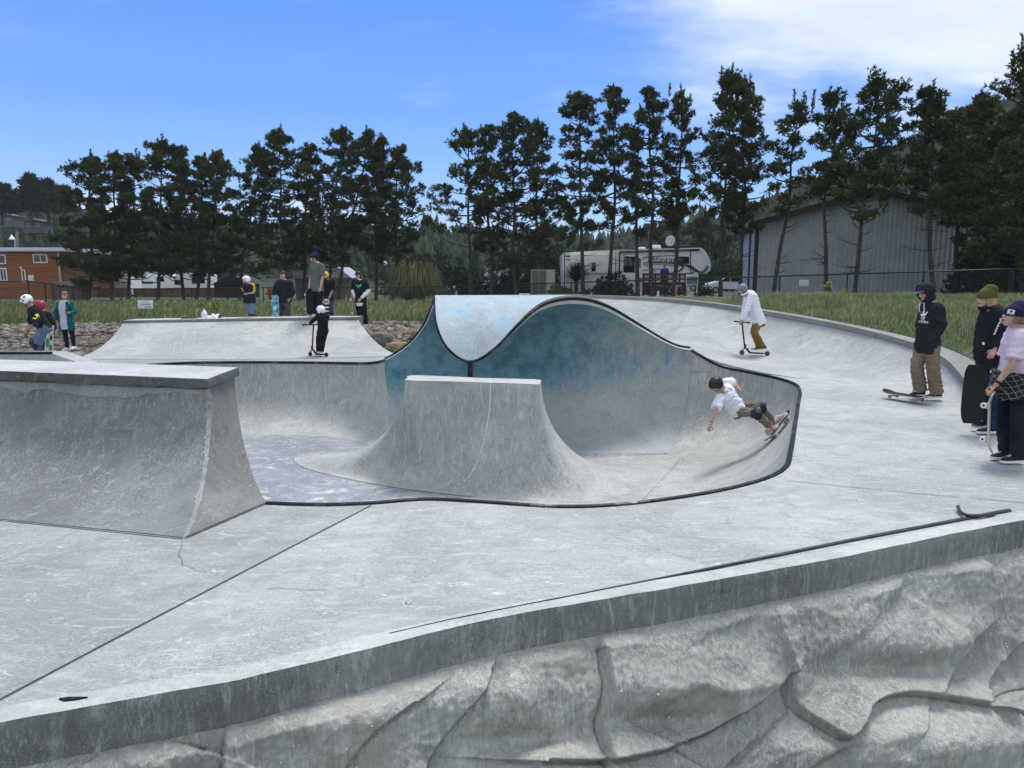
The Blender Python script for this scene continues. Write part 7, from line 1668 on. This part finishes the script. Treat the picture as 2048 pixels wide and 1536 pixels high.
for k in range(6): stick(q2, 'jacket', 2001-2.4*k, 641+5.2*k, M_white2, 'sleeve_print', [[(-.5, -.6), (.4, -.5), (.5, .5), (-.3, .6)]], None, .05, .022, .026 if k else .05)
tl, br_ = Vector(D(1953, 731, 9.3)), Vector(D(1942, 846, 9.25)); dv = tl-br_
lb = skateboard('tall black longboard deck held upright by the youth in the olive beanie', (tl+br_)/2, dv, (-.45, -.9, .03), plain('pale board rail', (.55, .55, .52), .6), L=dv.length*1.02, Wd=.255, kick=0, name='longboard', wheel=M_wheelw)
# 3 purple beanie
q3 = person('boy in dark purple beanie and pale pink tee with plaid shirt tied at the waist', 7.85, dict(head=(2025, 633, 0), neck=(2037, 657, 0), shA=(2042, 671, -.16), shB=(2026, 666, .2), elA=(2026, 727, -.2), haA=(1990, 772, -.1), elB=(2008, 722, .2), haB=(1987, 777, .06), hipA=(2038, 752, -.08), hipB=(2018, 748, .12), knA=(2036, 830, -.1), knB=(2007, 828, .1), anA=(2034, 910, -.08), anB=(2012, 902, .1), front=195), 1.62, 186, 12,
  dict(name='tee_shirt', mat=C_pink, sleeve=.45, arm=.03, hem=-.12, inf=.03, wrinkle=.016), dict(name='jeans', mat=C_dkjean, r=(.096, .08, .078), wrinkle=.016), (S_blk, S_wht, M_white2), near=True, grip='AB', toes=dict(A=188, B=192))
hair(q3, H_lbrown, .03, 24, 1, 5); beanie(q3, C_purple, .03, patch=-38)
b = NB('plaid flannel'); sx = b.n.new('ShaderNodeSeparateXYZ'); b.l.new(b.co, sx.inputs[0]); l1 = b.math('LESS_THAN', b.math('FRACT', b.math('MULTIPLY', b.math('ADD', sx.outputs[0], b.math('MULTIPLY', sx.outputs[2], .5)), 17.)), .1); l2 = b.math('LESS_THAN', b.math('FRACT', b.math('MULTIPLY', b.math('SUBTRACT', sx.outputs[2], b.math('MULTIPLY', sx.outputs[0], .4)), 17.)), .1)
M_plaid = b.fin(b.mix(b.math('MAXIMUM', l1, l2), (.014, .014, .016), (.2, .19, .17)), .9)
m = MB(); q3['torso'](m, .055, -.46, .1, 1.05, .07); fuse(m, 'tied_shirt', M_plaid, q3['root'], .011, .03, 3, wscale=8)
P_ = q3['P']; m = MB(); hd_ = P_['haA']+(P_['elA']-P_['haA'])*.15
m.tube([hd_-(P_['elA']-P_['haA']).normalized()*.0, hd_+(P_['elA']-P_['haA']).normalized()*.025], .036, 12); m.build('wristband', M_blk, q3['root'])
t0_, t1_ = Vector(D(1979, 784, 7.8)), Vector(D(1975, 906, 7.7)); skateboard('white skateboard seen edge on, held upright by the boy in the pink tee', (t0_+t1_)/2, t0_-t1_, (.8, -.6, 0), plain('white deck underside', (.66, .65, .62), .5), L=(t0_-t1_).length*1.02, Wd=.205, wr=.03, top=plain('pale grip', (.5, .5, .49), .8))
# 4 bowl skater
bmw = bmesh.new(); bmw.from_mesh([o for o in bowl.children if o.name.startswith('wall')][0].data); bv = BVHTree.FromBMesh(bmw)
def on_wall(px, py):
    d = Vector(ray(px, py)).normalized(); hit = bv.ray_cast(Vector((0, 0, CAMZ)), d); n = hit[1]
    if n.dot(d) > 0: n = -n
    return hit[0], n
w0, n0 = on_wall(1556, 870); w1, n1 = on_wall(1573, 848); wn = ((n0+n1)/2).normalized(); Yw = (w0.y+w1.y)/2
bc = (w0+w1)/2+wn*.085; bd = (w1-w0).normalized()
Ys = bc.y
toe = (bd*1.0).normalized()
q4 = person('skater in black helmet and white tee leaning back while carving the bowl wall', Ys, dict(head=(1431, 769, -.25), neck=(1444, 777, -.15), shA=(1435, 795, -.3), shB=(1457, 764, .1), elA=(1430, 821, -.4), haA=(1421, 849, -.4), elB=(1466, 765, .2), haB=(1475, 773, .1), hipA=(1466, 823, -.15), hipB=(1479, 809, .1), knA=(1512, 827, -.25), knB=(1521, 817, .05), anA=(1546, 858, -.16), anB=(1549, 845, .12), front=250, tilt=(-.35, -.5, .8)), 1.66, 215, 0,
  dict(name='tee_shirt', mat=C_white, sleeve=.45, arm=.034, hem=-.14, inf=.032, wrinkle=.02), dict(name='trousers', mat=C_tanleg, r=(.1, .08, .075), len=.86, wrinkle=.02), None, near=True, skin=M_skin)
s4 = q4['s']
for k, ak in enumerate('AB'):
    an = q4['P']['an'+ak]; ft = bc+bd*(-.16 if k == 0 else .17)*1+wn*.02; up4 = wn; td = (bd*.35+wn.cross(bd)*-1); td = (td-wn*td.dot(wn)).normalized(); sd_ = td.cross(up4)
    m = MB(); limb(m, [an, ft+wn*.08], [.042*s4, .042*s4]); m.build('sock', C_white, q4['root'])
    Ms = basis(sd_*s4, td*s4, up4*s4, ft-td*.03); m = MB(); rows = []
    for (y, w, h0) in ((-.085, .02, .07), (-.078, .036, .1), (-.04, .04, .12), (.01, .041, .115), (.05, .043, .082), (.1, .048, .06), (.15, .046, .052), (.18, .034, .045), (.195, .014, .035)): rows.append([Ms @ Vector((w*math.copysign(abs(math.cos(a))**.7, math.cos(a)), y, .02+(h0-.02)*max(0, math.sin(a))**.7)) for a in [math.pi*j/10 for j in range(11)]])
    m.grid(rows); m.add(rows[0], [tuple(range(11))]); m.add(rows[-1], [tuple(range(11))[::-1]]); o = m.build('shoe', S_cream, q4['root'])
    m = MB(); ol = [(w, y) for (y, w) in ((-.09, .02), (-.075, .04), (.0, .043), (.08, .05), (.15, .05), (.185, .036), (.203, .012))]; ol = ol+[(-x, y) for x, y in ol[::-1]]; m.prism([Ms @ Vector((x, y, 0)) for x, y in ol], up4*.026*s4); m.build('sole', S_wht, o, smooth=False)
    kn = q4['P']['kn'+ak]; hi = q4['P']['hip'+ak]; ou = ((kn-hi).normalized()-(an-kn).normalized()).normalized(); m = MB(); m.ell(kn+ou*.05, (.068, .068, .075), 0, None, 14, 10, -.98, .98); m.tube([kn.lerp(hi, .22), kn, kn.lerp(an, .2)], [.094*s4, .1*s4, .09*s4], 14); fuse(m, 'knee_pad', M_pad, q4['root'], .012, 0, 3); m = MB(); m.ell(kn+ou*.1, (.05, .045, .055), 0, None, 12, 8, -.98, .98); m.build('knee_cap', plain('worn knee cap', (.12, .13, .15), .35, .1, .3, 12), q4['root'])
helmet(q4, M_hblk, [(52, 12, .05, .05, M_neon, 'Thrasher')]); hair(q4, H_blond, .16, 50, 1.15, 7, skull=False, front=.3)
stick(q4, 'tee_shirt', 1455, 782, M_blk, 'chest_lettering', None, 'SKATE', .075, roll=-.25)
for k, dd_ in enumerate((0, .02)):
    P4 = q4['P']; e_ = (P4['elA']-P4['haA']).normalized(); m = MB(); m.tube([P4['haA']+e_*(.02+dd_), P4['haA']+e_*(.028+dd_)], .031, 12); m.build('bracelet', M_blk if k else M_white2, q4['root'])
skateboard('skateboard with pale wheels under the skater on the bowl wall', bc-wn*.012, bd, wn, plain('worn deck graphic', (.3, .28, .27), .6, 0, .8, 25), L=.8, Wd=.205)
# 5 scooter girl in white hoodie
bmk = bmesh.new(); bmk.from_mesh([o for o in bank.children if o.name.startswith('ramp_face')][0].data); bvk = BVHTree.FromBMesh(bmk)
def on_bank(px, py): return bvk.ray_cast(Vector((0, 0, CAMZ)), Vector(ray(px, py)).normalized())[0]
wF, wR = on_bank(1484, 709.5), on_bank(1534.5, 711.5); Y5 = (wF.y+wR.y)/2; print('rider on bank at', tuple(wF), tuple(wR))
q5 = person('rider in grey helmet and white hoodie standing on a black scooter, mustard trousers', Y5, dict(head=(1485, 579, 0), neck=(1499, 584, 0), shA=(1503, 590, -.15), shB=(1494, 588, .18), elA=(1494, 619, -.18), haA=(1484, 641, -.14), elB=(1489, 618, .22), haB=(1483, 643, .2), hipA=(1519, 639, -.07), hipB=(1514, 638, .12), knA=(1511, 665, -.07), knB=(1507, 664, .08), anA=(1526, 693, -.02), anB=(1517, 694, .05), front=180, tilt=(-.35, 0, 1)), 1.55, 186, 12,
  dict(name='hoodie', mat=C_white, sleeve=1, arm=.028, hem=-.18, inf=.036, wrinkle=.018, flare=.015), dict(name='trousers', mat=C_mustard, r=(.096, .08, .07), len=.97, wrinkle=.02), (S_brn, S_wht), grip='AB', toes=dict(A=(-1, 0, -.12), B=182))
hair(q5, H_lbrown, .16, 36, 1, 9, front=.25); helmet(q5, M_hgrey); hood(q5, C_white, False)
sc5 = scooter('black kick scooter ridden by the person in the white hoodie', D(1484, 705, wF.y), D(1534.5, 707, wR.y), D(1484, 644, wF.y), None, plain('matt black scooter', (.015, .015, .016), .5), side=Vector((-.35, .94, 0)), wcol=plain('dark pink hub', (.12, .05, .05), .4))
# 6 small scooter rider in black
Y6 = Z(636, 713, .0)[1]; print('child at', Y6)
q6 = person('small child in black with a white helmet riding a dark red scooter', Y6, dict(head=(641, 621, 0), neck=(645, 627, 0), shA=(637, 632, .02), shB=(653, 632, .0), elA=(629, 639, .1), haA=(619, 647, .16), elB=(651, 645, .2), haB=(636, 649, .3), hipA=(641, 660, 0), hipB=(651, 661, 0), knA=(637, 679, .05), knB=(647, 678, .1), anA=(637, 702, .02), anB=(643, 703, .05), front=150), 1.18, 150, 8,
  dict(name='jacket', mat=C_black, sleeve=1, arm=.024, hem=-.15, inf=.03, wrinkle=.012), dict(name='trousers', mat=C_black, r=(.12, .1, .09)), (S_whs, S_wht), grip='AB', toes=dict(A=178, B=176))
helmet(q6, M_hwht); scooter('dark red kick scooter ridden by the small child in black', D(620.5, 708, Z(620, 712.5, .01)[1]), D(652.5, 709.5, Z(652, 714, .01)[1]), D(627, 649, Y6+.2), None, M_rdk, r=.052, side=Vector((.8, .6, 0)))
# 7 tall spectator on the ledge
q7 = person('tall young man in grey green tee and navy beanie on the ledge with a board', 21.5, dict(head=(627, 516, 0), neck=(633, 526, 0), shA=(644, 532, -.1), shB=(624, 531, .12), elA=(645, 554, -.14), haA=(641, 576, -.14), elB=(621, 557, .1), haB=(618, 580, .02), hipA=(640, 577, -.05), hipB=(630, 577, .08), knA=(639, 602, -.06), knB=(630, 602, .05), anA=(636, 627, -.03), anB=(630, 627, .08), front=215), 1.84, 182, 0,
  dict(name='tee_shirt', mat=C_green, sleeve=.48, arm=.03, hem=-.12, inf=.035, wrinkle=.018), dict(name='trousers', mat=C_black, r=(.098, .08, .075)), (S_whs, S_wht), grip='B', toes=dict(A=184, B=190))
hair(q7, H_dark, .05, 24, 1, 4); beanie(q7, C_navy, .01)
skateboard('dark skateboard held upright by the tall young man on the ledge', D(617.5, 604, 21.38), Vector((.0, .02, 1)), (.75, -.66, 0), plain('dark deck underside', (.05, .05, .055), .6), L=.76, Wd=.2)
# 8 youth behind him
Y8 = 22.5
q8 = person('youth in yellow helmet and black tee half hidden behind the tall young man', Y8, dict(head=(649, 552, 0), neck=(654, 559, 0), shA=(664, 563, -.1), shB=(653, 563, .12), elA=(664, 582, -.14), haA=(657, 600, -.16), elB=(651, 582, .1), haB=(650, 600, .02), hipA=(661, 598, -.04), hipB=(655, 598, .08), knA=(662, 627, -.05), knB=(655, 627, .05), anA=(661, 656, -.03), anB=(655, 656, .06), front=205), 1.66, 190, 0,
  dict(name='tee_shirt', mat=C_black, sleeve=.48, arm=.03, hem=-.12, inf=.03), dict(name='jeans', mat=C_jean, r=(.095, .08, .075)), (S_blk, S_wht), grip='A')
hair(q8, H_brown, .2, 36, 1, 5); helmet(q8, plain('yellow helmet', (.6, .5, .05), .4))
stripes = [(x, 0, .05, .17, M_white2) for x in (-.28, -.17, -.06, .05, .16, .27)]
skateboard('black and white striped skateboard held by the youth in the yellow helmet', D(653, 618, Y8-.2), Vector((.05, .02, 1)), (.1, 1, 0), M_blk, L=.76, Wd=.2, art=stripes)
# 9 man in dark jacket
Y9 = 22.4
q9 = person('man in dark jacket and grey trousers smiling, one hand on a blue board', Y9, dict(head=(566, 551, 0), neck=(568, 560, 0), shA=(582, 565, -.04), shB=(555, 565, .04), elA=(586, 584, -.05), haA=(580, 597, -.1), elB=(549, 582, 0), haB=(552, 594, -.18), hipA=(575, 600, 0), hipB=(562, 600, .02), knA=(575, 631, -.05), knB=(561, 631, -.02), anA=(574, 661, 0), anB=(560, 661, 0), front=255), 1.76, 235, 0,
  dict(name='jacket', mat=C_jacket, sleeve=1, arm=.03, hem=-.14, inf=.04, wrinkle=.018), dict(name='trousers', mat=C_grey, r=(.1, .085, .08)), (S_blk, S_wht), grip='B', build=1.08)
hair(q9, H_dark, .03, 20, 1, 6, front=.5, top=True); m = MB(); m.tube([(-.08, .02, .075), (-.05, .09, .078), (.05, .09, .078), (.08, .02, .075)], .014, 6); gear(q9, 'sunglasses', m, M_blk)
art9 = [(-.2, .02, .16, .1, plain('pale blue art', (.3, .52, .62), .6)), (.02, -.02, .14, .12, plain('white art', (.65, .66, .66), .6)), (.2, .03, .15, .09, plain('deep blue art', (.03, .1, .3), .6)), (-.05, .05, .1, .05, plain('red art', (.35, .06, .04), .6))]
skateboard('light blue skateboard with graphics, held by the man in the dark jacket', D(551.5, 617, Y9-.25), Vector((0, .02, 1)), (.12, 1, 0), plain('sky blue deck', (.1, .42, .6), .5), L=.8, Wd=.2, art=art9)
# 10 woman in black tee over white sleeves
Y10 = 22.1
q10 = person('long haired person in black tee over white sleeves and cap beside the quarter pipe', Y10, dict(head=(716, 551, 0), neck=(719, 560, 0), shA=(731, 565, -.02), shB=(708, 565, .04), elA=(736, 582, -.04), haA=(722, 597, -.2), elB=(707, 582, .02), haB=(708, 597, -.08), hipA=(727, 602, 0), hipB=(715, 602, .02), knA=(728, 627, -.04), knB=(720, 627, 0), anA=(731, 647, 0), anB=(726, 646, .04), front=262), 1.62, 240, 0,
  dict(name='long_sleeve_shirt', mat=C_white, sleeve=1, arm=.018, hem=-.24, inf=.024, wrinkle=.012), dict(name='trousers', mat=C_black, r=(.105, .1, .1)), (S_whs, S_wht), grip='B', toes=dict(A=250, B=240))
m = MB(); q10['torso'](m, .036, -.08, 1.03); 
for k in 'AB': sh_, el_ = q10['P']['sh'+k], q10['P']['el'+k]; limb(m, [sh_-q10['sa']*.03*(1 if k == 'A' else -1), sh_, sh_.lerp(el_, .45), sh_.lerp(el_, .85)], [.09, .094, .09, .09])
fuse(m, 'tee_shirt', C_black, q10['root'], .013, .014, 3)
hair(q10, H_brown, .2, 40, 1.05, 8, front=.42); cap(q10, M_blk, M_blk)
gl_ = [[(-.9, .2), (-.5, .45), (-.2, .25), (-.1, -.1), (-.4, -.2)], [(.9, .2), (.5, .45), (.2, .25), (.1, -.1), (.4, -.2)], [(-.15, .3), (0, .1), (.15, .3), (.2, -.3), (0, -.7), (-.2, -.3)]]
stick(q10, 'tee_shirt', 717, 572, M_green2, 'chest_print', gl_, None, .05, .12, .12)
skateboard('skateboard seen edge on, hanging from the hand of the person in the black tee', D(706, 613, Y10-.12), Vector((-.12, .1, 1)), (1, .1, .1), plain('plain maple underside', (.4, .3, .18), .6), L=.74, Wd=.2)
# 11 boy on the ledge
Y11 = 21.65
q11 = person('boy in white helmet, black vest and yellow sleeves standing on the ledge', Y11, dict(head=(492, 560, 0), neck=(497, 567, 0), shA=(506, 570, -.04), shB=(491, 570, .05), elA=(508, 585, -.06), haA=(494, 587, -.2), elB=(489, 584, -.05), haB=(485, 579, -.16), hipA=(503, 600, 0), hipB=(495, 600, .03), knA=(504, 615, -.04), knB=(496, 614, .02), anA=(505, 627.5, 0), anB=(499, 627, .04), front=215), 1.2, 205, 14,
  dict(name='yellow_tee', mat=C_yellow, sleeve=.48, arm=.01, hem=-.05, inf=.0, wide=.82), dict(name='jeans', mat=C_pale, r=(.13, .11, .1)), (S_blk, S_blk), build=1.2, toes=dict(A=340, B=300))
m = MB(); q11['torso'](m, .052, -.2, 1.0, 1.0); fuse(m, 'vest', C_jacket, q11['root'], .013, .012, 3); hood(q11, C_grey, False); helmet(q11, M_hwht, [(-70, 12, .018, .014, M_blk, None), (40, 20, .016, .012, M_hgrey, None)])
# 12 helmeted skater at the far left
Y12 = 15.95
q12 = person('crouching skater in white stickered helmet, black tee and knee pads at far left', Y12, dict(head=(53, 602, 0), neck=(63, 615, 0), shA=(72, 622, -.15), shB=(62, 620, .2), elA=(72, 647, -.22), haA=(54, 659, -.24), elB=(63, 643, .25), haB=(54, 666, .2), hipA=(93, 655, -.1), hipB=(85, 654, .14), knA=(75, 687, -.12), knB=(71, 684, .16), anA=(87, 719, -.08), anB=(83, 718, .14), front=180, tilt=(-.45, 0, 1)), 1.62, 184, 0,
  dict(name='tee_shirt', mat=C_black, sleeve=.5, arm=.03, hem=-.16, inf=.032), dict(name='shorts', mat=C_pale, r=(.115, .105, .1), len=.52), (S_blk, S_wht), skin=M_tan2)
helmet(q12, M_hwht, [(-60, 20, .03, .02, M_blk, None), (-85, -5, .02, .024, M_blk, None), (-105, 25, .028, .03, M_dgreen, None), (-40, 38, .03, .016, M_blk, None)])
m = MB(); P_ = q12['P']
for k in 'AB': limb(m, [P_['kn'+k].lerp(P_['an'+k], .1), P_['kn'+k].lerp(P_['an'+k], .95)], [.07, .062])
o = m.build('socks', C_jean, q12['root'])
for k in 'AB':
    kn = P_['kn'+k]; m = MB(); m.ell(kn+Vector((-.03, 0, -.01)), (.1, .09, .13), 0, None, 14, 10, -.98, .98); fuse(m, 'knee_pad', M_pad, q12['root'], .014, 0, 3); m = MB(); el_ = P_['el'+k]; m.ell(el_, (.07, .07, .085), 0, None, 12, 8, -.98, .98); m.build('elbow_pad', M_pad, q12['root'])
stick(q12, 'tee_shirt', 75.5, 631.5, M_patchy, 'sleeve_patch', [[(-.5, -.5), (.5, -.5), (.5, .5), (-.5, .5)]], None, .05, .08, .08); stick(q12, 'tee_shirt', 68, 637, M_neon, 'shirt_print', [[(-.5, .1), (0, .4), (.5, -.2), (.1, -.4)]], None, .05, .12, .06)
# 13 child with red helmet
Y13 = 16.8
q13 = person('child in red helmet and black top mostly hidden behind the crouching skater', Y13, dict(head=(79, 612, 0), neck=(86, 622, 0), shA=(98, 628, -.1), shB=(86, 627, .14), elA=(106, 645, -.12), haA=(109, 661, -.16), elB=(80, 646, .12), haB=(86, 656, .1), hipA=(94, 660, -.05), hipB=(87, 660, .1), knA=(94, 687, -.06), knB=(87, 687, .08), anA=(94, 714, 0), anB=(87, 714, .1), front=200), 1.35, 195, 0,
  dict(name='sweatshirt', mat=C_black, sleeve=.72, arm=.026, hem=-.12, inf=.03), dict(name='trousers', mat=C_navyblk, r=(.11, .095, .09)), (S_blk, S_wht), grip='A', skin=M_tan2)
helmet(q13, M_hred)
art13 = [(-.24, .02, .2, .12, plain('yellow art', (.7, .6, .08), .6)), (-.02, -.03, .2, .1, plain('green art', (.04, .3, .12), .6)), (.2, .02, .18, .12, M_white2), (-.12, .05, .14, .06, plain('blue art', (.04, .1, .35), .6)), (.1, .05, .12, .05, M_blk)]
skateboard('colourful yellow and green graphic skateboard held upright by the child in the red helmet', D(98, 684, Y13-.22), Vector((.1, .03, 1)), (.15, 1, 0), plain('pale yellow deck', (.62, .6, .4), .5), L=.8, Wd=.2, art=art13)
# 14 woman in teal cardigan
Y14 = 20.3
q14 = person('smiling woman in teal cardigan and black leggings standing on the rocks with a phone', Y14, dict(head=(129, 592, 0), neck=(129, 602, 0), shA=(141, 606, -.02), shB=(119, 606, .02), elA=(150, 623, -.03), haA=(140, 626, -.24), elB=(112, 624, .02), haB=(112, 643, -.05), hipA=(141, 648, 0), hipB=(126, 649, 0), knA=(145, 671, -.04), knB=(131, 672, -.04), anA=(148, 692, 0), anB=(135, 695, -.05), front=270), 1.64, 285, 0,
  dict(name='tee_shirt', mat=C_lilac, sleeve=0, hem=-.22, inf=.022, wrinkle=.012), dict(name='leggings', mat=C_black, r=(.09, .065, .052), inf=.008, wrinkle=.004), (S_whs, S_wht), grip='A', toes=dict(A=275, B=255))
m = MB(); P_ = q14['P']; tp_ = q14['tp']
for k, sg in (('A', 1), ('B', -1)):
    sh_, el_, ha_ = P_['sh'+k], P_['el'+k], P_['ha'+k]; limb(m, [sh_-q14['sa']*.04*sg, sh_, sh_.lerp(el_, .5), el_, el_.lerp(ha_, .5), ha_.lerp(el_, .08)], [.055, .068, .064, .06, .055, .048])
    secs = [(tp_(t)+q14['sa']*sg*(.115+.012*(1-t)), .055, .11+.012*(1-t), 0) for t in (-.28, 0, .3, .6, .85, .99)]; loft_ring(m, secs, q14['sa'], q14['sa'], q14['fwd'])
loft_ring(m, [(tp_(t)-q14['fwd']*.085, .155, .05, 0) for t in (-.28, 0, .3, .6, .85, .98)], q14['sa'], q14['sa'], q14['fwd'])
fuse(m, 'cardigan', C_teal, q14['root'], .013, .016, 3); hair(q14, H_lbrown, .26, 70, 1.0, 2, front=.33, top=True)
ph = thing('mobile_phone', 'dark mobile phone in the hand of the woman in the teal cardigan', 'phone', P_['haA']); m = MB(); m.box(P_['haA']+Vector((-.05, -.05, .03)), (.075, .012, .14), bev=.004); m.build('case', M_blk, ph)
m = MB(); m.box(P_['haA']+Vector((-.05, -.0425, .03)), (.066, .002, .125)); m.build('screen', M_glass, ph)
# 15 person by the trailer
q15 = person('person in royal blue jacket standing behind the porch railing of the trailer', 54.2, dict(head=(1329.5, 533.5), neck=(1329.5, 537), shA=(1335, 539, 0), shB=(1324, 539, 0), elA=(1337, 546.5), haA=(1333.5, 551, -.2), elB=(1322, 546.5), haB=(1326, 551, -.2), hipA=(1332, 553.5), hipB=(1327, 553.5), knA=(1332, 565), knB=(1327, 565), anA=(1332, 577), anB=(1327, 577), front=270), 1.72, 270, 0,
  dict(name='jacket', mat=C_bluej, sleeve=1, arm=.03, hem=-.15, inf=.05), dict(name='trousers', mat=C_black), (S_blk, S_blk), build=1.1)
hair(q15, H_dark, .03, 16, 1, 3, front=.45, top=True)
